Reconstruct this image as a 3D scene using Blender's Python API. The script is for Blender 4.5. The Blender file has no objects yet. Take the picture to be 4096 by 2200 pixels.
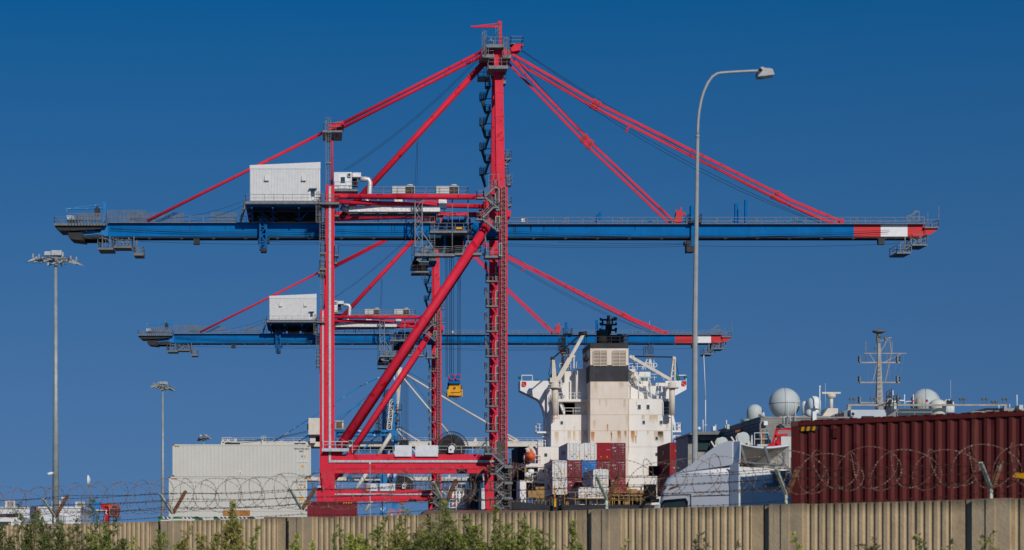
import bpy, bmesh, math, random
from mathutils import Vector, Matrix
random.seed(7)
scn = bpy.context.scene
R = math.radians
SKY_SAT, SKY_STR, SUN_E, EXPO = 1.0, 0.077, 2.75, 0.0
# ------------------------------------------------------------------ camera, sky, sun, exposure
F, CX, CY, ZC = 8268.0, 1235.0, 2242.0, 1.1      # lens length and level axis, in the units of a 4096 wide frame
cam = bpy.data.cameras.new('camera'); camo = bpy.data.objects.new('camera', cam); scn.collection.objects.link(camo)
camo.location = (0, 0, ZC); camo.rotation_euler = (R(90), 0, 0)
cam.sensor_width = 36; cam.lens = 36 * F / 4096
cam.shift_x = (2048 - CX) / 4096; cam.shift_y = (CY - 1100) / 4096
cam.clip_start = 1; cam.clip_end = 60000
cam.dof.use_dof = True; cam.dof.focus_distance = 300; cam.dof.aperture_fstop = 2.6
scn.camera = camo
SUN_AZ, SUN_EL = 18, 27                          # to the right of straight behind the viewer, and height
wd = bpy.data.worlds.new('World'); scn.world = wd; wd.use_nodes = True
nt = wd.node_tree; bg = nt.nodes['Background']
sky = nt.nodes.new('ShaderNodeTexSky'); sky.sky_type = 'NISHITA'; sky.sun_disc = False
sky.sun_elevation = R(SUN_EL); sky.sun_rotation = R(180 - SUN_AZ)
sky.altitude = 0; sky.air_density = 1.0; sky.dust_density = 0.2; sky.ozone_density = 6.0
tc_ = nt.nodes.new('ShaderNodeTexCoord'); sx_ = nt.nodes.new('ShaderNodeSeparateXYZ'); cx_ = nt.nodes.new('ShaderNodeCombineXYZ')
ma_ = nt.nodes.new('ShaderNodeMath'); ma_.operation = 'MULTIPLY_ADD'; ma_.inputs[1].default_value = .5; ma_.inputs[2].default_value = .35   # clear dry air: keeps the deep blue down to the horizon
nt.links.new(tc_.outputs['Generated'], sx_.inputs[0]); nt.links.new(sx_.outputs[0], cx_.inputs[0]); nt.links.new(sx_.outputs[1], cx_.inputs[1])
nt.links.new(sx_.outputs[2], ma_.inputs[0]); nt.links.new(ma_.outputs[0], cx_.inputs[2]); nt.links.new(cx_.outputs[0], sky.inputs[0])
sr_ = nt.nodes.new('ShaderNodeMapRange'); sr_.inputs['From Min'].default_value = .0; sr_.inputs['From Max'].default_value = .27
sr_.inputs['To Min'].default_value = SKY_SAT; sr_.inputs['To Max'].default_value = SKY_SAT + .27; nt.links.new(sx_.outputs[2], sr_.inputs['Value'])
hs = nt.nodes.new('ShaderNodeHueSaturation'); hs.inputs['Hue'].default_value = .497; nt.links.new(sr_.outputs[0], hs.inputs['Saturation'])
nt.links.new(sky.outputs[0], hs.inputs['Color']); nt.links.new(hs.outputs[0], bg.inputs['Color'])
bg.inputs['Strength'].default_value = SKY_STR
sl = bpy.data.lights.new('sun', 'SUN'); so = bpy.data.objects.new('sun', sl); scn.collection.objects.link(so)
S = Vector((math.sin(R(SUN_AZ)) * math.cos(R(SUN_EL)), -math.cos(R(SUN_AZ)) * math.cos(R(SUN_EL)), math.sin(R(SUN_EL))))
so.rotation_euler = S.to_track_quat('Z', 'Y').to_euler(); so.location = (60, -60, 120)
sl.energy = SUN_E; sl.angle = R(0.53); sl.color = (1.0, 0.93, 0.84)
scn.view_settings.view_transform = 'Standard'; scn.view_settings.look = 'None'
scn.view_settings.exposure = EXPO; scn.view_settings.gamma = 1
scn.render.engine = 'CYCLES'
scn.cycles.max_bounces = 6; scn.cycles.use_denoising = True
scn.render.film_transparent = False
# ------------------------------------------------------------------ helpers
def W(x, y, Y):
    return Vector(((x - CX) / F * Y, Y, ZC + (CY - y) / F * Y))
def zm(ox, oy, k):
    return lambda x, y: (ox + x / k, oy + y / k)
class MB:
    def __init__(s): s.v = []; s.f = []; s.m = []; s.s = []; s.mi = 0; s.cuts = []
    def cut(s):                                  # everything added so far becomes a piece of its own
        s.cuts.append((len(s.v), len(s.f))); return s
    def add(s, vs, fs, sm=False):
        n = len(s.v); s.v += [Vector(v) for v in vs]
        for f in fs: s.f.append([n + i for i in f]); s.m.append(s.mi); s.s.append(sm)
        return s
    def box(s, x0, x1, y0, y1, z0, z1):
        return s.add([(x0,y0,z0),(x1,y0,z0),(x1,y1,z0),(x0,y1,z0),(x0,y0,z1),(x1,y0,z1),(x1,y1,z1),(x0,y1,z1)],
                     [(0,3,2,1),(4,5,6,7),(0,1,5,4),(1,2,6,5),(2,3,7,6),(3,0,4,7)])
    def bx(s, x0, x1, y0, y1, Ya, Yb, ref=None):
        r = Ya if ref is None else ref
        a, b = W(x0, y1, r), W(x1, y0, r)
        return s.box(min(a.x,b.x), max(a.x,b.x), Ya, Yb, min(a.z,b.z), max(a.z,b.z))
    def prism(s, pts, vec):
        n = len(pts); vec = Vector(vec); P = [Vector(p) for p in pts]
        return s.add(P + [p + vec for p in P], [list(range(n)), list(range(2*n-1, n-1, -1))] + [(i, (i+1) % n, n + (i+1) % n, n + i) for i in range(n)])
    def pg(s, pts, Ya, Yb, ref=None):
        r = Ya if ref is None else ref
        P = []
        for (x, y) in pts:
            w = W(x, y, r); P.append(Vector((w.x, Ya, w.z)))
        return s.prism(P, (0, Yb - Ya, 0))
    def bar(s, p, q, w, h=None, up=(0,0,1)):
        p, q = Vector(p), Vector(q); h = w if h is None else h
        d = (q - p)
        if d.length < 1e-6: return s
        d.normalize(); up = Vector(up)
        if abs(d.dot(up)) > .98: up = Vector((0,1,0)) if abs(d.y) < .9 else Vector((1,0,0))
        a = d.cross(up).normalized() * (w/2); b = a.cross(d).normalized() * (h/2)
        return s.add([p-a-b,p+a-b,p+a+b,p-a+b,q-a-b,q+a-b,q+a+b,q-a+b],[(0,3,2,1),(4,5,6,7),(0,1,5,4),(1,2,6,5),(2,3,7,6),(3,0,4,7)])
    def tube(s, p, q, r, r2=None, n=10, sm=True):
        p, q = Vector(p), Vector(q); r2 = r if r2 is None else r2
        d = (q - p)
        if d.length < 1e-6: return s
        d.normalize(); up = Vector((0,0,1)) if abs(d.z) < .9 else Vector((1,0,0))
        a = d.cross(up).normalized(); b = a.cross(d)
        vs = []
        for k in range(n):
            t = 2*math.pi*k/n; o = a*math.cos(t) + b*math.sin(t); vs += [p + o*r, q + o*r2]
        i0 = len(s.v)
        s.add(vs, [(2*k, 2*((k+1) % n), 2*((k+1) % n)+1, 2*k+1) for k in range(n)], sm)
        s.f.append([i0+2*k for k in range(n)][::-1]); s.m.append(s.mi); s.s.append(False)
        s.f.append([i0+2*k+1 for k in range(n)]); s.m.append(s.mi); s.s.append(False)
        return s
    def path(s, pts, r, n=5):
        P = [Vector(p) for p in pts]; m = len(P)
        rr = r if isinstance(r, (list, tuple)) else [r]*m
        vs = []; prev = None
        for i, p in enumerate(P):
            d = (P[min(i+1, m-1)] - P[max(i-1, 0)]).normalized()
            if prev is None:
                up = Vector((0,0,1)) if abs(d.z) < .9 else Vector((1,0,0)); a = d.cross(up).normalized()
            else:
                a = (prev - d * prev.dot(d)).normalized()
            prev = a; b = d.cross(a)
            for k in range(n):
                t = 2*math.pi*k/n; vs.append(p + (a*math.cos(t) + b*math.sin(t)) * rr[i])
        fs = []
        for i in range(m-1):
            for k in range(n): fs.append((i*n+k, i*n+(k+1) % n, (i+1)*n+(k+1) % n, (i+1)*n+k))
        return s.add(vs, fs + [list(range(n))[::-1], [(m-1)*n+k for k in range(n)]], True)
    def lathe(s, c, prof, n=20, axis='z', sm=True, ring=False):
        # prof: list of (radius, height)
        c = Vector(c); vs = []; m = len(prof)
        for (r, h) in prof:
            for k in range(n):
                t = 2*math.pi*k/n
                if axis == 'z': vs.append(c + Vector((r*math.cos(t), r*math.sin(t), h)))
                elif axis == 'y': vs.append(c + Vector((r*math.cos(t), h, r*math.sin(t))))
                else: vs.append(c + Vector((h, r*math.cos(t), r*math.sin(t))))
        fs = [(i*n+k, i*n+(k+1) % n, (i+1)*n+(k+1) % n, (i+1)*n+k) for i in range(m-1) for k in range(n)]
        if ring: return s.add(vs, fs + [((m-1)*n+k, (m-1)*n+(k+1) % n, (k+1) % n, k) for k in range(n)], sm)
        return s.add(vs, fs + [list(range(n))[::-1], [(m-1)*n+k for k in range(n)]], sm)
    def dome(s, c, r, hcyl, n=20):
        pr = [(r*.9, 0), (r, .06*r)] + [(r, hcyl)] + [(r*math.cos(R(a)), hcyl + r*math.sin(R(a))) for a in range(12, 90, 12)] + [(.02*r, hcyl + r)]
        return s.lathe(c, pr, n)
    def ball(s, c, r, n=24):
        return s.lathe(c, [(max(.02*r, r*math.cos(R(a))), r*math.sin(R(a))) for a in range(-90, 91, 10)], n)
    def rail(s, pts, h=1.1, step=2.0, r=.03, mid=True, close=False):
        P = [Vector(p) for p in pts]
        if close: P.append(P[0])
        up = Vector((0,0,h))
        for a, b in zip(P, P[1:]):
            s.bar(a+up, b+up, 2*r)
            if mid: s.bar(a+up*.5, b+up*.5, 1.6*r)
            n = max(1, int(round((b-a).length/step)))
            for k in range(n+1):
                q = a.lerp(b, k/n); s.bar(q, q+up, 2*r)
        return s
    def plat(s, x0, x1, y, Ya, Yb, ref=None, t=.22, rail=True, step=1.6, h=1.1):
        r = Ya if ref is None else ref
        a, b = W(x0, y, r), W(x1, y, r)
        s.box(a.x, b.x, Ya, Yb, a.z - t, a.z)
        if rail:
            z = a.z
            s.rail([(a.x+.04,Ya+.04,z),(b.x-.04,Ya+.04,z),(b.x-.04,Yb-.04,z),(a.x+.04,Yb-.04,z)], h, step, close=True)
        return s
    def stair(s, p, q, w=(0,.9,0), step=.3, rail=True):
        p, q, w = Vector(p), Vector(q), Vector(w)
        for o in (Vector((0,0,0)), w):
            s.bar(p+o, q+o, .07, .28)
            if rail:
                up = Vector((0,0,1.0)); s.bar(p+o+up, q+o+up, .055); s.bar(p+o+up*.55, q+o+up*.55, .045)
                n = max(1, int((q-p).length/1.5))
                for k in range(n+1):
                    c = p.lerp(q, k/n)+o; s.bar(c, c+up, .05)
        n = max(2, int(abs(q.z-p.z)/step))
        for k in range(1, n):
            c = p.lerp(q, k/n); s.bar(c, c+w, .25, .04)
        return s
    def ladder(s, p, q, w=.5, step=.35, cage=False, side=(1,0,0)):
        p, q = Vector(p), Vector(q); sd = Vector(side)*w/2
        s.bar(p-sd, q-sd, .07); s.bar(p+sd, q+sd, .07)
        n = int((q-p).length/step)
        for k in range(n+1):
            c = p.lerp(q, k/max(1, n)); s.bar(c-sd, c+sd, .04)
        if cage:
            out = Vector((0,-1,0)) if abs(sd.x) > abs(sd.y) else Vector((-1,0,0))
            m = max(2, int((q-p).length/1.0))
            for k in range(m+1):
                c = p.lerp(q, k/m)
                pts = [c - sd*1.3, c - sd*1.4 + out*.45, c + out*.75, c + sd*1.4 + out*.45, c + sd*1.3]
                for a, b in zip(pts, pts[1:]): s.bar(a, b, .05)
            for o in (-sd*1.4 + out*.45, out*.75, sd*1.4 + out*.45): s.bar(p+o, q+o, .04)
        return s
    def truss(s, p, q, w, h, up=(0,0,1), r=.08, bay=None, rd=None):
        # four chord lattice from p to q
        p, q = Vector(p), Vector(q); d = (q-p).normalized(); up = Vector(up)
        if abs(d.dot(up)) > .95: up = Vector((0,1,0))
        a = d.cross(up).normalized()*(w/2); b = a.cross(d).normalized()*(h/2)
        rd = r*.65 if rd is None else rd
        cs = [(-a-b), (a-b), (a+b), (-a+b)]
        for o in cs: s.bar(p+o, q+o, 2*r)
        n = max(1, int(round((q-p).length/(bay or max(w, h)))))
        for k in range(n+1):
            c = p.lerp(q, k/n)
            for i in range(4): s.bar(c+cs[i], c+cs[(i+1) % 4], 2*rd)
            if k < n:
                e = p.lerp(q, (k+1)/n)
                for i in range(4):
                    i, j = (i, (i+1) % 4) if k % 2 else ((i+1) % 4, i)
                    s.bar(c+cs[i], e+cs[j], 2*rd)
        return s
def root_of(o):
    while o.parent is not None: o = o.parent
    return o
LOC = {}
def build(name, mb, mats, parent=None, local=False, label=None, loc=None):
    if not isinstance(mats, (list, tuple)): mats = [mats]
    if mb.cuts:
        ends = [c for c in mb.cuts if c[1] < len(mb.f)] + [(len(mb.v), len(mb.f))]; v0 = f0 = 0; o = None
        for (v1, f1) in ends:
            if f1 > f0:
                q = MB(); q.v = mb.v[v0:v1]; q.f = [[i - v0 for i in f] for f in mb.f[f0:f1]]; q.m = mb.m[f0:f1]; q.s = mb.s[f0:f1]
                o = build(name, q, mats, parent, local, label, loc)
            v0, f0 = v1, f1
        return o
    me = bpy.data.meshes.new(name)
    if parent is not None and not local:
        l, rz = LOC[root_of(parent).name]
        M = (Matrix.Translation(l) @ Matrix.Rotation(rz, 4, 'Z')).inverted()
        vs = [M @ v for v in mb.v]
    elif loc is not None and not local:
        vs = [v - Vector(loc) for v in mb.v]
    else: vs = mb.v
    me.from_pydata([tuple(v) for v in vs], [], mb.f)
    for m in mats: me.materials.append(m)
    me.polygons.foreach_set('material_index', mb.m); me.polygons.foreach_set('use_smooth', mb.s)
    bm = bmesh.new(); bm.from_mesh(me); bmesh.ops.recalc_face_normals(bm, faces=bm.faces[:]); bm.to_mesh(me); bm.free()
    o = bpy.data.objects.new(name, me); scn.collection.objects.link(o)
    if parent is not None: o.parent = parent
    elif loc is not None: o.location = loc
    if label: o['label'] = label
    return o
def tag(o, label=None, cat=None, group=None, kind=None):
    for k, v in (('label', label), ('category', cat), ('group', group), ('kind', kind)):
        if v: o[k] = v
    return o
def thing(name, label, cat, loc, rz=0, group=None):
    o = bpy.data.objects.new(name, None); scn.collection.objects.link(o); o.empty_display_size = .5
    o.location = loc; o.rotation_euler = (0, 0, rz); LOC[o.name] = (Vector(loc), rz)
    return tag(o, label, cat, group)
def copy_tree(o, parent=None):
    c = o.copy(); scn.collection.objects.link(c)
    if parent is not None: c.parent = parent
    for ch in list(o.children): copy_tree(ch, c)
    return c
def text(name, s, size, m, loc, rot, parent, ext=.004, align='CENTER', local=False, font_scale=1.0):
    cu = bpy.data.curves.new('lettering', 'FONT'); cu.body = s; cu.size = size; cu.align_x = align; cu.align_y = 'CENTER'; cu.extrude = ext
    cu.space_character = font_scale
    t = bpy.data.objects.new('lettering', cu); scn.collection.objects.link(t)
    dg = bpy.context.evaluated_depsgraph_get(); me = bpy.data.meshes.new_from_object(t.evaluated_get(dg))
    bpy.data.objects.remove(t); bpy.data.curves.remove(cu)
    M = Matrix.Translation(Vector(loc)) @ Matrix.Rotation(rot[2], 4, 'Z') @ Matrix.Rotation(rot[0], 4, 'X')
    if not local:
        l, rz = LOC[root_of(parent).name]
        M = (Matrix.Translation(l) @ Matrix.Rotation(rz, 4, 'Z')).inverted() @ M
    me.transform(M); me.materials.clear(); me.materials.append(m)
    o = bpy.data.objects.new(name, me); scn.collection.objects.link(o); o.parent = parent
    return o
# ------------------------------------------------------------------ materials
def mat(name, col, rough=.5, metal=0., var=.12, vs=1.2, streak=None, patch=None, bump=0., bs=8., spec=.18, warm=None, top=None):
    m = bpy.data.materials.new(name); m.use_nodes = True; t = m.node_tree; N = t.nodes; L = t.links
    b = N['Principled BSDF']; b.inputs['Roughness'].default_value = rough; b.inputs['Metallic'].default_value = metal
    b.inputs['Specular IOR Level'].default_value = spec
    tc = N.new('ShaderNodeTexCoord')
    def noise(scale, det=4, sc=(1,1,1), rgh=.6):
        mp = N.new('ShaderNodeMapping'); mp.inputs['Scale'].default_value = sc; L.new(tc.outputs['Object'], mp.inputs['Vector'])
        n = N.new('ShaderNodeTexNoise'); n.inputs['Scale'].default_value = scale; n.inputs['Detail'].default_value = det; n.inputs['Roughness'].default_value = rgh
        L.new(mp.outputs[0], n.inputs['Vector']); return n.outputs['Fac']
    def ramp(src, a, c):
        r = N.new('ShaderNodeMapRange'); r.inputs['From Min'].default_value = a; r.inputs['From Max'].default_value = c; r.clamp = True
        L.new(src, r.inputs['Value']); return r.outputs[0]
    def mix(fac, A, B):
        x = N.new('ShaderNodeMix'); x.data_type = 'RGBA'
        L.new(fac, x.inputs['Factor'])
        for sock, v in ((x.inputs[6], A), (x.inputs[7], B)):
            if isinstance(v, tuple): sock.default_value = (*v[:3], 1)
            else: L.new(v, sock)
        return x.outputs[2]
    lo = tuple(c*(1-var) for c in col); hi = tuple(min(.95, c*(1+var)) for c in col)
    if warm: hi = warm
    c = mix(ramp(noise(vs), .3, .7), lo, hi)
    if patch:
        pc, amt, ps = patch
        c = mix(ramp(noise(ps, 2), .62 - amt*.2, .66 - amt*.2), c, pc)
    if streak:
        for sc_, amt, ss in (streak if isinstance(streak, list) else [streak]):
            f1 = ramp(noise(ss, 5, (1,1,.05), .7), .64 - .22*amt, .80 - .1*amt)
            f2 = ramp(noise(ss*.35, 3), .42, .7)
            mu = N.new('ShaderNodeMath'); mu.operation = 'MULTIPLY'; L.new(f1, mu.inputs[0]); L.new(f2, mu.inputs[1])
            c = mix(mu.outputs[0], c, sc_)
    if top:                                      # grime that has run down from an upper edge
        tcol, z0, z1 = top; sz = N.new('ShaderNodeSeparateXYZ'); L.new(tc.outputs['Object'], sz.inputs[0])
        ad = N.new('ShaderNodeMath'); ad.operation = 'MULTIPLY_ADD'; ad.inputs[1].default_value = .55; L.new(noise(2.2, 4, (1,1,.12)), ad.inputs[0]); L.new(sz.outputs[2], ad.inputs[2])
        mu2 = N.new('ShaderNodeMath'); mu2.operation = 'MULTIPLY'; mu2.inputs[1].default_value = .75; L.new(ramp(ad.outputs[0], z0, z1), mu2.inputs[0])
        c = mix(mu2.outputs[0], c, tcol)
    L.new(c, b.inputs['Base Color'])
    rr = N.new('ShaderNodeMapRange'); rr.inputs['To Min'].default_value = max(.03, rough-.12); rr.inputs['To Max'].default_value = min(1, rough+.12)
    L.new(noise(vs*2.3), rr.inputs['Value']); L.new(rr.outputs[0], b.inputs['Roughness'])
    if bump:
        bp = N.new('ShaderNodeBump'); bp.inputs['Strength'].default_value = bump; bp.inputs['Distance'].default_value = .05
        L.new(noise(bs, 5), bp.inputs['Height']); L.new(bp.outputs[0], b.inputs['Normal'])
    return m
RUST = (.22, .075, .02); DIRT = (.10, .085, .07)
M = {}
M['red'] = mat('crane_red_paint', (.68, .022, .052), .6, var=.10, vs=.5, streak=((.40, .02, .03), .5, 1.4), patch=((.50, .008, .018), -.02, .8))
M['red2'] = mat('boom_tip_red', (.60, .03, .035), .5, var=.08)
M['blue'] = mat('crane_blue_paint', (.0015, .145, .41), .7, var=.12, vs=.35, streak=[((.008, .075, .21), .4, 1.6), ((.03, .19, .42), .3, .6)], spec=.06)
M['dblue'] = mat('crane_blue_paint_frame', (.004, .11, .32), .6, var=.15, spec=.08)
M['lblue'] = mat('peeling_pale_blue_paint', (.02, .19, .46), .55, var=.2, vs=.6, patch=((.55, .58, .58), .05, .5))
M['cream'] = mat('old_cream_paint', (.68, .62, .52), .55, var=.1, streak=((.35, .2, .1), .5, 1.2))
M['white'] = mat('white_cladding', (.69, .69, .675), .5, var=.05, streak=((.55, .5, .42), .25, 1.5))
M['white2'] = mat('plain_white_paint', (.80, .80, .79), .45, var=.04)
M['galv'] = mat('galvanised_steel', (.19, .205, .215), .6, .1, var=.25, vs=2.5)
M['galvl'] = mat('bright_galvanised_tray', (.46, .49, .51), .55, .1, var=.25, vs=3)
M['grey'] = mat('grey_rail_paint', (.17, .18, .18), .6, .1, var=.2)
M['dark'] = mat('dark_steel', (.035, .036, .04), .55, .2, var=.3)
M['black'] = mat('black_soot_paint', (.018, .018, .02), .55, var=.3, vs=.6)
M['mesh'] = mat('brown_mesh_panel', (.10, .075, .06), .8, var=.3, vs=3)
M['glass'] = mat('tinted_glass', (.03, .06, .065), .08, var=.2, spec=.8)
M['foil'] = mat('silver_duct_foil', (.62, .61, .59), .4, .25, var=.06, bump=.9, bs=2.5)
M['panel'] = mat('bare_sheet_metal_board', (.62, .64, .65), .5, .15, var=.1, bump=.35, bs=.6)
M['rope'] = mat('steel_rope', (.03, .03, .035), .6, .3)
M['yellow'] = mat('yellow_paint', (.72, .35, .01), .5, var=.18, streak=((.2, .1, .03), .5, 3))
M['ship'] = mat('ship_white_paint', (.80, .77, .715), .5, var=.06, vs=.25, streak=[((.52, .27, .09), .32, .9), ((.66, .56, .44), .55, .5)])
M['casing'] = mat('funnel_casing_cream', (.75, .66, .55), .5, var=.07, vs=.3, streak=[((.48, .22, .07), .38, .8), ((.62, .52, .42), .6, .4)])
M['funnel'] = mat('funnel_black_band', (.035, .036, .042), .5, var=.35, vs=.5, streak=((.09, .09, .10), .6, .6))
M['rust'] = mat('rusty_steel', (.19, .085, .045), .85, var=.4, vs=6, patch=((.30, .26, .20), -.1, 5))
M['mint'] = mat('flaking_mint_paint', (.52, .58, .47), .7, var=.25, vs=8, patch=((.22, .09, .04), .05, 9))
M['wire'] = mat('rusty_wire', (.085, .048, .035), .75, .2, var=.35, vs=10)
M['razor'] = mat('rusty_razor_wire', (.26, .175, .125), .65, .3, var=.35, vs=6)
M['maroon'] = mat('maroon_container_paint', (.19, .018, .026), .45, var=.15, vs=.8, streak=((.09, .02, .016), .4, 1.8))
M['maroon2'] = mat('bright_maroon_paint', (.30, .018, .025), .45, var=.15)
M['bigred'] = mat('oxide_red_container_paint', (.118, .021, .018), .5, var=.14, vs=.6, streak=((.24, .085, .05), .22, 3), patch=((.10, .012, .013), -.2, 1.6))
M['brown'] = mat('brown_container_paint', (.15, .085, .065), .6, var=.2)
M['reefer'] = mat('white_reefer_paint', (.585, .575, .515), .5, var=.04, vs=.4, streak=[((.50, .42, .32), .35, 1.6), ((.55, .54, .5), .5, .5)])
M['reefer2'] = mat('grey_white_container_paint', (.72, .71, .68), .5, var=.06, streak=((.42, .3, .2), .35, 1.6))
M['cblue'] = mat('blue_container_paint', (.01, .15, .46), .45, var=.15)
M['green'] = mat('green_frame_paint', (.015, .22, .07), .5, var=.2)
M['lav'] = mat('shaded_container_side', (.50, .49, .50), .6, var=.06)  # greyer than the door ends: side shade put into the colour
M['truck'] = mat('truck_white_paint', (.84, .85, .86), .3, var=.03, spec=.4)
M['truckin'] = mat('unpainted_fairing_inside', (.62, .61, .57), .6, var=.06)
M['underside'] = mat('shaded_fairing_underside', (.20, .195, .18), .8, var=.15)  # dark tone paints in the shade beneath the roof fairing
M['plastic'] = mat('black_plastic', (.012, .012, .013), .4, var=.2)
M['alu'] = mat('weathered_aluminium', (.31, .295, .27), .5, .1, var=.22, vs=1.2, bump=.2, bs=2)
M['dalu'] = mat('dull_aluminium_cladding', (.20, .20, .205), .6, .25, var=.25, vs=.8)
M['radome'] = mat('radome_grey', (.52, .57, .55), .5, var=.04)
M['radomew'] = mat('radome_white', (.78, .82, .80), .45, var=.03)
M['lamp'] = mat('lamp_pole_grey', (.38, .39, .37), .5, .1, var=.12, vs=4)
M['pole'] = mat('galvanised_mast', (.33, .37, .37), .5, .25, var=.15, vs=1.5)
M['orange'] = mat('lifeboat_orange', (.75, .12, .03), .45, var=.1)
M['dkgreen'] = mat('motor_green', (.01, .16, .09), .5)
M['teal'] = mat('teal_gas_cylinder', (.03, .27, .34), .45)
M['ogas'] = mat('orange_gas_cylinder', (.42, .14, .03), .5)
M['rred'] = mat('bright_red_machine', (.62, .008, .02), .4, var=.1)
M['deck'] = mat('rusty_ochre_deckwork', (.36, .22, .09), .75, var=.35, vs=2, patch=((.10, .06, .035), .05, 1.5))
M['hull'] = mat('black_hull', (.028, .03, .036), .6, var=.25, vs=.5)
M['box'] = mat('cool_unit_casing', (.62, .61, .57), .55, var=.08)
M['sign'] = mat('amber_warning_label', (.80, .38, .01), .5, var=.05)
M['ink'] = mat('dark_lettering', (.05, .05, .055), .6)
M['wink'] = mat('white_lettering', (.72, .72, .72), .6)
M['red_ink'] = mat('red_lettering', (.6, .04, .05), .6)
M['rust2'] = mat('patchy_rust', (.40, .16, .045), .85, var=.35, vs=1.5, streak=((.60, .52, .38), .6, 2))
M['drip'] = mat('dark_rust_drip', (.035, .045, .06), .8, var=.4)
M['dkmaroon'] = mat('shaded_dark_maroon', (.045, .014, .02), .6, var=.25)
M['sooty'] = mat('sooty_pipe', (.055, .053, .05), .55, var=.35, vs=1.5)
# ------------------------------------------------------------------ ground, quay and sea
g = MB()
g.add([(-9000,-60,0),(33.4,-60,0),(33.4,8000,0),(-9000,8000,0)], [(0,1,2,3)])
g.add([(33.4,-60,0),(3000,-60,0),(3000,110,0),(33.4,110,0)], [(0,1,2,3)])
g.add([(33.4,110,-4),(33.4,8000,-4),(33.4,8000,0),(33.4,110,0)], [(0,1,2,3)])
M['ground'] = mat('port_ground', (.16, .145, .12), .9, var=.3, vs=.15, bump=.3)
tag(build('ground', g, M['ground']), kind='structure')
g = MB(); g.add([(-30000,60,-3.5),(30000,60,-3.5),(30000,40000,-3.5),(-30000,40000,-3.5)], [(0,1,2,3)])
M['sea'] = mat('sea_water', (.015, .06, .10), .12, var=.2, vs=.02, bump=.4, bs=.4)
tag(build('sea', g, M['sea']), kind='structure')
# ------------------------------------------------------------------ red ship-to-shore crane (near one built, far one copied)
Y1 = 330.
def C(x, y, d=0): return W(x, y, Y1 + d)
def P2(z, x, y): return z(x, y)
z1 = zm(100, 600, 1.977); z2 = zm(1200, 400, 1.977); z3 = zm(1500, 0, 1.977); z4 = zm(2000, 600, 1.977); z5 = zm(2900, 600, 1.977); z7 = zm(1200, 1000, 1.977)
zp = zm(1200, 1600, 2.306); zq = zm(1640, 1740, 4.07); zt = zm(1620, 840, 4.943)
cr = thing('container_crane', 'bigger, nearer of two red container cranes with blue boom, yellow spreader hanging below', 'crane', (C(1660, 0).x, Y1 + 9.3, 0), 0, 'red ship to shore cranes')
def part(name, mb, m, parent=cr, label=None): return build(name, mb, M[m] if isinstance(m, str) else m, parent, label=label)
def cb(mb, x0, x1, y0, y1, da, db, ref=None): return mb.bx(x0, x1, y0, y1, Y1+da, Y1+db, None if ref is None else Y1+ref)
LEGL = [(1303,740),(1338,740),(1338,1798),(1339,1882),(1339,2268),(1297,2268),(1293,2003),(1283,1882),(1282,1822),(1290,1808),(1303,1795)]
LEGW = [(1997,744),(2030,744),(2030,2268),(1990,2268),(1976,1890),(1976,1818),(1997,1817)]
BEAM = [(1336,1798),(1341,1808),(1352,1817),(2000,1817),(2000,1858),(1985,1875),(1348,1875),(1340,1882),(1336,1882)]
FARD = 17.2
for d in (0, FARD):
    m = MB(); m.pg(LEGL, Y1+d, Y1+d+1.6, Y1)
    m.pg([(x, y) for x, y in ((1300,800),(1341,800),(1341,806),(1300,806))], Y1+d-.06, Y1+d+1.66, Y1)
    leg = part('leg', m, 'red')
    m = MB(); m.pg(LEGW, Y1+d, Y1+d+1.5, Y1); part('leg', m, 'red')
    m = MB(); m.pg(BEAM, Y1+d+.06, Y1+d+1.5, Y1)
    for k in range(14): cb(m, 1380+k*44, 1382+k*44, 1816, 1819, d-.02, d+.1, 0)
    m.bx(1334, 1340, 1817, 1876, Y1+d-.05, Y1+d+.1, Y1)
    part('portal_beam', m, 'red')
# cable tray running down the landside leg and along the portal beam
m = MB(); cb(m, 1315, 1324, 745, 1851, -.18, 0); cb(m, 1315, 1985, 1841, 1850, -.2, 0.05, 0)
m.bx(1315,1323,755,1851, Y1+FARD-.18, Y1+FARD, Y1); part('cable_tray', m, 'galvl')
m = MB()
for (x, y) in ((1318,760),(2012,760),(1320,1846),(1990,1846)):
    a = C(x, y); m.bar((a.x, Y1+1.5, a.z-.6), (a.x, Y1+FARD+.1, a.z-.6), 1.3, 1.5)
part('cross_beam', m, 'red')
# leaning masts of the A frame
for (da, db, w) in ((1.0, 4.3, 1.2), (13.0, 9.7, -1.2)):
    m = MB(); a0 = W(1986.5, 752, Y1+1); a1 = W(2020.5, 752, Y1+1); t0 = W(1979.5, 276, Y1+4.3); t1 = W(2012, 276, Y1+4.3)
    zb, zt_ = a0.z, t0.z
    yb, yt = Y1+da, Y1+db
    m.add([(a0.x,yb,zb),(a1.x,yb,zb),(a1.x,yb+w,zb),(a0.x,yb+w,zb),(a0.x,yt,zt_),(a1.x-.05,yt,zt_),(a1.x-.05,yt+w,zt_),(a0.x,yt+w,zt_)],
          [(0,3,2,1),(4,5,6,7),(0,1,5,4),(1,2,6,5),(2,3,7,6),(3,0,4,7)])
    for k in range(1, 5):
        f = k/5; c = Vector((a0.x,yb,zb)).lerp(Vector((a0.x,yt,zt_)), f)
        m.box(c.x-.05, c.x+1.42, c.y-.04, c.y+1.2 if w > 0 else c.y+.04, c.z-.08, c.z+.08)
    part('mast', m, 'red')
m = MB(); cb(m, 1976, 2013, 178, 282, 4.1, 10.2)
m.pg([(2013,190),(2045,205),(2045,232),(2013,262)], Y1+4.6, Y1+5.2); m.pg([(2013,190),(2045,205),(2045,232),(2013,262)], Y1+9, Y1+9.6, Y1+4.6)
m.pg([(1976,195),(1925,196),(1925,222),(1976,250)], Y1+4.6, Y1+5.4); m.pg([(1976,195),(1925,196),(1925,222),(1976,250)], Y1+9, Y1+9.6, Y1+4.6)
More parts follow.
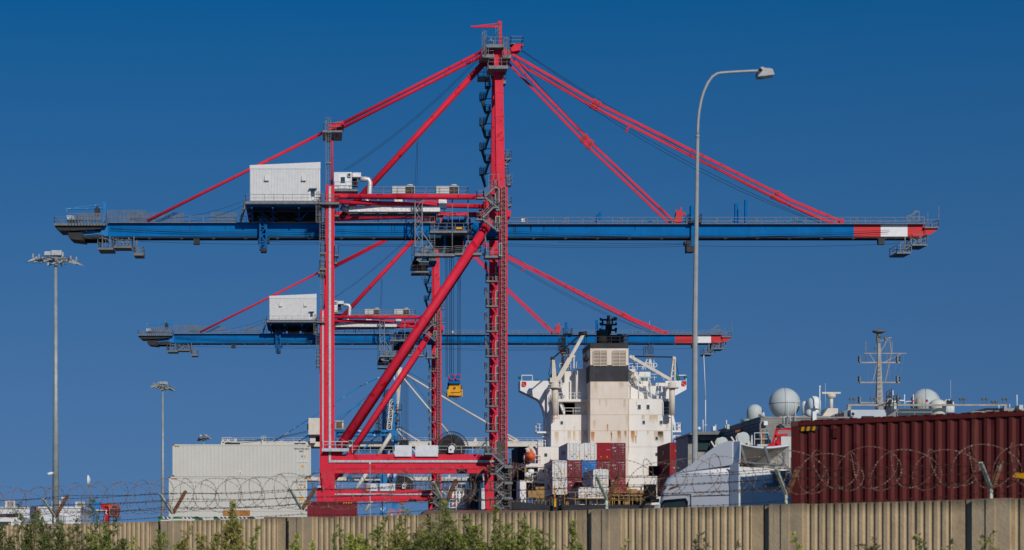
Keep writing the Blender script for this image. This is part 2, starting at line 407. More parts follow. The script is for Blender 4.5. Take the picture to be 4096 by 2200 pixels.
m.pg([(2040,196),(2060,174),(2093,173),(2092,182),(2084,184),(2082,200),(2050,206)], Y1+5.4, Y1+7.6)
part('mast_head', m, 'red')
# service jib on the mast head
m = MB(); a = C(2001, 178, 6); m.bar(a, C(2001, 90, 6), .45); m.bar(C(1992,92,6), C(2006,92,6), .5)
m.bar(C(1998,107,6), C(1884,107,6), .28); m.bar(C(1996,94,6), C(1910,104,6), .16); part('service_jib', m, 'red')
# platforms round the mast head
m = MB()
for (x0,x1,y,da,db) in ((1930,1977,217,2.6,6),(2012,2044,220,2.6,6),(1947,2016,177,2.6,10),(1955,2032,262,1.6,6),(1913,1960,305,9,11),(2013,2024,322,4,6)):
    m.plat(x0, x1, y, Y1+da, Y1+db, t=.5, h=1.2, step=1.2); m.cut()
m.plat(2044, 2093, 172, Y1+5.4, Y1+7.8, t=.15); m.cut(); m.rail([C(1932,178,3), C(1945,178,3)], 2.2, .6); m.cut(); m.rail([C(2016,198,3), C(2030,198,3)], 1.9, .6)
m.cut(); m.ladder(C(1936, 217, 2.5), C(1936, 130, 2.5), .5, cage=True); m.cut(); m.ladder(C(1990, 140, 5.4), C(1990, 105, 5.4), .5, cage=True); m.cut(); m.ladder(C(2024,222,2.6), C(2024,152,2.6), .6, cage=True)
for (x,y) in ((1960,150),(1972,162)): m.cut(); cb(m, x, x+8, y, y+14, 3, 3.6)
part('mast_head_platform', m, 'galv')
# dark stair up beside the mast
m = MB(); d = 8.4
for k in range(8):
    y0, y1 = 745-50*k, 745-50*(k+1)
    xs = 1922 if k % 2 else 1940
    a, b = ((1925, 1941) if k % 2 == 0 else (1958, 1941))
    m.stair(C(1942, y0, d), C(a+2 if k % 2 == 0 else a, y1, d), (0,1,0), .35)
    m.plat((1920 if k % 2 == 0 else 1942), (1938 if k % 2 == 0 else 1963), y1, Y1+d-.1, Y1+d+1.3, t=.15, step=.7)
    m.bar(C(1940,y1,d+.5), C(1968,y1,d+.5), .12)
part('mast_stair', m, 'dark')
# outside platforms on the mast's seaward edge
m = MB()
for (x0,x1,y) in ((2020,2045,632),(2020,2034,654),(2020,2034,702),(2028,2046,735),(2028,2046,818)): m.cut(); m.plat(x0, x1, y, Y1+2, Y1+4, h=1.3, t=.2, step=.8); m.bar(C(x1-2,y,2), C(2019,y+18,2), .1)
m.ladder(C(2037,735,2), C(2037,700,2), .6, cage=True); part('mast_platform', m, 'galv')
# ---- boom girders
def girder(da, db):
    m = MB()
    for i, (x0, x1, mi) in enumerate(((432,1240,0),(1240,2050,0),(2050,3416,0),(3416,3523,1),(3523,3630,2),(3630,3695,1))):
        m.mi = mi; a = W(x0, 890+ (x0-432)*.0017, Y1+5.6); b = W(x1, 946, Y1+5.6)
        m.box(a.x, b.x, Y1+da, Y1+db, b.z, a.z)
    m.mi = 0
    a, b = W(432, 946, Y1+5.6), W(3695, 946, Y1+5.6)
    if da < 8: m.box(a.x+.02, b.x-.02, Y1+da-.08, Y1+db, W(0,893,Y1+5.6).z-.14, W(0,893,Y1+5.6).z-.02) if False else None
    return m
for da in (5.6,):
    m = girder(da, da+3.0); gd = part('boom_girder', m, [M['blue'], M['red2'], M['white2']])
    rr_ = random.Random(12); m = MB()
    for (x, w, h) in ((2053,3,30),(2060,4,34),(2122,3,32),(2125,4,30),(2174,3,22),(2176,3,26),(2240,3,20),(2345,3,18),(2540,3,34),(2760,4,20),(1567,3,34),(1577,3,30),(1512,2,20),(1640,3,18),(760,3,16),(900,2,20),(3060,2,18)):
        for k in range(3):
            xa = x+rr_.uniform(-2,2); a = C(xa,rr_.uniform(897,908),5.56); b = C(xa+w*.5,905+h*rr_.uniform(.5,1),5.56); m.add([a,Vector((b.x,a.y,a.z)),Vector((b.x-.02,a.y,b.z)),Vector((a.x+.04,a.y,b.z-.1))],[(0,1,2,3)])
    part('rust_drip', m, 'drip', gd)
m = MB()
a = W(440, 946, Y1+5.6); b = W(3690, 951, Y1+5.6)
for dd in (5.75, 8.2): m.box(a.x, b.x, Y1+dd, Y1+dd+.3, b.z, a.z-.01)
for k in range(26):
    x = 470+k*128; a = W(x, 953, Y1+5.6); m.box(a.x-.25, a.x+.25, Y1+5.62, Y1+6.3, a.z-.12, a.z+.12)
for x in (786, 3527): a = W(x, 953, Y1+5.6); m.box(a.x-.5, a.x+.5, Y1+5.7, Y1+6.6, a.z-.95, a.z)
part('trolley_rail', m, 'dark')
# walkway with hand rails along the boom top
m = MB(); a = W(2035, 894, Y1+5.0); b = W(3698, 894, Y1+5.0); m.box(a.x, b.x, Y1+4.9, Y1+5.58, a.z-.1, a.z); m.rail([a, b], 1.0, 2.4, .035)
a2 = W(700, 889, Y1+5.0); b2 = W(1300, 889, Y1+5.0); m.box(W(432,889,Y1+5).x, b2.x, Y1+4.9, Y1+5.58, a2.z-.1, a2.z); m.rail([a2, W(985,889,Y1+5)], 1.0, 2.2, .035)
a3 = W(1345, 889, Y1+5); b3 = W(1760, 889, Y1+5); m.box(a3.x, b3.x, Y1+4.9, Y1+5.58, a3.z-.12, a3.z); m.rail([a3, b3], 1.0, 2, .04)
a4 = W(2035, 894, Y1+9.2); b4 = W(3698, 894, Y1+9.2); a4.z=b4.z=a.z; m.rail([a4,b4], 1.0, 3, .035)
for x in (2100, 2255, 2365, 2480, 2690, 2860, 3020, 3180, 3420): cb(m, x, x+11, 874, 877, 4.8, 5.1); m.bar(C(x+1,877,5),C(x+1,892,5),.07); m.bar(C(x+10,877,5),C(x+10,892,5),.07)
part('boom_walkway', m, 'galv')
# boom tip
m = MB(); m.pg([(3697,905),(3756,908),(3756,914),(3722,938),(3697,944)], Y1+5.4, Y1+8.2); m.bx(3697,3701,905,944,Y1+5.4,Y1+9,Y1+5.6); part('boom_tip_bracket', m, 'red2')
m = MB(); m.plat(3697, 3756, 907, Y1+5, Y1+9.5, h=1.15, step=1.0)
m.rail([C(3630,893,5), C(3697,893,5)], 1.1, .8); m.bar(C(3655,893,6),C(3655,845,6),.1); m.bar(C(3677,893,6),C(3677,845,6),.1); m.bar(C(3655,845,6),C(3677,845,6),.14); m.bar(C(3636,865,6),C(3666,847,6),.35,.15)
m.bar(C(3711,905,6),C(3711,850,6),.07); m.bar(C(3755,905,6),C(3755,824,6),.08); m.bar(C(3627,893,6),C(3627,862,6),.08); m.bar(C(3626,862,6),C(3647,862,6),.08)
m.plat(3648, 3710, 976, Y1+4.5, Y1+9, h=1.6, t=.25, step=1); m.plat(3588, 3645, 1008, Y1+4.5, Y1+9, h=1.1, t=.25, step=1)
for (xa,ya,xb,yb) in ((3620,946,3620,1008),(3645,950,3645,1008),(3683,946,3683,976),(3645,952,3683,972),(3610,1006,3683,955),(3710,935,3708,976),(3602,970,3602,1006),(3618,970,3618,1006),(3602,970,3618,970)):
    for dd in (4.6, 8.8): m.bar(C(xa,ya,dd), C(xb,yb,dd), .16)
part('boom_tip_platform', m, 'galv')
# folding frames and posts on the boom
m = MB()
for (x,y0) in ((2985,799),(2952,813)): cb(m, x-5 if x>2960 else x-12, x+5 if x>2960 else x+1, y0, 893, 5.8 if x>2960 else 8.2, 6.4 if x>2960 else 8.8); m.cut()
cb(m, 2387,2395,858,893,8,8.6); m.cut(); cb(m, 2396,2406,848,880,5.8,6.3); m.cut(); cb(m, 2763,2776,822,893,6,7); cb(m, 2765,2777,880,985,5.1,5.5)
part('stay_support_post', m, 'blue')
m = MB(); cb(m, 2747,2777,962,1007,5.2,7); cb(m,2738,2746,965,978,5.2,6.5); cb(m, 2763,2772,890,965,5.2,5.58)
m.plat(2756, 2808, 886, Y1+4.4, Y1+8, h=1.2, step=1); part('boom_rest_platform', m, 'dark')
m = MB(); m.pg([(2698,893),(2706,848),(2712,843),(2726,845),(2732,857),(2726,893)], Y1+6.2, Y1+7.6); m.bar(C(2722,845,6.8),C(2724,829,6.8),.25); m.bar(C(2728,855,6.8),C(2740,855,6.8),.3); m.bar(C(2706,850,6.8),C(2704,838,6.8),.2); m.bar(C(2739,850,6.8),C(2739,860,6.8),.2)
part('boom_latch', m, 'red2')
m = MB(); cb(m, 2086, 2099, 874, 887, 5.0, 5.5); part('equipment_cabinet', m, 'white2')
# ---- forestays (flat eye bars with pins)
def bars(m, pts, w, t, d0s):
    for (x0,y0),(x1,y1) in zip(pts, pts[1:]):
        p, q = C(x0,y0,d0s), C(x1,y1,d0s); m.bar(p, q, w, t, up=(0,1,0))
def stayset(dd):
    m = MB()
    r0 = 6.2
    def Q(x, y): p = C(x, y, r0); p.y = Y1+dd; return p
    def bar(a, b, w=.16, h=.42):
        p, q = Q(*a), Q(*b); d = (q-p).normalized(); s_ = Vector((-d.z,0,d.x))*h/2; n = Vector((0,w/2,0))
        m.add([p-s_-n,p+s_-n,p+s_+n,p-s_+n,q-s_-n,q+s_-n,q+s_+n,q-s_+n],[(0,3,2,1),(4,5,6,7),(0,1,5,4),(1,2,6,5),(2,3,7,6),(3,0,4,7)])
    J = []
    bar((2044,215),(2377,407)); bar((2377,407),(2395,417),.3,.7); bar((2395,417),(3109,774)); bar((3109,774),(3155,799),.3,.6); bar((3155,799),(3365,887),.16,.46)
    bar((2039,233),(2340,546),.16,.36); bar((2340,546),(2364,572),.3,.6); bar((2364,572),(2700,891),.16,.36)
    for (x,y) in ((2377,407),(2395,417),(3109,774),(2340,546),(2364,572),(3365,886)):
        m.lathe(Q(x,y), [(.42,-.25),(.42,.25)], 12, 'y', False)
    m2 = MB()
    for (x,y) in ((2377,407),(2395,417),(3109,774),(2340,546),(2364,572)): m2.lathe(Q(x,y), [(.2,-.33),(.2,.33)], 8, 'y', False)
    st = part('forestay', m, 'red'); part('joint_pin', m2, 'brown', st)
    if dd > 8: m = MB(); q_ = Q(2522,489); m.bar(q_+Vector((.3,-.1,.25)),q_+Vector((-.35,-.1,-1.1)),.3,.3); part('rope_guide', m, 'red', st)
for dd in (6.0, 9.2): stayset(dd)
# ---- backstays, upper and lower diagonal tubes, bracing
for dd in (5.2, 8.7):
    m = MB(); p = C(1927,205,4.9); q = C(1367,493,4.9); p.y = q.y = Y1+dd; m.tube(p, q, .27, n=10); m.bar(q, q+(q-p).normalized()*1.6+Vector((0,0,-.2)), .35, .7)
    if dd < 6: r0 = C(1300,527,7); e = C(588,884,7); m.tube(r0, e, .25, n=10)
    part('backstay', m, 'red')
m = MB(); m.pg([(1316,497),(1372,487),(1376,500),(1330,520),(1310,522)], Y1+4.2, Y1+10.2, Y1+4.9); m.tube(C(1328,520,6),C(1328,745,6),.17); part('backstay_post', m, 'red')
m = MB(); m.plat(1292,1370,521,Y1+4,Y1+11,h=1.2,t=.3,step=1); cb(m,1296,1366,524,534,5,9); cb(m,1302,1345,534,548,5.5,8.5); cb(m,1304,1330,548,560,6,8)
m.ladder(C(1313,745,4.6),C(1313,480,4.6),.6,.4,True); m.plat(1304,1324,648,Y1+4,Y1+5,rail=False); m.rail([C(1304,520,4.2),C(1322,520,4.2)],2,.5)
part('backstay_platform', m, 'galv')
m = MB(); m.tube(C(1950,236,7.5), C(1362,874,9.4), .5, n=18); m.lathe(C(1520,712,8.6),[(.54,-.5),(.54,.5)],18)if False else None
part('upper_diagonal', m, 'red')
for dd in (0.8, FARD+.8):
    m = MB(); p = C(1352,1797,.8); q = C(1958,888,.8); p.y = q.y = Y1+dd
    m.tube(p, q, .72, n=24); m.tube(p.lerp(q,.035), p.lerp(q,.04), .745, n=24)
    g0 = p + (p-q).normalized()*.3; m.bar(g0, g0 + Vector((-.9,0,-1.6)), .9, 1.2)
    k0 = q; m.bar(k0, k0+(q-p).normalized()*2.2, .9, 1.0)
    part('lower_diagonal', m, 'red')
for dd in (.8, FARD+.8):
    m = MB(); p = C(1338,785,.8); q = C(1998,788,.8); p.y = q.y = Y1+dd; m.tube(p, q, .42, n=14)
    m.tube(p+Vector((.0,0,0)), p+Vector((2.2,0,0)), .5, .42, n=14); m.tube(p.lerp(q,.47)-Vector((2.5,0,0)), p.lerp(q,.47)+Vector((2.5,0,0)), .46, n=14)
    part('leg_tie_tube', m, 'red')
for (da, db) in ((1.0, 5.2), (FARD+.4, 12.6)):
    m = MB(); p = C(1340,808,1); q = C(1940,827,5.2); q2 = Vector(q); p.y = Y1+da; q2.y = Y1+db; p.z = q2.z = p.z; m.tube(p, q2, .38, n=14); part('plan_brace', m, 'red')
m = MB(); m.pg([(1935,800),(2000,800),(2000,905),(1965,880),(1935,835)], Y1+4, Y1+5.5); m.pg([(1935,800),(2000,800),(2000,905),(1965,880),(1935,835)], Y1+13, Y1+14.5, Y1+4)
m.pg([(2030,840),(2044,842),(2042,866),(2030,866)], Y1+1, Y1+14); part('boom_hinge_bracket', m, 'red')
# ---- machinery house
m = MB()
def ribbed(m, x0, x1, ytop0, ytop1, ybot, d, n, dep=.11):
    for k in range(n):
        xa = x0+(x1-x0)*k/n; xb = x0+(x1-x0)*(k+.62)/n
        t = ytop0+(ytop1-ytop0)*(k/n); m.bx(xa, xb, t, ybot, Y1+d-dep, Y1+d+.02, Y1+d)
m.pg([(1000,661.5),(1281,649),(1281,804),(1000,804)], Y1+2, Y1+16)
ribbed(m, 1002, 1280, 677, 676, 803, 2, 46)
m.pg([(999,660.5),(1282,648),(1282,675),(999,675)], Y1+1.88, Y1+2.02)
mh = part('machinery_house', m, 'white')
for x in (1058, 1206):
    m = MB(); a, b = C(x,700,1.9), C(x+18,724,1.9); m.box(a.x,b.x,Y1+1.8,Y1+1.9,b.z,a.z)
    m.add([(a.x,Y1+1.8,a.z),(b.x,Y1+1.8,a.z),(b.x,Y1+1.5,b.z),(a.x,Y1+1.5,b.z),(a.x,Y1+1.8,b.z),(b.x,Y1+1.8,b.z)],[(0,1,2,3),(0,3,4),(1,5,2),(3,2,5,4)]); part('vent_hood', m, 'box', mh)
m = MB(); cb(m, 1235,1264,750,803,1.83,1.93); dr = part('door', m, 'white2', mh)
m = MB(); cb(m, 1243,1259,760,786,1.78,1.84); part('door_window', m, 'glass', mh)
m = MB(); cb(m, 1236,1267,751,755,1.2,1.9); part('door_canopy', m, 'galv', mh)
m = MB(); m.plat(981,1284,805,Y1-.2,Y1+17,h=1.1,t=.35,step=1.5); cb(m, 983,1282,811,816,-.15,.0); m.ladder(C(1276,890,.2),C(1276,770,.2),.7,.35,True); m.rail([C(1258,805,-.1),C(1296,805,-.1)],1.2,.8)
m.stair(C(962,885,4.6),C(984,812,4.6),(0,.9,0),.35)
part('house_deck', m, 'galv')
m = MB()
for d in (.6, 5.6, 11.2, 16):
    a = C(985,816,.6); b = C(1290,826,.6); m.box(a.x,b.x,Y1+d,Y1+d+.5,b.z,a.z)
for x in (1004, 1088, 1192, 1284):
    for d in (5.8, 11.6): m.bx(x,x+6,820,889,Y1+d,Y1+d+.4,Y1+.6)
    a = C(x,821,.6); m.box(a.x,a.x+.25,Y1+.6,Y1+16,a.z-.5,a.z)
for (xa,xb) in ((1094,1010),(1198,1250)): m.bar(C(xa,886,5.9),C(xb,826,5.9),.3)
part('house_support_frame', m, 'dblue')
m = MB(); cb(m, 1000,1280,818,824,1.5,15.5); cb(m,1020,1080,832,882,8,13); cb(m,1110,1180,840,884,9,14); cb(m,1205,1270,846,884,8,13); cb(m,1030,1078,862,876,5.2,5.6); part('hoist_machinery', m, 'dark')
# ---- electrical house, air conditioners and foil ducts
m = MB(); cb(m, 1336,1407,688.5,755,1.4,6); eh = part('electrical_house', m, 'white')
m = MB(); cb(m, 1353,1392,697,752,1.33,1.42); part('door', m, 'white2', eh)
m = MB(); cb(m, 1363,1380,708,732,1.28,1.34); part('door_window', m, 'glass', eh)
m = MB(); cb(m, 1390,1404,692,706,1.0,1.42); ac = part('cooler_unit', m, 'box', eh)
m = MB(); m.lathe(C(1397,699,.99),[(.22,-.02),(.22,.02)],12,'y',False); part('fan', m, 'dark', eh)
m = MB(); m.plat(1336,1432,757,Y1+.4,Y1+6.5,h=1.2,t=.3,step=1); cb(m,1345,1425,762,776,1,6); m.bar(C(1430,700,2),C(1430,757,2),.12); part('electrical_house_deck', m, 'galv')
m = MB(); cb(m,1410,1430,708,740,3,5); part('duct_shade', m, 'dark')  # dark block standing in for the shade under the duct box
m = MB(); cb(m, 1410,1444,690,708,1.6,4)
m.path([C(1442,716,3),C(1460,716,3),C(1474,718,3),C(1480,730,3),C(1478,775,3),C(1472,800,3)], .42, 10)
cb(m, 1395,1760,824,846,2.6,4.2); m.path([C(1470,790,3),C(1468,815,3.2),C(1480,836,3.4)],.45,8)
for x in (1578, 1755): cb(m, x,x+32,792,832,2.9,4.1)
m.tube(C(1365,828,3),C(1400,845,3.4),.5)
for k in range(22): cb(m, 1396+k*16.2,1397.4+k*16.2,823.5,846.5,2.55,4.25)
part('foil_duct', m, 'foil')
m = MB(); cb(m, 1690,1760,836,844,6.3,7.9) if False else None
for x in (1569, 1745):
    m.cut(); cb(m, x,x+52,744,773,5,7.4); m.lathe(C(x+70,744,6),[(.5,0),(.55,.12),(.5,.2)],12)
    m.box(C(x+52,0,5).x,C(x+90,0,5).x,Y1+5,Y1+7.4,C(0,747,5).z,C(0,744,5).z); m.box(C(x+88,0,5).x,C(x+90,0,5).x,Y1+5,Y1+7.4,C(0,773,5).z,C(0,747,5).z)
acu = part('air_conditioner', m, 'box')
m = MB()
for x in (1569, 1745): m.cut(); cb(m, x+52.5,x+87.5,747.5,772.5,5.15,7.2)
part('cooling_grille', m, mat('cooler_grille', (.09,.075,.06), .7, var=.3, vs=4))
m = MB(); m.plat(1478,1873,774,Y1+4.6,Y1+8.8,h=1.1,t=.25,step=2.2)
for x in (1510,1622,1692): cb(m, x,x+5,795,890,5,5.3)
for (x,s_) in ((1540,1),(1650,1)): m.bar(C(x-30*s_,850,5),C(x,875,5),.12)
a = C(1400,848,6); m.box(a.x, C(1755,0,6).x, Y1+6, Y1+9, a.z-.25, a.z-.02)
part('service_walkway', m, 'galv')
# ---- trolley, operator cab and its suspended gallery
m = MB(); cb(m, 1771,1863,873,887,3,11,5); cb(m,1775,1784,880,996,4.6,5.2); cb(m,1855,1863,880,996,4.6,5.2); cb(m,1775,1863,928,937,4.6,5.4); cb(m,1748,1760,874,886,4,6); cb(m, 1874,1884,874,886,4,6)
cb(m, 1776,1860,887,925,9,10.5); tr = part('trolley', m, 'blue')
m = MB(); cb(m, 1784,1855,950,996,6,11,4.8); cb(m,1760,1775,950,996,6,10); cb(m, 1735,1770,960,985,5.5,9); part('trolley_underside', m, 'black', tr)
m = MB(); m.plat(1720,1889,922,Y1+1.6,Y1+4.6,h=1.2,t=.35,step=1.4); m.rail([C(1747,885,2.6),C(1884,885,2.6)],1.1,1.6); m.ladder(C(1729,982,2),C(1729,900,2),.8,.4); m.rail([C(1720,922,1.8),C(1738,922,1.8)],2.2,.7)
part('trolley_gallery', m, 'galv', tr)
m = MB(); cb(m, 1825,1849,909,917,2.2,3.2); part('tarpaulin', m, 'yellow', tr)
m = MB(); a = C(1674,1016,1.5); b = C(1674,800,1.5); m.truss(a, b, 1.15, 1.2, r=.07, bay=1.9)
for (x,y0) in ((1809,790),(1872,794)): m.tube(C(x,y0,1.6),C(x,1022,1.6),.1,n=6)
m.plat(1659,1820,1014,Y1+.6,Y1+2.6,h=1.1,t=.4,step=1.5); m.plat(1818,1925,1011,Y1+.6,Y1+2.6,h=1.1,t=.35,step=1.3); m.plat(1940,2006,1022,Y1-.4,Y1+2,h=1.2,t=.35,step=1.2); m.bar(C(1924,1013,1),C(1942,1024,1),.3)
m.bar(C(1690,930,1.2),C(1750,1018,1.2),.16)
for (xa,xb) in ((1872,1845),(1872,1900)): m.bar(C(xa,960,1.2),C(xb,1016,1.2),.14)
m.bar(C(1714,980,2),C(1692,1012,2),.3,.6)
part('cab_gallery', m, 'galv')
m = MB(); cb(m, 1650,1715,1048,1060,2,9); m.pg([(1648,1050),(1662,1022),(1690,1022),(1665,1060),(1648,1066)],Y1+2,Y1+6); m.rail([C(1647,1090,2),C(1716,1090,2)],1.2,.8); m.rail([C(1647,1050,2),C(1712,1050,2)],1.2,.8)
cb(m,1647,1716,1090,1093,2,5); m.ladder(C(1694,1120,2),C(1694,1060,2),.5); m.rail([C(1645,1022,2),C(1652,1022,2)],3.4,.4); part('cab_access_platform', m, 'dark')
m = MB(); cb(m, 1660,1715,1084,1090,1.9,2.2); m.bar(C(1712,985,1.4),C(1672,1045,1.4),.4,.7); cb(m,1682,1715,1043,1049,1.8,4); part('cab_stair', m, 'galv')
m = MB(); m.pg([(1715,1006),(1727,1004),(1742,1004),(1745,1046),(1716,1052)],Y1+4,Y1+8); cab = part('operator_cab', m, mat('cab_glazing',(.10,.17,.17),.1,var=.2,spec=.8))
m = MB(); m.pg([(1713,1050),(1746,1044),(1747,1048),(1745,1052),(1714,1056)],Y1+3.8,Y1+8.2); cb(m,1690,1714,1020,1043,5,8); part('cab_floor', m, 'dblue', cab)
# ---- stairs, screens and lift on the waterside legs
m = MB(); d = FARD-2.2; REF = FARD-2.2
for k in range(8):
    y = 1121+100*k
    m.cut(); m.plat(1945, 1994, y, Y1+d, Y1+d+1.6, t=.28, h=1.1, step=1)
    m.stair(C(1953,y,d+.2),C(1943,y-55,d+.2),(0,.8,0),.35); m.bar(C(1945,y-30,d),C(1941,y-58,d),.08); m.plat(1940,1949,y-50,Y1+d,Y1+d+1.2,t=.15,h=.9,step=.6)
part('leg_stair_landing', m, 'grey')
m = MB()
for k in range(8):
    m.cut(); y = 1121+100*k; m.stair(C(1972,y,d+.3),C(1981,y-76,d+.3),(0,.9,0),.28,False); m.stair(C(1981,y-76,d+.3),C(1960,y-98,d+.3),(0,.9,0),.28,False)
part('leg_stair_flight', m, 'red')
m = MB()
for k in range(8):
    m.cut(); y = 1121+100*k; cb(m,1984,1994,y-56,y-1,d-.06,d-.02)
for (x0,x1,y0,y1) in ((1981,1996,755,825),(1983,1999,865,915),(1997,2007,973,1023)): m.cut(); cb(m,x0,x1,y0,y1,-.7,-.62)
part('mesh_screen', m, 'mesh')
m = MB()
for k in range(8):
    m.cut(); y = 1121+100*k
    for (xa,ya,xb,yb) in ((1983.5,y-57,1994.5,y-57),(1983.5,y,1983.5,y-57),(1994.5,y,1994.5,y-57),(1983.5,y-28,1994.5,y-28)): m.bar(C(xa,ya,d-.1),C(xb,yb,d-.1),.08)
for (x0,x1,y0,y1) in ((1981,1996,755,825),(1983,1999,865,915),(1997,2007,973,1023)):
    m.cut()
    for (xa,ya,xb,yb) in ((x0,y0,x1,y0),(x0,y1,x1,y1),(x0,y0,x0,y1),(x1,y0,x1,y1)): m.bar(C(xa,ya,-.75),C(xb,yb,-.75),.08)
part('screen_frame', m, 'galvl')
m = MB(); cb(m, 2006,2022,747,1835,-.1,0.02); part('lift_shaft_back', m, mat('lift_slot_back',(.34,.016,.034),.7,var=.2))
m = MB(); a = C(2014,1835,-.5); b = C(2014,747,-.5)
for o in (-.32,.32): m.bar(a+Vector((o,0,0)),b+Vector((o,0,0)),.09)
n = int((b.z-a.z)/.68)
for k in range(n+1):
    c = a.lerp(b,k/n); m.bar(c+Vector((-.36,0,0)),c+Vector((.36,0,0)),.10)
    if k < n: e = a.lerp(b,(k+1)/n); s_ = 1 if k % 2 else -1; m.bar(c+Vector((-.3*s_,0,.1)),e+Vector((.3*s_,0,-.1)),.06)
    if k % 5 == 0: m.bar(c+Vector((.3,0,0)),c+Vector((.66,0,0)),.12)
part('lift_mast', m, 'grey')
m = MB(); d = -1.8
for (xa,ya,xb,yb) in ((1936,788,1984,746),(1936,786,2000,835),(1928,875,1976,826),(1926,872,1990,920)): m.stair(C(xa,ya,d),C(xb,yb,d),(0,.9,0),.3)
for (x0,x1,y) in ((1908,1936,788),(1975,1993,747),(1984,2000,836),(1904,1930,874),(1975,1993,826),(1985,1999,919)): m.plat(x0,x1,y,Y1+d-.1,Y1+d+1.1,t=.25,h=1.1,step=.8)
m.stair(C(1946,1015,-.3),C(1942,960,-.3),(0,.9,0),.3); m.rail([C(1955,747,-1),C(1995,747,-1)],2.,.8)
part('boom_access_stair', m, 'galv')
m = MB(); d = -3.
lev = [(1939,1967,1812),(2018,2043,1860),(1962,1984,1892),(2018,2043,1923),(1962,1984,1956),(2018,2043,1988),(1962,1984,2020),(2018,2043,2052),(1962,1984,2084),(2018,2043,2116),(1962,1984,2148),(2018,2043,2180),(1962,1984,2212)]
for i, (x0,x1,y) in enumerate(lev):
    m.plat(x0,x1,y,Y1+d-.1,Y1+d+1.3,t=.25,h=1.1,step=.7)
    if i+1 < len(lev):
        n_ = lev[i+1]; s_ = x1 if x0 < 1990 else x0; t_ = n_[0] if n_[0] > 1990 else n_[1]
        m.stair(C(s_-1,y,d),C(t_,n_[2],d),(0,1,0),.3)
m.tube(C(2043.5,1805,d),C(2043.5,2268,d),.07,n=6); m.tube(C(2043.5,1805,d+1.3),C(2043.5,2268,d+1.3),.07,n=6); m.bar(C(2000,1808,d),C(2043,1808,d),.1); m.rail([C(1935,1812,-1),C(2030,1812,-1)],1.6,1); m.plat(1930,1975,1818,Y1-2.5,Y1+.05,rail=False)
for k in range(5): y = 1868+64*k; m.bar(C(2018,y,d-.2),C(2050,y,d-.2),.25,.4)
m.stair(C(1905,1812,-.8),C(1940,1770,-.8),(0,.8,0),.3)
part('leg_foot_stair', m, 'galv')
m = MB(); cb(m, 1990,2042,1872,2240,-1.5,-1.42); cb(m,1990,2018,1764,1872,-1.5,-1.42); part('stair_screen', m, 'mesh')
# ---- landside ladders and platforms
m = MB(); m.ladder(C(1290,1100,.4),C(1290,846,.4),.7,.4,True)
for (x0,x1,y) in ((1281,1303,1009),(1338,1355,1017),(1279,1303,1072),(1338,1348,1048)): m.plat(x0,x1,y,Y1-.3,Y1+2,h=1.4,t=.3,step=.7)
m.plat(1281,1357,808,Y1-1,Y1+2.4,h=1.2,t=.35,step=1); m.plat(1340,1356,860,Y1,Y1+3,h=1.1,step=.8); m.ladder(C(1350,1870,4),C(1350,760,4),.3,2) if False else None
m.bar(C(1283,1100,.2),C(1283,1010,.2),.1); part('leg_ladder', m, 'grey')
m = MB(); m.plat(1288,1395,1793,Y1-1.2,Y1+.02,h=1.1,t=.5,step=1.1); m.rail([C(1345,1812,.2),C(1936,1812,.2)],1.1,1.8); m.rail([C(1395,1812,-.6),C(1410,1812,-.6)],2,.6); part('beam_walkway', m, 'galvl')
# ---- cable reel and boards on the portal beam
m = MB(); c = C(1806,1794,.7); c.y = Y1+.7
for k in range(44):
    t = 2*math.pi*k/44; v = Vector((math.cos(t),0,math.sin(t))); m.bar(c+v*.5+Vector((0,-.55,0)),c+v*2.72+Vector((0,-.15,0)),.05,.07)
for k in range(44):
    t0, t1 = 2*math.pi*k/44, 2*math.pi*(k+1)/44
    for yy in (-.15,.9): m.bar(c+Vector((math.cos(t0)*2.72,yy,math.sin(t0)*2.72)),c+Vector((math.cos(t1)*2.72,yy,math.sin(t1)*2.72)),.07)
rl = part('cable_reel', m, 'dark')
m = MB(); m.lathe(c,[(.4,.1),(2.25,.1),(2.25,.7),(.4,.7)],40,'y',False); part('wound_cable', m, mat('wound_cable_rubber',(.06,.052,.05),.75,var=.3,vs=2), rl)
m = MB(); m.lathe(c,[(.3,-.62),(.85,-.45),(.9,-.3)],20,'y',False); part('hub_plate', m, 'box', rl)
m = MB(); cb(m,1794,1815,1788,1811,-.5,.1); part('reel_gearbox', m, 'white', rl)
m = MB(); m.lathe(C(1803,1798,-.55),[(.13,-.06),(.13,.06)],10,'y',False); part('reel_motor', m, 'dark', rl)
for (x0,x1) in ((1579,1647),(1661,1752)):
    m = MB(); cb(m,x0,x1,1781,1826,-.32,-.26); part('sheet_board', m, 'panel')
# ---- landward end of the boom
m = MB(); m.plat(216,424,893,Y1+4.5,Y1+10,h=1.1,t=.35,step=1.4); m.box(C(330,0,4.5).x,C(424,0,4.5).x,Y1+5,Y1+9.5,C(0,956,5).z,C(0,951,5).z)
m.pg([(216,897),(404,896),(404,903),(225,903)],Y1+4.6,Y1+9.9); m.rail([C(276,893,4),C(424,893,4)],1.6,.5,.04); part('boom_end_platform', m, 'grey')
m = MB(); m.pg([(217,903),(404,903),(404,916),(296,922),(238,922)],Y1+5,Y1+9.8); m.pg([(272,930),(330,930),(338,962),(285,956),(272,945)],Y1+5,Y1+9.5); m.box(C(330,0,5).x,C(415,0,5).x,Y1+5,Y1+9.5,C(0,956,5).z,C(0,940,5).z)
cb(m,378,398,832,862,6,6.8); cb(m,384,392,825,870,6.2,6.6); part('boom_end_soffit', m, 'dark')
m = MB(); cb(m, 266,305,862,880,6,9); cb(m,405,432,889.5,945,5.65,8.6); m.bar(C(300,916,6),C(405,934,6),.25,.5); cb(m,330,405,930,940,6,9)
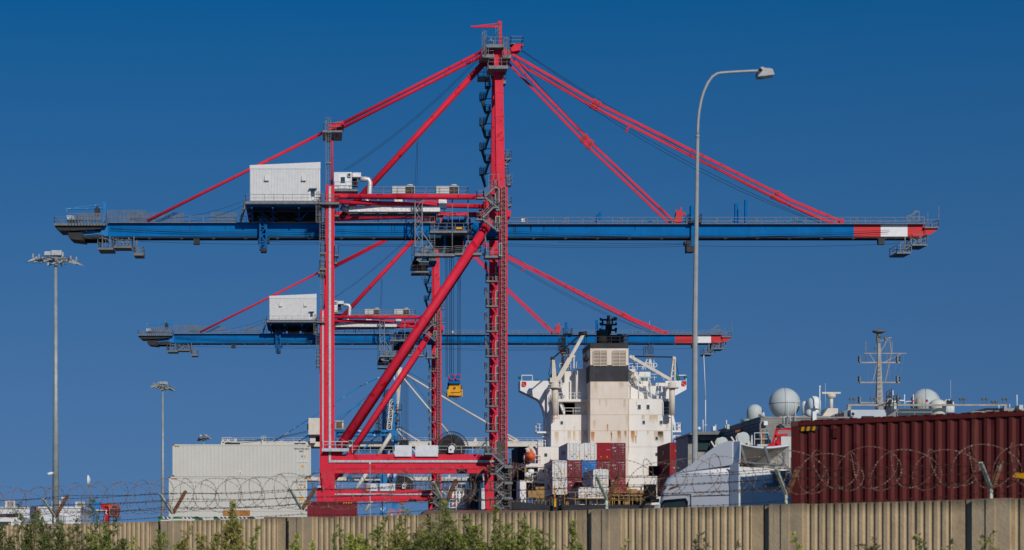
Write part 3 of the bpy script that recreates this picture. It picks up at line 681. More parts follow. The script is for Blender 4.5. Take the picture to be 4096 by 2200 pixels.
m.bar(C(420,890,6.5),C(420,812,6.5),.55); m.bar(C(412,812,6.5),C(427,812,6.5),.6,.2); m.bar(C(420,832,6.5),C(257,836,6.5),.32,.25); m.bar(C(414,818,6.5),C(300,830,6.5),.18); m.bar(C(266,836,6.5),C(266,868,6.5),.06)
part('boom_end_crane', m, 'lblue')
m = MB()
for (x0,x1,y0,d,n) in ((430,583,842,5.4,9),(510,735,852,8.8,11),(845,945,852,5.4,7)):
    m.cut()
    for k in range(n+1): x = x0+(x1-x0)*k/n; m.bar(C(x,889,d),C(x,y0,d),.06)
    m.bar(C(x0,y0,d),C(x1,y0,d),.07); m.bar(C(x0,868,d),C(x1,868,d),.05)
    nn = int((x1-x0)/3)
    for k in range(nn): x = x0+(x1-x0)*k/nn; m.bar(C(x,889,d),C(x,y0,d),.022)
    for k in range(14): yy = y0+(889-y0)*k/14; m.bar(C(x0,yy,d),C(x1,yy,d),.022)
for (x0,x1,y0) in ((276,330,872),(314,405,856)):
    m.cut()
    nn = int((x1-x0)/2.5)
    for k in range(nn): x = x0+(x1-x0)*k/nn; m.bar(C(x,890,5.6),C(x,y0,5.6),.045)
    for yy in (y0,(y0+890)/2): m.bar(C(x0,yy,5.6),C(x1,yy,5.6),.07)
part('mesh_fence', m, 'grey')
m = MB(); m.plat(392,452,990,Y1+4.5,Y1+9,h=1.5,t=.35,step=1); m.plat(455,530,985,Y1+4.5,Y1+8,h=1.1,t=.25,step=1); m.plat(535,573,1012,Y1+4.5,Y1+8,h=1.1,t=.4,step=.8)
for (xa,ya,xb,yb) in ((410,946,410,990),(440,946,440,990),(452,950,452,985),(460,985,490,955),(490,985,520,955),(460,955,525,985),(515,950,515,985),(536,945,536,1008),(520,985,540,1010),(548,960,548,1012),(392,956,392,992)):
    for dd in (4.7, 7.8): m.bar(C(xa,ya,dd),C(xb,yb,dd),.16)
cb(m,420,452,990,996,5,8.5); part('underslung_gallery', m, 'grey')
m = MB(); m.truss(C(1053,1000,5),C(1053,878,5),1.0,1.0,r=.13,bay=1.2,rd=.1); cb(m,1042,1066,980,1003,4.4,6); part('hanging_ladder_frame', m, 'dblue')
m = MB(); cb(m, 1043,1066,990,1006,4.3,6.2); cb(m,1032,1040,952,972,4.6,5.6); cb(m,1068,1078,952,972,4.6,5.6); part('hanging_winch', m, 'dark')
# ---- ropes fixed to the crane
m = MB(); r = .035
def sag(p, q, s_, n=12): return [p.lerp(q, k/n) - Vector((0,0,4*s_*(k/n)*(1-k/n))) for k in range(n+1)]
for (a, b, s_) in ((C(2085,200,6.4),C(3300,890,6.6),1.2),(C(2085,203,7.2),C(3300,890,7.4),1.5),(C(2050,205,6.4),C(3290,892,6.8),2.2),(C(2050,208,7.4),C(3280,892,7.6),2.6),(C(2055,225,6),C(2705,890,6.8),.8),(C(2055,225,7),C(2695,890,7.2),1.)):
    m.path(sag(a, b, s_), r, 4)
for (a, b, s_) in ((C(1938,205,5),C(1375,680,5),1.2),(C(1945,205,6),C(1388,680,6),1.2),(C(1668,568,8),C(1660,742,7),0),(C(1671,568,8),C(1668,742,7),0)): m.path(sag(a,b,s_), r*.8, 4)
for (x0,y0,x1,y1,s_) in ((520,872,985,800,1.2),(520,876,985,818,1.6),(440,905,1300,916,.6),(440,912,1300,925,.6),(440,916,1300,929,.3),(560,966,1320,976,.2),(1040,962,1320,968,.2),(1345,916,1655,920,.2),(1345,923,1655,927,.2),
                         (1340,975,1650,978,.1),(2035,924,3560,920,.8),(2035,931,3560,927,.8),(2030,975,2745,977,.3),(2030,983,2760,984,.3),(2230,968,2760,975,.1),(2780,983,3600,974,.3),(1345,982,1650,984,.1)):
    m.path(sag(C(x0,y0,5.1),C(x1,y1,5.1),s_,8), r*.75, 4)
part('steel_rope', m, 'rope')
# spreader hanging from the trolley
sp = thing('container_spreader', 'yellow container spreader with blue sheaves hanging on ropes from the nearer red crane', 'spreader', (C(1817,0,9).x, Y1+9, C(0,1587,9).z))
m = MB(); m.pg([(1797,1540),(1838,1540),(1841,1562),(1843,1572),(1789,1572),(1792,1560)],Y1+7.6,Y1+10.6,Y1+9); m.pg([(1786,1572),(1845,1572),(1845,1582),(1836,1587),(1790,1585)],Y1+7,Y1+11,Y1+9)
m.bx(1806,1828,1537,1541,Y1+7.5,Y1+10.5,Y1+9)
for x in (1786,1842): m.bx(x,x+5,1562,1590,Y1+6.9,Y1+7.3,Y1+9)
part('spreader_frame', m, 'yellow', sp)
m = MB(); m.bx(1789,1797,1545,1556,Y1+7.8,Y1+10,Y1+9); m.cut(); m.bx(1838,1846,1542,1556,Y1+7.8,Y1+10,Y1+9); m.cut(); m.bx(1800,1836,1572,1574,Y1+6.9,Y1+7,Y1+9)
m.lathe(C(1818,1552,7.55),[(.22,-.1),(.22,.1)],10,'y',False); part('motor_cover', m, 'brown', sp)
m = MB(); m.bx(1793,1838,1528,1538,Y1+7,Y1+11,Y1+9)
for x in (1806,1830):
    for dd in (8,10): m.lathe(C(x,1511,9)+Vector((0,dd-9,0)),[(.43,-.26),(.43,.26)],16,'y',False)
    m.bx(x-7,x+7,1512,1530,Y1+8.1,Y1+9.9,Y1+9)
part('headblock', m, 'blue', sp)
m = MB()
for x in (1806,1830):
    for dd in (8,10): m.lathe(C(x,1511,9)+Vector((0,dd-9,0)),[(.42,-.3),(.52,-.3),(.52,.3),(.42,.3)],20,'y',False,True); m.cut()
part('sheave', m, 'rred', sp)
m = MB()
for x in (1783,1788,1798,1804,1807,1815,1832,1837,1842):
    m.tube(C(x,985,9),C(1806+(x-1806)*.95,1508,9),.035,n=4)
part('hoist_rope', m, 'rope', sp)
# the second, farther crane of the same build
c2 = copy_tree(cr); c2.location.y += 164.; c2['label'] = 'smaller, farther of two red container cranes, its blue boom passing behind the ship funnel'
LOC[c2.name] = (Vector(c2.location), 0)
m = MB(); bc = W(1467, 1952, 493.5)
for k in range(7):
    zz = .75 - k*.25; ww = 1.05 - abs(k-3)*.14; pts = []
    for j in range(26):
        t = j/25; pts.append(bc + Vector(((t*2-1)*ww, 0, zz + .09*math.sin(j*1.9+k) + .05*math.sin(j*.7+2*k))))
    m.path(pts, .035, 4)
build('red_scrawl', m, M['red_ink'], c2)
# ------------------------------------------------------------------ pale blue and white crane behind, and its neighbour
z6 = zm(1200, 1600, 2.306); z8 = zm(1400, 1380, 2.883); zr = zm(1320, 1740, 4.07); zf = zm(860, 1700, 5.32)
Y3 = 640.
oc = thing('old_container_crane', 'old crane with peeling pale blue legs and cream boom, behind the red cranes', 'crane', (W(1560,0,Y3).x, Y3+8, 0), 0, 'old blue and cream cranes')
def D(x, y, d=0): return W(x, y, Y3+d)
def ob(m, x0, x1, y0, y1, da, db, ref=None): return m.bx(x0, x1, y0, y1, Y3+da, Y3+db, Y3+(da if ref is None else ref))
m = MB()
ob(m, 884, 2190, 1768, 1786, 5, 11); ob(m, 884, 2190, 1765, 1768, 4.9, 11.2); ob(m, 1180,1224,1769,1772,3.5,5); ob(m,1193,1206,1772,1780,4,5)
ob(m, 1047,1053,1761,1780,4.5,5.5); part('old_boom', m, 'cream', oc)
m = MB(); m.rail([D(890,1765,5), D(2190,1765,5)], 1.1, 3.2, .03); m.bar(D(1037,1773,5),D(1050,1760,5),.2); m.bar(D(1062,1761,5),D(1075,1773,5),.2)
m.rail([D(1045,1760,5),D(1063,1760,5)],1.2,.7,.05); ob(m,890,896,1758,1772,5,7); ob(m,907,918,1757,1770,5,7); ob(m,936,947,1754,1764,5,8); m.rail([D(888,1770,5),D(925,1770,5)],1.6,.6,.05); ob(m,930,962,1768,1774,4.9,8)
ob(m,1119,1130,1763,1766,5,5.3); part('boom_fittings', m, 'cream', oc)
m = MB(); ob(m, 888, 2190, 1786, 1790, 5.2, 11); ob(m, 900,960,1770,1779,4.85,5); part('boom_underside_shade', m, 'dark', oc)  # dark strip painted for the shadow beneath the cream boom
m = MB(); ob(m, 1234, 1300, 1672, 1738, 2, 12); mh = part('machinery_house', m, 'cream', oc)
m = MB(); ob(m, 1229,1235,1695,1719,3,5); ob(m,1236,1300,1738,1745,2,12); ob(m,1242,1300,1738,1765,6,11); part('house_frame', m, 'dark', oc)
m = MB(); ob(m,1240,1262,1744,1772,3,5); m.cut(); ob(m,1342,1374,1684,1716,2,6); m.pg([(1340,1683),(1376,1683),(1376,1686),(1340,1686)],Y3+1.5,Y3+6.5); part('electrical_house', m, 'cream', oc)
m = MB(); ob(m,1345,1368,1690,1712,1.8,2); part('house_opening', m, 'brown', oc)
m = MB(); ob(m,1338,1400,1714,1719,1,6); m.rail([D(1375,1714,1),D(1400,1714,1)],1.2,.8,.05); m.truss(D(1361,1772,2),D(1361,1719,2),1.2,1.2,r=.1,bay=1.5); part('house_deck', m, 'galv', oc)
m = MB()
for (x,dx,d) in ((1534,0,14),(1580,0,1)):
    m.cut()
    m.bx(x-5.5,x+6.5,1500 if d<5 else 1560,2262,Y3+d,Y3+d+1.2)
m.bx(1521,1530,1890,2262,Y3+.5,Y3+2); m.bx(1534,1549,1890,2262,Y3-1,Y3+.4)
m.pg([(1560,1723),(1592,1721),(1592,1760),(1575,1760)],Y3-.2,Y3+1); ob(m,1578,1592,1740,1790,0,1.4)
part('leg', m, 'lblue', oc)
m = MB()
for (ya,yb,d) in ((1726,1724,1),(1729,1727,10),(1738,1738,10),(1743,1740,1)): m.tube(D(1340,ya,d),D(1570,yb,d),.42,n=10)
m.tube(D(1340,1724,1),D(1338,1790,1),.5,n=8); ob(m,1415,1570,1790,1800,8,10); m.tube(D(1455,1795,3),D(1515,1735,10),.3,n=8)
m.tube(D(1548,1590,4),D(1450,1740,8),.45,n=8); part('leg_tie_tube', m, 'lblue', oc)
m = MB()
m.tube(D(1566,1734,.5),D(1510,1822,.5),.62,n=12); m.cut(); m.tube(D(1466,1894,2),D(1421,1960,2),.62,n=12)
for (xa,ya,xb,yb) in ((1603,1470,1583,1716),(1595,1465,1586,1630)): m.cut(); m.tube(D(xa,ya,3),D(xb,yb,3),.45,n=8)
m.pg([(1588,1470),(1600,1470),(1606,1500),(1588,1640),(1584,1640),(1584,1520)],Y3+3,Y3+4); m.cut(); m.tube(D(1573,1600,6),D(1554,1718,6),.3,n=6); m.cut(); m.tube(D(1545,1600,9),D(1541,1718,9),.25,n=6)
m.cut(); m.truss(D(1568,1600,2),D(1556,1718,2),1.3,1.3,r=.12,bay=2)
part('mast_frame', m, 'cream', oc)
m = MB()
for dd in (5,9):
    m.tube(D(1614,1492,dd),D(1840,1629,dd),.32,n=8); m.tube(D(1840,1629,dd),D(2060,1756,dd),.32,n=8); m.tube(D(1606,1503,dd),D(1800,1738,dd),.3,n=8)
m.pg([(2030,1740),(2050,1745),(2078,1762),(2058,1766),(2036,1757)],Y3+5,Y3+6); m.pg([(1898,1756),(1904,1749),(1908,1766),(1893,1766)],Y3+5,Y3+6); part('forestay', m, 'cream', oc)
m = MB()
for dd in (5,9):
    m.tube(D(1580,1480,dd),D(1440,1545,dd),.16,n=6); m.tube(D(1440,1545,dd),D(1095,1767,dd),.17,n=6); m.tube(D(1444,1614,dd),D(1195,1766,dd),.24,n=6)
part('backstay', m, 'lblue', oc)
m = MB()
for (x0,x1,y) in ((1587,1606,1637),(1588,1600,1678),(1588,1600,1706),(1500,1525,1720),(1503,1520,1690),(1578,1602,1762),(1532,1550,1580)): m.plat(x0,x1,y,Y3-1,Y3+1,h=1.6,t=.3,step=.7)
m.truss(D(1553,1790,7),D(1553,1560,7),1.4,1.4,r=.1,bay=2.5); m.truss(D(1521,1725,5),D(1521,1640,5),1.2,1.2,r=.1,bay=2); m.ladder(D(1512,1780,0),D(1512,1680,0),.8,.5)
for k in range(11): x = 1416+k*12.5; m.path([D(x,1797,6),D(x+3,1812,6),D(x+9,1812,6),D(x+12,1797,6)],.06,4)
m.rail([D(1600,1762,2),D(1640,1775,2)],1.5,.8,.06); ob(m,1605,1635,1760,1790,3,6); ob(m,1560,1580,1790,1808,3,6); part('access_platform', m, 'dark', oc)
m = MB()
for x in (1607,1612,1617,1623,1627,1632): m.tube(D(x,1480,6),D(x,1800,6),.05,n=4)
m.path([D(1230,1724,4),D(1100,1752,4),D(950,1766,4)],.06,4); m.path([D(1230,1728,5),D(1100,1757,5),D(950,1768,5)],.06,4); m.tube(D(1620,1480,6),D(1830,1600,6),.05,n=4); m.tube(D(1620,1476,6),D(1800,1740,6),.04,n=4) ; m.tube(D(1560,1500,6),D(1340,1700,6),.05,n=4)
part('steel_rope', m, 'rope', oc)
oc2 = copy_tree(oc); oc2.location.y += 274; oc2.location.x += 10.5
oc2['label'] = 'smaller far-off crane with cream boom seen low through the portal, below the first cream boom'; LOC[oc2.name] = (Vector(oc2.location), 0)
# cable wheel on a pale blue post, seen under the portal
cw = thing('quay_cable_post', 'short pale blue post topped by a wire wheel, seen under the lower red portal beam', 'cable post', (W(1610,0,560).x, 560, 0))
m = MB(); m.bx(1604,1616,2026,2275,560,561); part('post', m, 'lblue', cw)
m = MB(); c = W(1611,2018,559.6)
for k in range(20):
    t = 2*math.pi*k/20; v = Vector((math.cos(t),0,math.sin(t))); w_ = Vector((math.cos(t+.314),0,math.sin(t+.314))); m.bar(c, c+v*1.05, .05); m.bar(c+v*1.05, c+w_*1.05, .07)
part('wheel', m, 'galv', cw)
m = MB(); m.bx(1596,1604,2035,2064,559,560.5); m.bx(1603,1613,2003,2014,559.2,560.4); part('motor_box', m, 'orange', cw)
cw2 = thing('hose_reel', 'pink spoked hose reel standing low just above the wall', 'reel', (W(1567,0,300).x, 300, 0))
m = MB(); c = W(1567,2055,300)
for k in range(30):
    t = math.pi*2*k/30; v = Vector((math.cos(t),0,math.sin(t))); w_ = Vector((math.cos(t+.2094),0,math.sin(t+.2094))); m.bar(c+v*.3, c+v*.75, .06); m.bar(c+v*.75, c+w_*.75, .06); m.bar(c+v*.3, c+w_*.3, .1)
part('reel', m, mat('faded_pink_paint',(.45,.2,.2),.6), cw2)
m = MB(); m.tube(c+Vector((0,.2,0)), (c.x,300.2,0), .14, n=8); m.bar((c.x-.9,300.2,0),(c.x,300.2,2),.15); part('stand', m, 'cream', cw2)
# ------------------------------------------------------------------ container ship seen from astern
s7 = zm(2000, 1240, 2.471); s4 = zm(1900, 1600, 2.306)
sh = thing('container_ship', 'white ship stern with rust streaked casing and black banded louvred funnel', 'ship', (W(2444,0,361).x, 361, -3.5))
def sb(m, z, x0, x1, y0, y1, Ya, Yb, ref=None):
    a = z(x0,y0); b = z(x1,y1); return m.bx(a[0], b[0], a[1], b[1], Ya, Yb, ref)
def sp_(m, z, pts, Ya, Yb, ref=None): return m.pg([z(*p) for p in pts], Ya, Yb, ref)
def SP(z, x, y, Y): q = z(x, y); return W(q[0], q[1], Y)
def spart(n, m, mm): return part(n, m, mm, sh)
YS = 361.
m = MB()
sb(m, s7, 505, 895, 1035, 1420, YS, YS+12); sb(m, s7, 1265, 1690, 880, 1420, YS, YS+12)
lowl = s4(700, 0)[0]; m.bx(2204, 2690, 1800, 2262, YS+.02, YS+12, YS)
sb(m, s7, 640, 760, 590, 1040, YS+3, YS+12, YS); sb(m, s7, 760, 895, 575, 882, YS+1.2, YS+12, YS); sb(m, s7, 575, 895, 880, 905, YS+.1, YS+12, YS)
sb(m, s7, 760, 890, 905, 1036, YS+2.2, YS+12, YS); sb(m, s7, 505, 580, 905, 1036, YS+.05, YS+3, YS); sb(m, s7, 640,760,905,1036,YS+3,YS+5,YS)
sb(m, s7, 1265, 1525, 590, 885, YS+4, YS+12, YS); sb(m, s7, 1265, 1640, 735, 885, YS+3, YS+12, YS); sb(m, s7, 1265, 1345, 580, 612, YS+1, YS+4, YS); sb(m,s7,1500,1740,695,730,YS+5,YS+8,YS)
sb(m, s7, 505,640,760,1036,YS+6,YS+12,YS)
sb(m, s4, 582, 702, 432, 1000, YS-2.2, YS+6); sb(m, s4, 470, 705, 585, 620, YS-2.4, YS+5); sb(m, s4, 455,590,735,760,YS-2.6,YS+3)
spart('superstructure', m, 'ship')
m = MB()
sp_(m, s7, [(200,700),(470,700),(505,760),(505,1040),(445,1040),(430,965),(400,905),(375,880),(200,795)], YS+7, YS+10.5); m.cut()
sp_(m, s7, [(1640,700),(1843,698),(1843,785),(1725,850),(1690,900),(1640,900)], YS+7, YS+10.5)
for (x0, x1) in ((215,320),(1745,1840)):
    m.cut()
    m.bar(SP(s7,x0,645,YS+8),SP(s7,x1,645,YS+8),.14); m.bar(SP(s7,x0,645,YS+8),SP(s7,x0,700,YS+8),.1); m.bar(SP(s7,x1,645,YS+8),SP(s7,x1,700,YS+8),.1)
spart('bridge_wing', m, 'white2')
m = MB()
for (x,y) in ((238,735),(1818,728)):
    sb(m, s7, x-22,x+22,y-26,y-20,YS+6.9,YS+7); sb(m, s7, x-22,x-17,y-26,y+24,YS+6.9,YS+7); sb(m,s7,x-22,x+22,y-2,y+3,YS+6.9,YS+7); sb(m,s7,x-3,x+3,y-24,y+18,YS+6.88,YS+7); sb(m,s7,x+16,x+22,y-26,y+14,YS+6.9,YS+7); m.lathe(SP(s7,x,y,YS+6.85),[(.28,-.03),(.42,-.05),(.42,.05),(.28,.03)],14,'y',False,True); m.bar(SP(s7,x-20,y+20,YS+6.9),SP(s7,x+18,y-22,YS+6.9),.12); m.cut() if False else sb(m,s7,x-18,x+10,y+12,y+18,YS+6.9,YS+7)
spart('lifebuoy_rack', m, 'rred')
m = MB()
for (x,y) in ((195,668),(1832,662),(362,697),(1745,655),(1760,683),(502,650),(490,686)): m.lathe(SP(s7,x,y,YS-2 if 480<x<1000 or 1700<x<1800 else YS+7.5),[(.1,-.25),(.28,-.2),(.28,.25),(.1,.3)],12,'y'); m.cut()
spart('winch_motor', m, 'dkgreen')
# casing and funnel
YC = 357.5
m = MB(); sb(m, s7, 893, 1270, 700, 1430, YC, YC+10); sb(m, s7, 893, 1270, 376, 548, YC, YC+10); m.bx(2361,2514,1800,2262,YC+.01,YC+10,YC); fc = spart('funnel_casing', m, 'casing')
m = MB(); sb(m, s7, 890, 1268, 544, 706, YC-.05, YC+10.03); sb(m, s7, 890, 1268, 328, 378, YC-.05, YC+10.03); part('funnel_band', m, 'funnel', sh)
m = MB()
for (x0,x1) in ((925,1056),(1114,1244)):
    m.cut()
    for k in range(11): y = 402+k*14; a=SP(s7,x0,y,YC-.1); b=SP(s7,x1,y+9,YC-.1); m.add([(a.x,YC-.25,b.z),(b.x,YC-.25,b.z),(b.x,YC-.02,a.z),(a.x,YC-.02,a.z),(a.x,YC-.2,b.z-.04),(b.x,YC-.2,b.z-.04)],[(0,1,2,3),(0,1,5,4)])
    for x in (x0,(x0+x1)/2,x1): m.bar(SP(s7,x,400,YC-.26),SP(s7,x,556,YC-.26),.07)
part('louvre', m, 'casing', fc)
m = MB()
for (x0,x1) in ((925,1056),(1114,1244)): sb(m,s7,x0,x1,400,556,YC-.04,YC+.02)
part('louvre_back', m, 'black', fc)
m = MB()
c = SP(s7,1008,330,YC+4); m.lathe(c,[(.95,0),(.98,2.25),(.9,2.25),(.85,1.6)],24)
for (x,y,r) in ((1075,250,.62),(1127,250,.7),(1142,262,.45),(1182,240,.62),(1197,258,.6)):
    c = SP(s7,x,330,YC+5); h = SP(s7,x,y,YC+5).z-c.z; m.cut(); r *= .8; m.lathe(c,[(r,0),(r,h),(r*.8,h),(r*.8,h*.7)],12)
spart('exhaust_pipe', m, 'sooty')
m = MB(); d = YC+6
m.tube(SP(s7,1072,330,d),SP(s7,1072,55,d),.28,n=8); sb(m,s7,1045,1100,150,235,d-.3,d+.3); sb(m,s7,1062,1082,75,150,d-.2,d+.2)
for (x0,x1,y) in ((990,1155,97),(990,1152,145),(985,1155,200)): m.bar(SP(s7,x0,y,d),SP(s7,x1,y,d),.28,.3)
for (x,y0,y1) in ((995,80,100),(1148,68,100),(1110,80,145),(1130,70,100),(1015,97,145),(995,127,150),(1148,120,150),(990,183,203),(1145,175,225),(1060,97,145),(1085,97,145),(1100,145,200)): m.bar(SP(s7,x,y0,d),SP(s7,x,y1,d),.26)
for (x,y) in ((995,86),(1148,132),(993,132),(990,188),(1140,190),(1152,185)): sb(m,s7,x-6,x+6,y-8,y+8,d-.3,d+.3)
m.cut(); m.rail([SP(s7,940,330,YC),SP(s7,1265,330,YC)],1.2,1.5,.05); spart('signal_mast', m, 'black')
m = MB(); sb(m,s7,1215,1262,252,260,d,d+.3); m.bar(SP(s7,1236,256,d),SP(s7,1236,330,d),.2); sb(m,s7,1234,1252,275,312,d-.5,d)
m.rail([SP(s7,1216,330,d),SP(s7,1255,330,d)],1.6,.6,.05); m.bar(SP(s7,1478,105,d),SP(s7,1478,350,d),.06); spart('small_aerial', m, 'cream')
# windows, openings, seams, stains
m = MB()
for (x0,x1,y0,y1) in ((1363,1390,938,980),(1450,1477,938,980),(1408,1432,1095,1127),(1580,1605,1095,1127),(1537,1560,1253,1284),(598,622,1100,1130)): m.cut(); sb(m,s7,x0,x1,y0,y1,YS-.06,YS+.05,YS)
for (x0,x1,y0,y1) in ((640,666,492,522),(1665,1687,488,515),(625,640,640,670),(622,640,790,828)): m.cut(); sb(m,s4,x0,x1,y0,y1,(YS-2.26) if x0<700 else YS-.06,(YS-2.1) if x0<700 else YS+.05)
wn = spart('window', m, 'glass')
m = MB()
for (x0,x1,y0,y1) in ((1363,1390,938,980),(1450,1477,938,980),(1408,1432,1095,1127),(1580,1605,1095,1127),(1537,1560,1253,1284),(598,622,1100,1130)):
    m.cut()
    for (a,b,c,d) in ((x0-3,x0,y0-3,y1+3),(x1,x1+3,y0-3,y1+3),(x0,x1,y0-3,y0),(x0,x1,y1,y1+3)): sb(m,s7,a,b,c,d,YS-.1,YS+.02,YS)
part('window_frame', m, 'cream', sh)
m = MB(); sb(m,s7,1405,1515,638,678,YS+3.95,YS+4.1,YS); part('bridge_window', m, mat('pale_green_glass',(.22,.34,.30),.1,spec=.8), sh)
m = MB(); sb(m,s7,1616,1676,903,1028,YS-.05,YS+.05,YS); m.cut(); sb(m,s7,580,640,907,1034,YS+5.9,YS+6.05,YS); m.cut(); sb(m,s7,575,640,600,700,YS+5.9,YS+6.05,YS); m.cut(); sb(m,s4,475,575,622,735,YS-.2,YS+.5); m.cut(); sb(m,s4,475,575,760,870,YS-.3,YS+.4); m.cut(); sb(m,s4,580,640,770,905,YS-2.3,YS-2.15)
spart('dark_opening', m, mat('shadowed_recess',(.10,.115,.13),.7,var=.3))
m = MB()
for (x0,x1,y) in ((505,1690,1035),(505,1690,1193),(895,1690,878),(505,1690,1353)): sb(m,s7,x0,x1,y-1.2,y+1.2,YS-.03 if not 895<x0<1270 else YC-.03,YS+.02,YS)
for y in (706,878,1035,1193,1353): sb(m,s7,893,1270,y-1.2,y+1.2,YC-.03,YC+.02)
sb(m,s7,887,890,890,1420,YS-.12,YS,YS); sb(m,s7,1271,1274,880,1420,YS-.12,YS,YS)
spart('plate_seam', m, mat('rusty_seam',(.45,.34,.24),.7,var=.2))
m = MB(); random.seed(3)
def stain(x, y, w, h, Y, z=s7):
    m.cut(); a = SP(z,x,y,Y); b = SP(z,x+w,y+h,Y); n = max(2,int(w/5)); W_ = b.x-a.x
    for k in range(n):
        xa = a.x+W_*k/n; hh = (a.z-b.z)*random.uniform(.45,1); m.add([(xa,Y-.02,a.z),(xa+W_/n,Y-.02,a.z),(xa+W_/n*.7,Y-.02,a.z-hh),(xa+W_/n*.3,Y-.02,a.z-hh)],[(0,1,2,3)])
for (x,y,w,h,Y) in ((900,1203,34,125,YC),(1160,1193,34,110,YC),(1056,1130,14,90,YC),(1292,1193,40,140,YS),(1095,1215,14,100,YC),(1230,1195,20,90,YC),(1335,1240,14,90,YS),(520,1040,20,80,YS),(1660,1060,14,70,YS)): stain(x,y,w,h,Y)
spart('rust_streak', m, mat('orange_rust_run',(.52,.23,.07),.8,var=.25,vs=3))
m = MB()
for (x,y,w,h,Y) in ((560,1035,30,60,YS),(668,1195,34,120,YS),(785,1195,20,120,YS),(825,1195,36,70,YS),(1475,1035,85,90,YS),(1520,1193,90,120,YS),(1580,1125,24,30,YS),(920,1090,26,110,YC),(728,1150,12,45,YS),(1090,1193,20,60,YC),(1340,1193,20,60,YS),(1450,1193,20,60,YS),(1345,905,8,60,YS),(1470,985,8,50,YS),(980,880,14,90,YC),(1045,880,12,110,YC),(540,1200,40,160,YS),(720,1198,26,140,YS),(860,1040,22,70,YS),(1400,1035,30,80,YS),(1560,1200,60,170,YS),(1640,1100,26,120,YS),(930,706,30,120,YC),(1180,706,40,90,YC),(1220,880,24,120,YC),(905,560,16,60,YC),(1250,1040,16,120,YC)): stain(x,y,w,h,Y)
spart('pale_rust_stain', m, mat('pale_rust_run',(.68,.54,.36),.7,var=.12,vs=3))
# rails, ladders, platforms
m = MB()
def rl(x0, x1, y, Y, h=1.1, z=s7, step=1.5): m.rail([SP(z,x0,y,Y),SP(z,x1,y,Y)],h,step,.035)
for a in ((755,885,575,YS+1),(580,890,880,YS+.2),(640,890,1030,YS+.2),(1275,1520,590,YS+4),(1275,1640,872,YS-.0),(1340,1620,695,YS+3),(1616,1676,1028,YS-.1),(590,700,590,YS+4),(470,605,768,YS-2.5),(1635,1765,768,YS-2.5)): rl(*a); m.cut()
for (x0,x1,y) in ((365,500,1200),(370,500,1360),(1700,1790,1190),(1700,1788,1312)):
    m.cut(); yy = YS+2; a = SP(s7,x0,y,yy); b = SP(s7,x1,y,yy); m.box(a.x,b.x,yy,yy+2.4,a.z-.3,a.z); m.rail([(a.x,yy,a.z),(b.x,yy,a.z)],1.3,.5,.04); m.rail([(a.x if x0<1000 else b.x,yy,a.z),(a.x if x0<1000 else b.x,yy+2.4,a.z)],1.3,.6,.04)
    m.bar((a.x if x0<1000 else b.x,yy+1,a.z-.2),(b.x if x0<1000 else a.x,yy+1,a.z-1.4),.2)
m.cut(); m.stair(SP(s7,1390,730,YS+2),SP(s7,1315,600,YS+2),(0,.8,0),.4); m.cut(); m.stair(SP(s7,1500,870,YS+1),SP(s7,1470,720,YS+1),(0,.8,0),.3); m.cut(); m.stair(SP(s7,640,870,YS+1),SP(s7,605,740,YS+1),(0,.8,0),.3); m.cut(); m.stair(SP(s7,640,1030,YS+1),SP(s7,590,910,YS+1),(0,.8,0),.3)
m.cut(); m.rail([SP(s4,455,582,YS-2.4),SP(s4,605,582,YS-2.4)],1.3,1,.045); m.cut(); m.rail([SP(s4,490,735,YS-2.4),SP(s4,575,735,YS-2.4)],1.3,1,.04)
m.cut(); m.stair(SP(s7,470,1190,YS+3),SP(s7,440,1050,YS+3),(0,.8,0),.3); m.cut(); m.stair(SP(s7,1735,1190,YS+3),SP(s7,1705,1050,YS+3),(0,.8,0),.3)
for x in (765,890,1370): m.cut(); m.tube(SP(s7,x,600,YS-.1),SP(s7,x,875,YS-.1),.09,n=6)
m.cut(); m.path([SP(s7,505,1040,YS-.1),SP(s7,505,1062,YS-.1),SP(s7,570,1062,YS-.1),SP(s7,578,1040,YS-.1)],.1,6); m.cut(); m.path([SP(s7,1612,905,YS-.12),SP(s7,1612,1045,YS-.12),SP(s7,1640,1058,YS-.12),SP(s7,1700,1060,YS-.12),SP(s7,1700,1310,YS-.12)],.12,6)
spart('ship_rail', m, 'white2')
# cranes on the superstructure
YK = YS-2.2
m = MB(); c = SP(s7,543,1040,YK); t = SP(s7,543,715,YK); m.tube(c,t,.58,n=18); c = SP(s7,543,770,YK); m.lathe(c,[(1.15,-.1),(1.2,0),(1.2,.15),(.75,.2),(.75,.9),(.5,1.0)],20)
sp_(m,s7,[(514,465),(540,485),(563,690),(515,690)],YK-.5,YK-.2); sp_(m,s7,[(514,465),(540,485),(563,690),(515,690)],YK+.2,YK+.5,YK-.5); sb(m,s7,495,580,670,715,YK-.7,YK+.7)
m.bar(SP(s7,572,690,YK),SP(s7,822,245,YK),.5,.55); m.bar(SP(s7,572,690,YK),SP(s7,690,480,YK),.62,.8)
sb(m,s7,725,738,470,575,YK+1,YK+1.4); sb(m,s7,716,742,445,470,YK+.9,YK+1.5)
spart('provision_crane', m, 'cream')
m = MB(); c = SP(s7,1701,1040,YK); t = SP(s7,1701,715,YK); m.tube(c,t,.5,n=18); c = SP(s7,1701,770,YK); m.lathe(c,[(1.1,-.1),(1.15,0),(1.15,.15),(.7,.2),(.7,.9),(.45,1.0)],20)
for (xa,xb) in ((1686,1714),(1726,1730)): m.bar(SP(s7,xa,700,YK),SP(s7,xb,470,YK),.22,.6)
for y in (540,600,655): m.bar(SP(s7,1696,y,YK),SP(s7,1728,y,YK),.2)
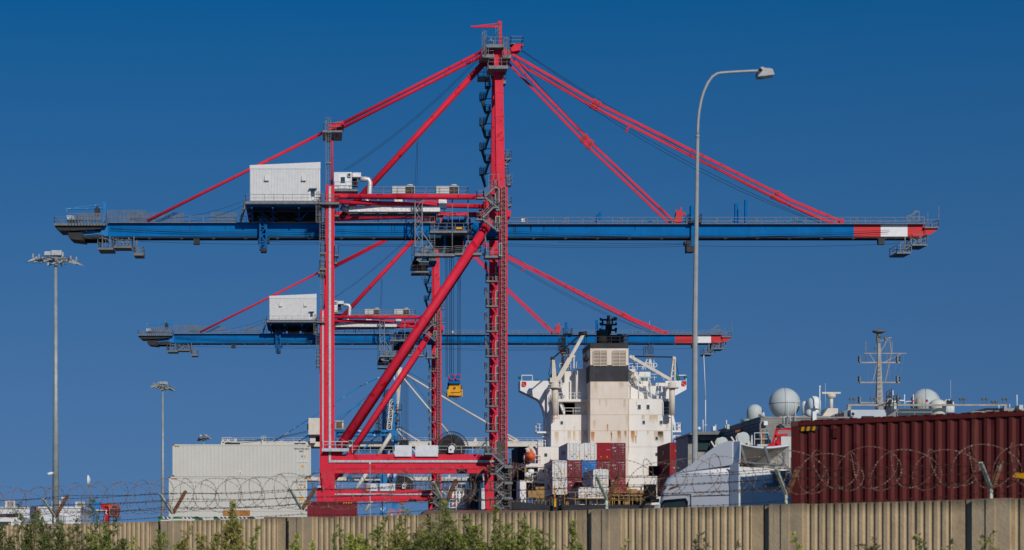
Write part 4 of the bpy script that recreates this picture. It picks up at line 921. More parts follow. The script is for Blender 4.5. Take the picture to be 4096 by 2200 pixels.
sb(m,s7,1708,1734,460,490,YK-.4,YK+.4); m.bar(SP(s7,1692,692,YK),SP(s7,1280,455,YK),.42,.5); sb(m,s7,1310,1328,450,475,YK-.3,YK+.3); sb(m,s7,1320,1332,470,580,YK+1,YK+1.4)
spart('provision_crane', m, 'cream')
m = MB(); m.path([SP(s7,780,240,YK),SP(s7,850,232,YK),SP(s7,845,262,YK)],.42,8); sb(m,s7,505,540,462,490,YK-.55,YK+.55); m.tube(SP(s7,520,475,YK),SP(s7,780,250,YK),.06,n=4); m.tube(SP(s7,535,470,YK),SP(s7,790,262,YK),.05,n=4); m.tube(SP(s7,520,475,YK),SP(s7,775,265,YK),.05,n=4)
m.tube(SP(s7,833,262,YK),SP(s7,848,470,YK),.05,n=4); m.tube(SP(s7,855,262,YK),SP(s7,852,470,YK),.05,n=4); m.ball(SP(s7,849,488,YK),.5,12); m.tube(SP(s7,515,480,YK),SP(s7,480,640,YK),.05,n=4)
m.cut(); m.tube(SP(s7,1320,462,YK),SP(s7,1715,468,YK),.06,n=4); m.tube(SP(s7,1330,455,YK),SP(s7,1700,462,YK),.05,n=4); m.tube(SP(s7,1732,475,YK),SP(s7,1775,690,YK),.05,n=4)
spart('crane_rigging', m, 'rope')
m = MB(); d = YS+5; m.tube(SP(s7,620,590,d),SP(s7,620,270,d),.25,n=8); sb(m,s7,573,665,254,262,d-.2,d+.2); sb(m,s7,608,632,262,285,d-.4,d+.4); m.plat(*[s7(593,0)[0],s7(650,0)[0]],s7(0,365)[1],d-1.2,d+1.2,h=1.6,t=.5,step=.7); m.plat(s7(610,0)[0],s7(650,0)[0],s7(0,412)[1],d-1,d+1,h=1.2,step=.7)
m.truss(SP(s7,655,590,d),SP(s7,650,380,d),1.0,1.0,r=.07,bay=1.2); m.tube(SP(s7,565,520,d),SP(s7,565,245,d),.03,n=4); spart('radar_mast', m, mat('brown_stained_white',(.5,.36,.24),.6,var=.3,vs=3))
m = MB(); d = YS+6
for x in (1415,1505): m.tube(SP(s7,x,590,d),SP(s7,1476,420,d),.12,n=6)
for k in range(4): m.bar(SP(s7,1425+k*12,560-k*40,d),SP(s7,1502-k*6,560-k*40,d),.08)
m.tube(SP(s7,1478,590,d),SP(s7,1478,380,d),.16,n=8); m.plat(s7(1437,0)[0],s7(1516,0)[0],s7(0,436)[1],d-1.2,d+1.2,h=1.4,t=.12,step=.7); m.lathe(SP(s7,1477,382,d),[(.2,-.3),(.36,0),(.36,.4),(.25,.65),(.05,.75)],14); m.tube(SP(s7,1430,520,d),SP(s7,1400,590,d),.1,n=6); m.tube(SP(s7,1565,300,d),SP(s7,1565,300,d),.1)
m.lathe(SP(s7,1532,545,d),[(.3,-.1),(.4,-.1),(.4,.1),(.3,.1)],14,'y',False,True); m.stair(SP(s7,1522,585,d),SP(s7,1520,495,d),(0,.6,0),.3); spart('radar_mast', m, 'white2')
# hull, deck works, dark stack side
m = MB(); a = s4(345,0)[0]; X0 = W(2047,0,330).x; X1 = X0+33
zt = W(0,s4(0,968)[1],326).z
m.pg([(s4(805,0)[0],s4(0,968)[1]),(s4(2300,0)[0],s4(0,968)[1]),(s4(2300,0)[0],2340),(s4(830,0)[0],2340)], 326, 480)
sp_(m, s4, [(345,930),(800,985),(815,1100),(345,1100)], 329, 500); spart('hull', m, 'hull')
m = MB()
for (x0,x1,y0,y1,Y) in ((1235,1625,868,886,329),(1235,1620,918,926,329),(860,1230,905,912,328.5),(490,575,835,900,333),(1380,1420,935,968,329),(1330,1340,920,968,329),(1440,1500,820,870,331),(1520,1630,830,866,331)): m.cut(); sb(m,s4,x0,x1,y0,y1,Y,Y+3)
m.cut()
for x in range(1240,1625,42): sb(m,s4,x,x+7,886,966,329.2,329.8); m.cut()
m.cut(); m.rail([SP(s4,825,966,327),SP(s4,1625,966,327)],2.0,1.8,.05); m.cut(); m.rail([SP(s4,1235,868,329),SP(s4,1625,868,329)],1.1,1.6,.05); m.cut(); sb(m,s4,560,640,800,935,337,338); m.cut(); sb(m,s4,600,625,900,930,333,334)
m.cut(); m.bar(SP(s4,465,620,YS-2.6),SP(s4,465,870,YS-2.6),.3); spart('deck_works', m, 'deck')
m = MB()
for (x0,x1,y0,y1) in ((730,740,790,985),(740,748,905,985),(840,846,935,970),(855,861,935,970),(840,861,935,940),(1265,1270,900,968),(1290,1295,820,870),(1570,1575,905,968),(1400,1420,800,830)): m.cut(); sb(m,s4,x0,x1,y0,y1,327.5,328)
for (x0,x1) in ((935,965),(1055,1080)): m.cut(); sb(m,s4,x0,x1,920,924,327.5,329)
spart('yellow_guard', m, 'yellow')
m = MB()
for k in range(14): m.cut(); x = 345+k*33; sb(m,s4,x,x+14,925-(k%3)*10,1010,330,331)
for (x0,x1) in ((935,965),(1055,1080),(1520,1545)): m.cut(); sb(m,s4,x0,x1,922,968,327.6,329)
sb(m,s4,1240,1620,888,966,331,332); spart('dark_deck_fittings', m, mat('deck_grey_green',(.09,.10,.09),.7,var=.3))
m = MB(); sb(m,s4,415,470,740,950,352,358); m.cut(); sp_(m,s4,[(1540,850),(1540,800),(1570,765),(1570,850)],334,335); spart('white_ventilator', m, 'white2')
m = MB(); sb(m,s4,1610,1690,608,700,346,347); spart('tarpaulin', m, 'black')
# lifeboat
lb = thing('lifeboat', 'orange enclosed lifeboat hanging beside the white ship superstructure', 'lifeboat', SP(s4,505,575,YS-1.5))
m = MB(); c = SP(s4,500,530,YS-1.2)
for (r0,r1) in (((1,0),0),): m.lathe(c+Vector((0,0,0)),[(.15,-3.2),(.6,-2.6),(.95,-1.2),(1.,1.2),(.8,2.6),(.2,3.4)],18,'y')
m.lathe(c+Vector((-.1,-1.6,.7)),[(.5,-.4),(.55,0),(.42,.5),(.1,.65)],12); part('hull', m, 'orange', lb)
m = MB(); m.box(c.x-.3,c.x+.3,c.y-3.0,c.y-2.9,c.z+.12,c.z+.2); m.box(c.x-.045,c.x+.045,c.y-3.0,c.y-2.9,c.z-.15,c.z+.5); part('cross_mark', m, 'white2', lb)
dv = thing('lifeboat_davit', 'cream davit arms bent over the orange lifeboat', 'davit', SP(s4,560,582,YS-2))
m = MB(); m.path([SP(s4,590,530,YS-1),SP(s4,560,500,YS-1),SP(s4,515,440,YS-1)],.35,8); m.cut(); m.path([SP(s4,495,480,YS-3),SP(s4,480,455,YS-3),SP(s4,470,462,YS-3)],.4,8); m.ball(SP(s4,510,440,YS-1),.5,10); m.bar(SP(s4,525,440,YS-1),SP(s4,536,360,YS-1),.1); m.cut(); m.bar(SP(s4,575,520,YS-1),SP(s4,600,582,YS-1),.4); part('davit_arm', m, 'cream', dv)
for nm, (x,y) in (('upper',(516,662)),('lower',(486,690))):
    m = MB(); c = SP(s4,x,y,YS-3); m.lathe(c,[(.1,-.55),(.4,-.5),(.5,0),(.4,.5),(.1,.55)],14,'x')
    o = build('liferaft_canister', m, M['white2'], None, loc=c); tag(o, 'white liferaft canister, '+nm+' one of two, on the ship deck below the orange lifeboat', 'liferaft', 'liferaft canisters')
# flag
fl = thing('flag', 'blue and yellow flag drooping at the stern rail beside the truck roof', 'flag', SP(s4,1650,870,327))
m = MB(); m.tube(SP(s4,1652,870,327),SP(s4,1652,740,327),.06,n=6); part('flag_pole', m, 'brown', fl)
for nm, ya, yb, mm in (('upper_stripe',780,800,'teal'),('lower_stripe',800,815,'yellow'),('lowest_stripe',815,828,'teal')):
    m = MB(); a = SP(s4,1600,ya,327); b = SP(s4,1650,yb,327); n = 8
    vs = []
    for k in range(n+1):
        x = a.x+(b.x-a.x)*k/n; o_ = .12*math.sin(k*1.3); vs += [(x,327+o_,a.z-.25*math.sin(k*.5)),(x,327+o_,b.z-.25*math.sin(k*.5))]
    m.add(vs,[(2*k,2*k+2,2*k+3,2*k+1) for k in range(n)]); part('flag_cloth', m, mm, fl)
# ------------------------------------------------------------------ second ship far along the quay
s2 = thing('distant_ship', 'white stern bridge of a second ship with black funnel, seen through the red portal', 'ship', (W(1850,0,560).x, 560, -3.5))
YB = 560.
m = MB(); sb(m,zq,765,960,765,915,YB-1,YB+6); sb(m,zq,685,960,915,1230,YB,YB+8); sb(m,zq,460,1000,850,918,YB+2,YB+5); sp_(m,zq,[(785,770),(910,770),(900,850),(790,850)],YB-1.6,YB-1); sp_(m,zq,[(500,918),(560,918),(600,960),(575,1000),(560,960)],YB+2,YB+4); part('superstructure', m, 'ship', s2)
m = MB(); sb(m,zq,788,838,800,845,YB-1.8,YB-1.5); sb(m,zq,846,896,800,845,YB-1.8,YB-1.5); part('bridge_window', m, 'glass', s2)
m = MB(); sb(m,zq,965,1190,690,770,YB+1,YB+9); sb(m,zq,990,1180,620,692,YB+2,YB+8); part('funnel', m, 'black', s2)
m = MB(); sb(m,zq,975,1190,768,885,YB+2,YB+9); part('funnel_casing', m, 'cream', s2)
m = MB(); sb(m,zq,1010,1060,775,880,YB+1.8,YB+2.1); sb(m,zq,1090,1140,775,880,YB+1.8,YB+2.1); sb(m,zq,960,1010,770,1230,YB+3,YB+6); part('louvre', m, 'mesh', s2)
m = MB()
for y in (1043,1175): sb(m,zq,640,960,y,y+14,YB-1,YB)
for y in (915,1043,1175): m.rail([SP(zq,640,y,YB-1),SP(zq,960,y,YB-1)],1.2,1.6,.06)
for x in (757,805,870): m.bar(SP(zq,x,900,YB-1.2),SP(zq,x,1230,YB-1.2),.3)
m.cut(); m.rail([SP(zq,465,850,YB+1),SP(zq,765,850,YB+1)],2.2,3,.08); m.bar(SP(zq,460,770,YB+1),SP(zq,765,768,YB+1),.3)
for x in (540,630,840): m.bar(SP(zq,x,770,YB+1),SP(zq,x,850,YB+1),.2)
m.rail([SP(zq,765,765,YB-1),SP(zq,900,765,YB-1)],1.2,1.,.06); m.bar(SP(zq,840,690,YB),SP(zq,840,765,YB),.12); part('deck_rail', m, 'white2', s2)
m = MB()
for (x,y) in ((735,1000),(725,1140)): m.cut(); sb(m,zq,x-16,x+16,y-14,y+14,YB-1.3,YB-1)
sb(m,zq,715,765,850,880,YB+1.5,YB+2); part('lifebuoy_locker', m, 'rred', s2)
m = MB(); sp_(m,zq,[(940,1215),(1560,1215),(1560,1330),(940,1330)],YB-6,YB+120); part('hull', m, 'hull', s2)
# ------------------------------------------------------------------ shipping containers
def corr(m, x, y0, y1, z0, z1, sgn, pitch=.278, dep=.04):
    # trapezoid corrugation running along y, outer face at x
    prof = [(0,0),(.26,0),(.5,1),(.76,1)]; pts = []
    n = max(1, int(round((y1-y0)/pitch))); p = (y1-y0)/n
    for k in range(n):
        for (a, b) in prof: pts.append((y0+(k+a)*p, b))
    pts.append((y1, 0))
    vs = []
    for (y, b) in pts: vs += [(x-sgn*dep*b, y, z0), (x-sgn*dep*b, y, z1)]
    return m.add(vs, [(2*k, 2*k+2, 2*k+3, 2*k+1) for k in range(len(pts)-1)])
CW = 2.44; CACHE = {}
def cont_meshes(L, H, style, mm, sidem):
    key = (L, H, style, mm, sidem)
    if key in CACHE: return CACHE[key]
    out = []; h = CW/2
    m = MB()
    for x in (-h, h-.16):
        for y in (0, L-.16): m.box(x, x+.16, y, y+.16, 0, H)
    for x in (-h, h-.07):
        m.box(x, x+.07, .16, L-.16, H-.11, H); m.box(x, x+.07, .16, L-.16, 0, .16)
    for y in (0, L-.1):
        m.box(-h+.16, h-.16, y, y+.1, H-.13, H); m.box(-h+.16, h-.16, y, y+.1, 0, .17)
    m.box(-h+.05, h-.05, .05, L-.05, .08, .15)
    out.append(('frame', m, mm, 0))
    m = MB()
    for x in (-h-.008, h-.17):
        for y in (-.008, L-.17):
            for z in (0, H-.118): m.box(x, x+.178, y, y+.178, z, z+.12)
    out.append(('corner_casting', m, 'brown', 0))
    m = MB()
    if style == 'reefer':
        for sg in (-1, 1):
            m.box(sg*(h-.05)-.03, sg*(h-.05)+.02, .16, L-.16, .16, H-.11)
            n = 34
            for k in range(n): y = .3+(L-.6)*k/n; m.box(sg*(h-.03)-.012, sg*(h-.03)+.024, y, y+.07+.05*(k%2), .18, H-.13)
    else:
        corr(m, -h+.02, .16, L-.16, .16, H-.11, -1); corr(m, h-.02, .16, L-.16, .16, H-.11, 1)
    out.append(('side_wall', m, sidem or mm, 0))
    m = MB(); m.box(-h+.07, h-.07, .1, L-.1, H-.07, H-.025)
    for k in range(int(L/.3)): m.box(-h+.12, h-.12, .2+k*.3, .32+k*.3, H-.025, H-.005)
    m.box(-h+.16, h-.16, L-.08, L-.03, .17, H-.13); out.append(('roof_panel', m, mm, 0))
    if style == 'end':
        m = MB(); n = 9
        vs = []
        for k in range(n*4+1):
            a = k/(n*4); b = (0,0,1,1)[k % 4]; vs += [(-h+.16+(CW-.32)*a, .02+.035*b, .17), (-h+.16+(CW-.32)*a, .02+.035*b, H-.13)]
        m.add(vs, [(2*k, 2*k+2, 2*k+3, 2*k+1) for k in range(n*4)]); out.append(('end_wall', m, mm, 0))
    else:
        for sg in (-1, 1):
            m = MB(); xa, xb = (-h+.17, -.01) if sg < 0 else (.01, h-.17)
            m.box(xa, xb, .025, .07, .18, H-.14)
            for (za, zb) in ((.3, .75), (.9, 1.3), (1.45, 1.8), (1.95, H-.28)): m.box(xa+.1, xb-.1, .01, .03, za, zb)
            out.append(('door', m, mm, 0))
            m = MB()
            for x in (xa+.22, xb-.22):
                m.tube((x, -.015, .1), (x, -.015, H-.05), .022, n=5)
                for z in (.25, .9, 1.6, H-.3): m.box(x-.06, x+.06, -.03, .02, z, z+.05)
                m.bar((x, -.04, 1.05), (x+.3*sg*-1, -.04, 1.02), .03)
            out.append(('locking_bar', m, 'galv', 1))
    CACHE[key] = out
    return out
OBJC = {}
def container(label, loc, rz=0, L=12.19, H=2.9, style='door', mm='maroon', sidem=None, group=None, cat='container', name='shipping_container'):
    t = thing(name, label, cat, loc, rz, group); last = None
    key = (L, H, style, mm, sidem)
    if key not in OBJC:
        lst = []
        for (nm, mb, mt, sub) in cont_meshes(*key):
            o = build(nm, mb, M[mt], last if sub else t, local=True); lst.append((o, sub))
            if not sub: last = o
        OBJC[key] = lst
    else:
        for (o, sub) in OBJC[key]:
            c = o.copy(); scn.collection.objects.link(c); c.parent = last if sub else t
            if not sub: last = c
    return t
def decal(t, quads, m, name='label_mark', y=-.035):
    # thin plates on the door end, (x0,x1,z0,z1) in container space
    mb = MB()
    for (x0, x1, z0, z1) in quads: mb.box(x0, x1, y, y+.05, z0, z1)
    return build(name, mb, M[m], t, local=True)
def tri(t, pts, m, y=-.04, name='warning_triangle', s=.14):
    mb = MB()
    for (x, z) in pts: mb.prism([(x-s, y, z), (x+s, y, z), (x, y, z+1.8*s)], (0, .05, 0))
    return build(name, mb, M[m], t, local=True)
def ctext(t, s, size, m, x, z, y=-.045): return text('lettering', s, size, M[m], (x, y, z), (R(90), 0, 0), t, local=True)
def at_ship(z, x0, x1, ybot, Y):
    a = SP(z, (x0+x1)/2, ybot, Y); return (a.x, Y, a.z)
def dress_white(t, k):
    decal(t, [(-.85,-.6,.65,.9),(.2,.5,.45,.65),(-.15,-.05,1.7,1.9)] if k % 2 else [(.35,.62,.5,.75),(.75,.95,.6,.8)], 'sign'); tri(t, [(-.75,1.3),(.85,.5)] if k % 2 else [(-.6,1.35),(.7,1.3)], 'sign')
    decal(t, [(-.55,-.35,.5,.78)], 'cblue' if k % 3 == 0 else 'mesh', 'notice'); ctext(t, '%d%d' % (45+k, 1), .16, 'ink', .6, 2.4)
def dress_red(t, k, zim=True):
    if zim: ctext(t, 'ZIM', .36, 'wink', -.75, 2.05)
    for j in range(4): ctext(t, ('MAX GROSS','TARE','NET','CU CAP')[j], .13, 'wink', .75, 2.15-j*.28)
    ctext(t, ('ZIMU 304671','ZCSU 267135','TEMU 551208','ZIMU 128806','FCIU 840213')[k % 5], .17, 'wink', .45, 2.55)
    m = MB(); m.lathe((-.55,-.05,1.5),[(.1,0),(.1,.03)],10,'y'); build('seal_disc', m, M['wink'], t, local=True)
YA, YF = 345., 330.
GS = 'containers stacked on the ship'
z_ = lambda y, Y: SP(s4, 0, y, Y).z
spec = [
 # x0, x1, ybottom, Y, style, paint, side paint, label
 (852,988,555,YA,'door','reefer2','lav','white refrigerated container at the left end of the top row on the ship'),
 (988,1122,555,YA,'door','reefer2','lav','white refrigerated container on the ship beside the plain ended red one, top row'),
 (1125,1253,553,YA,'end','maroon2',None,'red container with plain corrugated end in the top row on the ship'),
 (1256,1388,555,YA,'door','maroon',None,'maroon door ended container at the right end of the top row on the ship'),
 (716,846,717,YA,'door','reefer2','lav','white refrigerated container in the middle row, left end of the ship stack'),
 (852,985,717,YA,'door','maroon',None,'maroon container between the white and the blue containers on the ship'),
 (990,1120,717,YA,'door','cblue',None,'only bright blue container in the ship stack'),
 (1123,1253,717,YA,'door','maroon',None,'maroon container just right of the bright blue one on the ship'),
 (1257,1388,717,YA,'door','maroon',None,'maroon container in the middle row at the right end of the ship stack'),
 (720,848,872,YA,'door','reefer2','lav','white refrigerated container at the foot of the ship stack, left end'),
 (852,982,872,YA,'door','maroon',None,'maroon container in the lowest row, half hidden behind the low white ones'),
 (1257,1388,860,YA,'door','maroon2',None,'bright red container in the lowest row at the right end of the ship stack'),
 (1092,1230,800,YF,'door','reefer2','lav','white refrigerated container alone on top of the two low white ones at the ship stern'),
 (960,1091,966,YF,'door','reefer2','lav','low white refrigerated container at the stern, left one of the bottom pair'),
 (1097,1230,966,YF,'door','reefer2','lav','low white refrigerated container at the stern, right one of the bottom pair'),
]
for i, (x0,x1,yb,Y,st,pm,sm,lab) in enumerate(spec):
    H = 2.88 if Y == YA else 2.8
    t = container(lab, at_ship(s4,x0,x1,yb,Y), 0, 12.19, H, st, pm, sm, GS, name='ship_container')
    if pm == 'reefer2': dress_white(t, i)
    elif st == 'end':
        tri(t, [(-.5,.45)], 'sign', s=.12); decal(t, [(.45,.62,.4,.62)], 'sign'); text('lettering','Z I M U',.2,M['wink'],(.75,-.03,1.7),(R(90),0,0),t,local=True)
    else: dress_red(t, i, i not in (6, 7))
    if x0 in (852,716,720) and pm == 'reefer2': text('side_lettering','ZIMonitor',1.25,M['ink'],(-1.225,5.5,1.5),(R(90),0,R(-90)),t,local=True)
    if x0 == 960: text('side_lettering','ZIMonitor',1.0,M['ink'],(-1.225,6.5,1.2),(R(90),0,R(-90)),t,local=True)
z9 = zm(2600, 1600, 2.306)
lab9 = [('maroon container over another behind the truck roof, plain ended, in the upper row',187,318,553,'end'),('maroon door ended container beside the grey lamp pole, upper row',319,450,553,'door'),
        ('maroon container with its doors toward the truck roof, directly below the plain ended one',187,318,712,'door'),('maroon container in the lower row, mostly behind the lamp pole',319,450,712,'door'),('dark maroon container at the foot of the stack behind the truck front',187,318,870,'door')]
for i, (lab,x0,x1,yb,st) in enumerate(lab9):
    t = container(lab, at_ship(z9,x0,x1,yb,335.), 0, 12.19, 2.85, st, 'maroon2' if i < 3 else 'maroon', 'maroon', 'containers stacked behind the truck', name='ship_container')
    if st == 'door': dress_red(t, i, False)
    else: tri(t,[(-.3,1.4)],'sign'); decal(t,[(.55,.85,.4,.8)],'sign'); text('lettering','A S C U 4 7',.16,M['wink'],(.75,-.03,1.9),(R(90),R(0),0),t,local=True)
    if i in (0, 2): text('side_lettering','ZIM',.9,M['wink'],(-1.225,6.2,1.4),(R(90),0,R(-90)),t,local=True)
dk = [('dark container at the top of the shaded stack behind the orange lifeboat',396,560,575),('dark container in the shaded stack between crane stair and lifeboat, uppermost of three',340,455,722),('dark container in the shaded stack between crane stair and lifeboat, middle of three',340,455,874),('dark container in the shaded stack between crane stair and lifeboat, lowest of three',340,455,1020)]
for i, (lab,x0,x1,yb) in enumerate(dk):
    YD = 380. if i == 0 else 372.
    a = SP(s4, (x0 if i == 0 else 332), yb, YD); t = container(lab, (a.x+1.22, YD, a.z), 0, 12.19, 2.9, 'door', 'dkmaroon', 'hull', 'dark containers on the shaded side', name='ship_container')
    if i == 1: text('side_lettering','tex',.9,M['lav'],(-1.225,3.2,1.4),(R(90),0,R(-90)),t,local=True)
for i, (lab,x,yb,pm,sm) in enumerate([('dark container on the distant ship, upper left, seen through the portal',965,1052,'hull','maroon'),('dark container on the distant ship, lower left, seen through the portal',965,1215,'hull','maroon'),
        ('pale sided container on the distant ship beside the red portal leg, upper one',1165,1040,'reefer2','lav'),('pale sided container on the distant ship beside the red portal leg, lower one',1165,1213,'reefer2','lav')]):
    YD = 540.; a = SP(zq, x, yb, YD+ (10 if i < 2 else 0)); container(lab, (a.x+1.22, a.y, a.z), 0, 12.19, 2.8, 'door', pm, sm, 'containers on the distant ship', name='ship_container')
# ---- white refrigerated containers stacked behind the wall at the left
YR = 182.
def wx(x, Y): return (x-CX)/F*Y
def wz(y, Y): return ZC+(CY-y)/F*Y
cr_ = [('topmost white refrigerated container in the stack beside the red crane leg', 690, 1906, 2.83, 'TEMU 925168 2', 1189),
       ('middle white refrigerated container of the stack, looped over by razor wire', 675, 2040, 2.93, 'CAAU 403197 1', 1187),
       ('white container under the other two with a broad rusty patch along its top', 675, 2171, 2.88, None, 0), ('white container at the bottom of the stack, hidden behind the concrete wall', 675, 2290, 2.6, None, 0)]
for i, (lab, x, yb, H, code, cx_) in enumerate(cr_):
    if i == 3: continue
    dy = .0
    t = container(lab, (wx(x, YR), YR+1.22, wz(yb, YR)), R(-90), 12.19, H, 'reefer', 'reefer', None, 'white refrigerated containers in a stack', cat='container')
    def mk(nm, mb, mt): return build(nm, mb, M[mt], t)
    yy = YR
    m = MB()
    def px_(mb, x0,x1,y0,y1,d=.02): return mb.bx(x0,x1,y0,y1,yy-d,yy+.02,YR)
    ytop = yb - H*F/YR
    if code:
        text('lettering', code, .21, M['ink'], (wx(zf(1843,0)[0] if i == 0 else zf(1818,0)[0], YR), yy-.01, wz(ytop+14+ (6 if i else 4), YR)), (R(90),0,0), t)
        text('lettering', '45R1', .2, M['ink'], (wx(1206 if i == 0 else 1204, YR), yy-.01, wz(ytop+26+(6 if i else 2), YR)), (R(90),0,0), t)
        m = MB()
        if i == 0: px_(m,1217,1223,1821,1829)
        else: px_(m,1216,1222,1934,1942); px_(m,1197,1211,1988,2002)
        mk('amber_label', m, 'sign')
        m = MB(); tx, ty = (1209.5,1867) if i == 0 else (1203,1954); m.pg([(tx-6,ty),(tx+6,ty),(tx,ty-11)], yy-.02, yy+.02, YR); mk('warning_triangle', m, 'sign')
        m = MB(); px_(m,1206,1211,1821,1828) if i == 0 else px_(m,1216,1222,1946,1952); mk('small_print', m, 'galv')
        if i == 0: m = MB(); px_(m,1187,1232,1845,1850); mk('white_strip', m, 'white2'); m = MB(); [px_(m,1190+k*6,1193+k*6,1846.5,1848.5,.03) for k in range(7)]; mk('strip_print', m, 'ink'); m = MB(); px_(m,954,967,1887,1896); mk('safety_label', m, 'white2'); m = MB(); px_(m,958,964,1889,1894,.03); mk('safety_mark', m, 'red_ink')
    m = MB(); m2 = MB()
    xs = ([(1228,1246)] if i == 0 else [(1215,1244),(684,712)]) + ([(696,718)] if i == 0 else [])
    if i < 2:
        for (a, b) in xs:
            n = int((b-a)/3)
            for k in range(n):
                (m if k % 2 else m2).pg([(a+k*3,ytop+9),(a+k*3+3,ytop+9),(a+k*3+4.5,ytop+6),(a+k*3+1.5,ytop+6)], yy-.02, yy+.02, YR)
        mk('hazard_stripe', m, 'ink'); mk('hazard_stripe', m2, 'sign')
    else:
        m = MB(); px_(m, 892, 1000, 2041, 2063); mk('rusty_patch', m, 'rust2')
# ---- red container in front of the nearer crane leg
ym = 212.
t = container('maroon container with hazard striped corners, just above the wall before the crane leg', (wx(1190,ym), ym+1.21, 0), R(-83), 6.06, wz(2005,ym), 'end', 'maroon', None, None)
m = MB(); m2 = MB()
for a in (.35, 4.6):
    for k in range(8): (m if k % 2 else m2).prism([(1.225,a+k*.13,wz(2005,ym)-.1),(1.225,a+k*.13+.13,wz(2005,ym)-.1),(1.225,a+k*.13+.07,wz(2005,ym)-.28),(1.225,a+k*.13-.06,wz(2005,ym)-.28)],(.02,0,0))
build('hazard_stripe', m, M['ink'], t, local=True); build('hazard_stripe', m2, M['sign'], t, local=True)
# ---- green framed container ends and a brown one by the wall
for (lab, x0, x1, nm) in (('green framed container end low behind the wall, left one of the two green ones', 632, 791, 0), ('green framed container end low behind the wall, right one of the two green ones', 855, 1012, 1)):
    Yg = 127.; H = wz(2066, Yg)
    t = thing('green_framed_container', lab, 'container', (wx((x0+x1)/2, Yg), Yg, 0), 0, 'green framed containers'); X0, X1 = wx(x0,Yg), wx(x1,Yg)
    m = MB(); m.box(X0,X0+.17,Yg,Yg+.17,0,H); m.box(X1-.17,X1,Yg,Yg+.17,0,H); m.box(X0+.17,X1-.17,Yg+.02,Yg+.12,H-.14,H-.02)
    for X in (X0,X1-.17): m.box(X,X+.17,Yg+5.9,Yg+6.06,0,H)
    m.box(X0,X0+.1,Yg+.17,Yg+5.9,H-.12,H); m.box(X1-.1,X1,Yg+.17,Yg+5.9,H-.12,H); build('frame', m, M['green'], t)
    m = MB(); m.box(X0+.17,X1-.17,Yg+.05,Yg+6,.2,H-.2); m.box(X0+.1,X0+.17,Yg+.2,Yg+5.9,.2,H-.2); m.box(X1-.14,X1-.04,Yg+.2,Yg+5.9,.2,H-.15); build('white_panel', m, M['reefer2'], t)
    m = MB(); m2 = MB()
    for a in (X0+.25, X1-1.0):
        for k in range(6): (m if k % 2 else m2).prism([(a+k*.12,Yg,H-.02),(a+k*.12+.12,Yg,H-.02),(a+k*.12+.2,Yg,H-.13),(a+k*.12+.08,Yg,H-.13)],(0,.03,0))
    build('hazard_stripe', m, M['ink'], t); build('hazard_stripe', m2, M['white2'], t)
    m = MB(); [m.box(X,X+.2,Yg-.01,Yg+.19,H-.13,H+.005) for X in (X0-.01,X1-.19)]; build('corner_casting', m, M['ink'], t)
t = container('brown container corner peeping over the wall left of the maroon container', (wx(1140,120), 120., 0), R(-90)*0, 6.06, wz(2068,120), 'end', 'brown', None, None)
# ---- brown sheeted trailer body
Yt = 100.; t = thing('sheeted_trailer', 'brown roofed trailer body with pale tie points, above the wall below the crane stair', 'trailer', (wx(1945,Yt), Yt, 0))
X0, X1 = wx(1692,Yt), wx(2199,Yt); zt2 = wz(2041,Yt)
m = MB(); m.prism([(X0,Yt,1.0),(X0+.05,Yt,zt2-.05),(X0+.15,Yt,zt2),(X1-.1,Yt,zt2),(X1,Yt,zt2-.1),(X1,Yt,1.0)],(0,2.5,0)); m.box(X0-.03,X1+.03,Yt-.04,Yt+2.54,zt2-.2,zt2-.12); build('body', m, M['brown'], t)
m = MB()
for k in range(17): x = X0+.35+k*.34; m.box(x,x+.05,Yt-.05,Yt+.01,zt2-.32,zt2-.2); m.box(x-.04,x+.09,Yt-.03,Yt+.01,zt2-.36,zt2-.31)
build('tie_point', m, M['reefer2'], t)
m = MB()
for x in (X0+1,X1-2.2,X1-1.1): m.lathe((x,Yt+.1,.5),[(.3,0),(.5,.05),(.5,.3),(.3,.35)],18,'y')
m.box(X0+.2,X1-.2,Yt+.3,Yt+2.2,.7,1.0); build('running_gear', m, M['plastic'], t)
# ------------------------------------------------------------------ grey vessel with radomes
zv = zm(2700, 1240, 2.307); zb = zm(3300, 1300, 3.009)
YV = 240.
ve = thing('grey_research_vessel', 'grey aluminium vessel with radomes and a cross armed mast, behind the truck', 'ship', (wx(3500,YV), YV+10, -3.5))
def vp(n, m, mm, par=None): return build(n, m, M[mm] if isinstance(mm, str) else mm, par or ve)
def VP(z, x, y, Y=YV): q = z(x, y); return W(q[0], q[1], Y)
m = MB(); m.bx(3038,3420,1671,2280,YV,YV+24); m.bx(3420,4080,1668,2280,YV+.5,YV+24); vp('superstructure', m, 'dalu')
m = MB()
for k in range(13): y = 1674+k*8; m.bx(3039,3165,y,y+4.5,YV-.07,YV+.02)
for k in range(16): m.bx(3050+k*24,3051+k*24,1671,1674,YV-.05,YV)
m.bx(3120,3420,1664,1682,YV+.6,YV+10,YV+.6); m.bx(3036,3422,1667,1671.5,YV-.1,YV+24)
vp('ribbed_cladding', m, 'alu')
m = MB()
for k in range(9): y_ = 1690+k*14; a = W(3037.5,y_,YV); m.box(a.x-.04,a.x+.02,YV,YV+24,a.z-.03,a.z+.03)
vp('hull_batten', m, 'dark')
m = MB(); a = W(2877,1726,263.5); m.bx(2752,2880,1742,2280,263.5,272); m.bx(2800,2880,1740,1760,262.8,263.5); vp('wheelhouse', m, 'alu')
m = MB(); m.pg([(2748,1741),(2760,1731),(2876,1728),(2892,1735),(2880,1741)],261.5,273,263); vp('wheelhouse_roof', m, 'dalu')
m = MB(); m.bx(2793,2835,1755,1795,263.3,263.55); vp('window', m, 'glass')
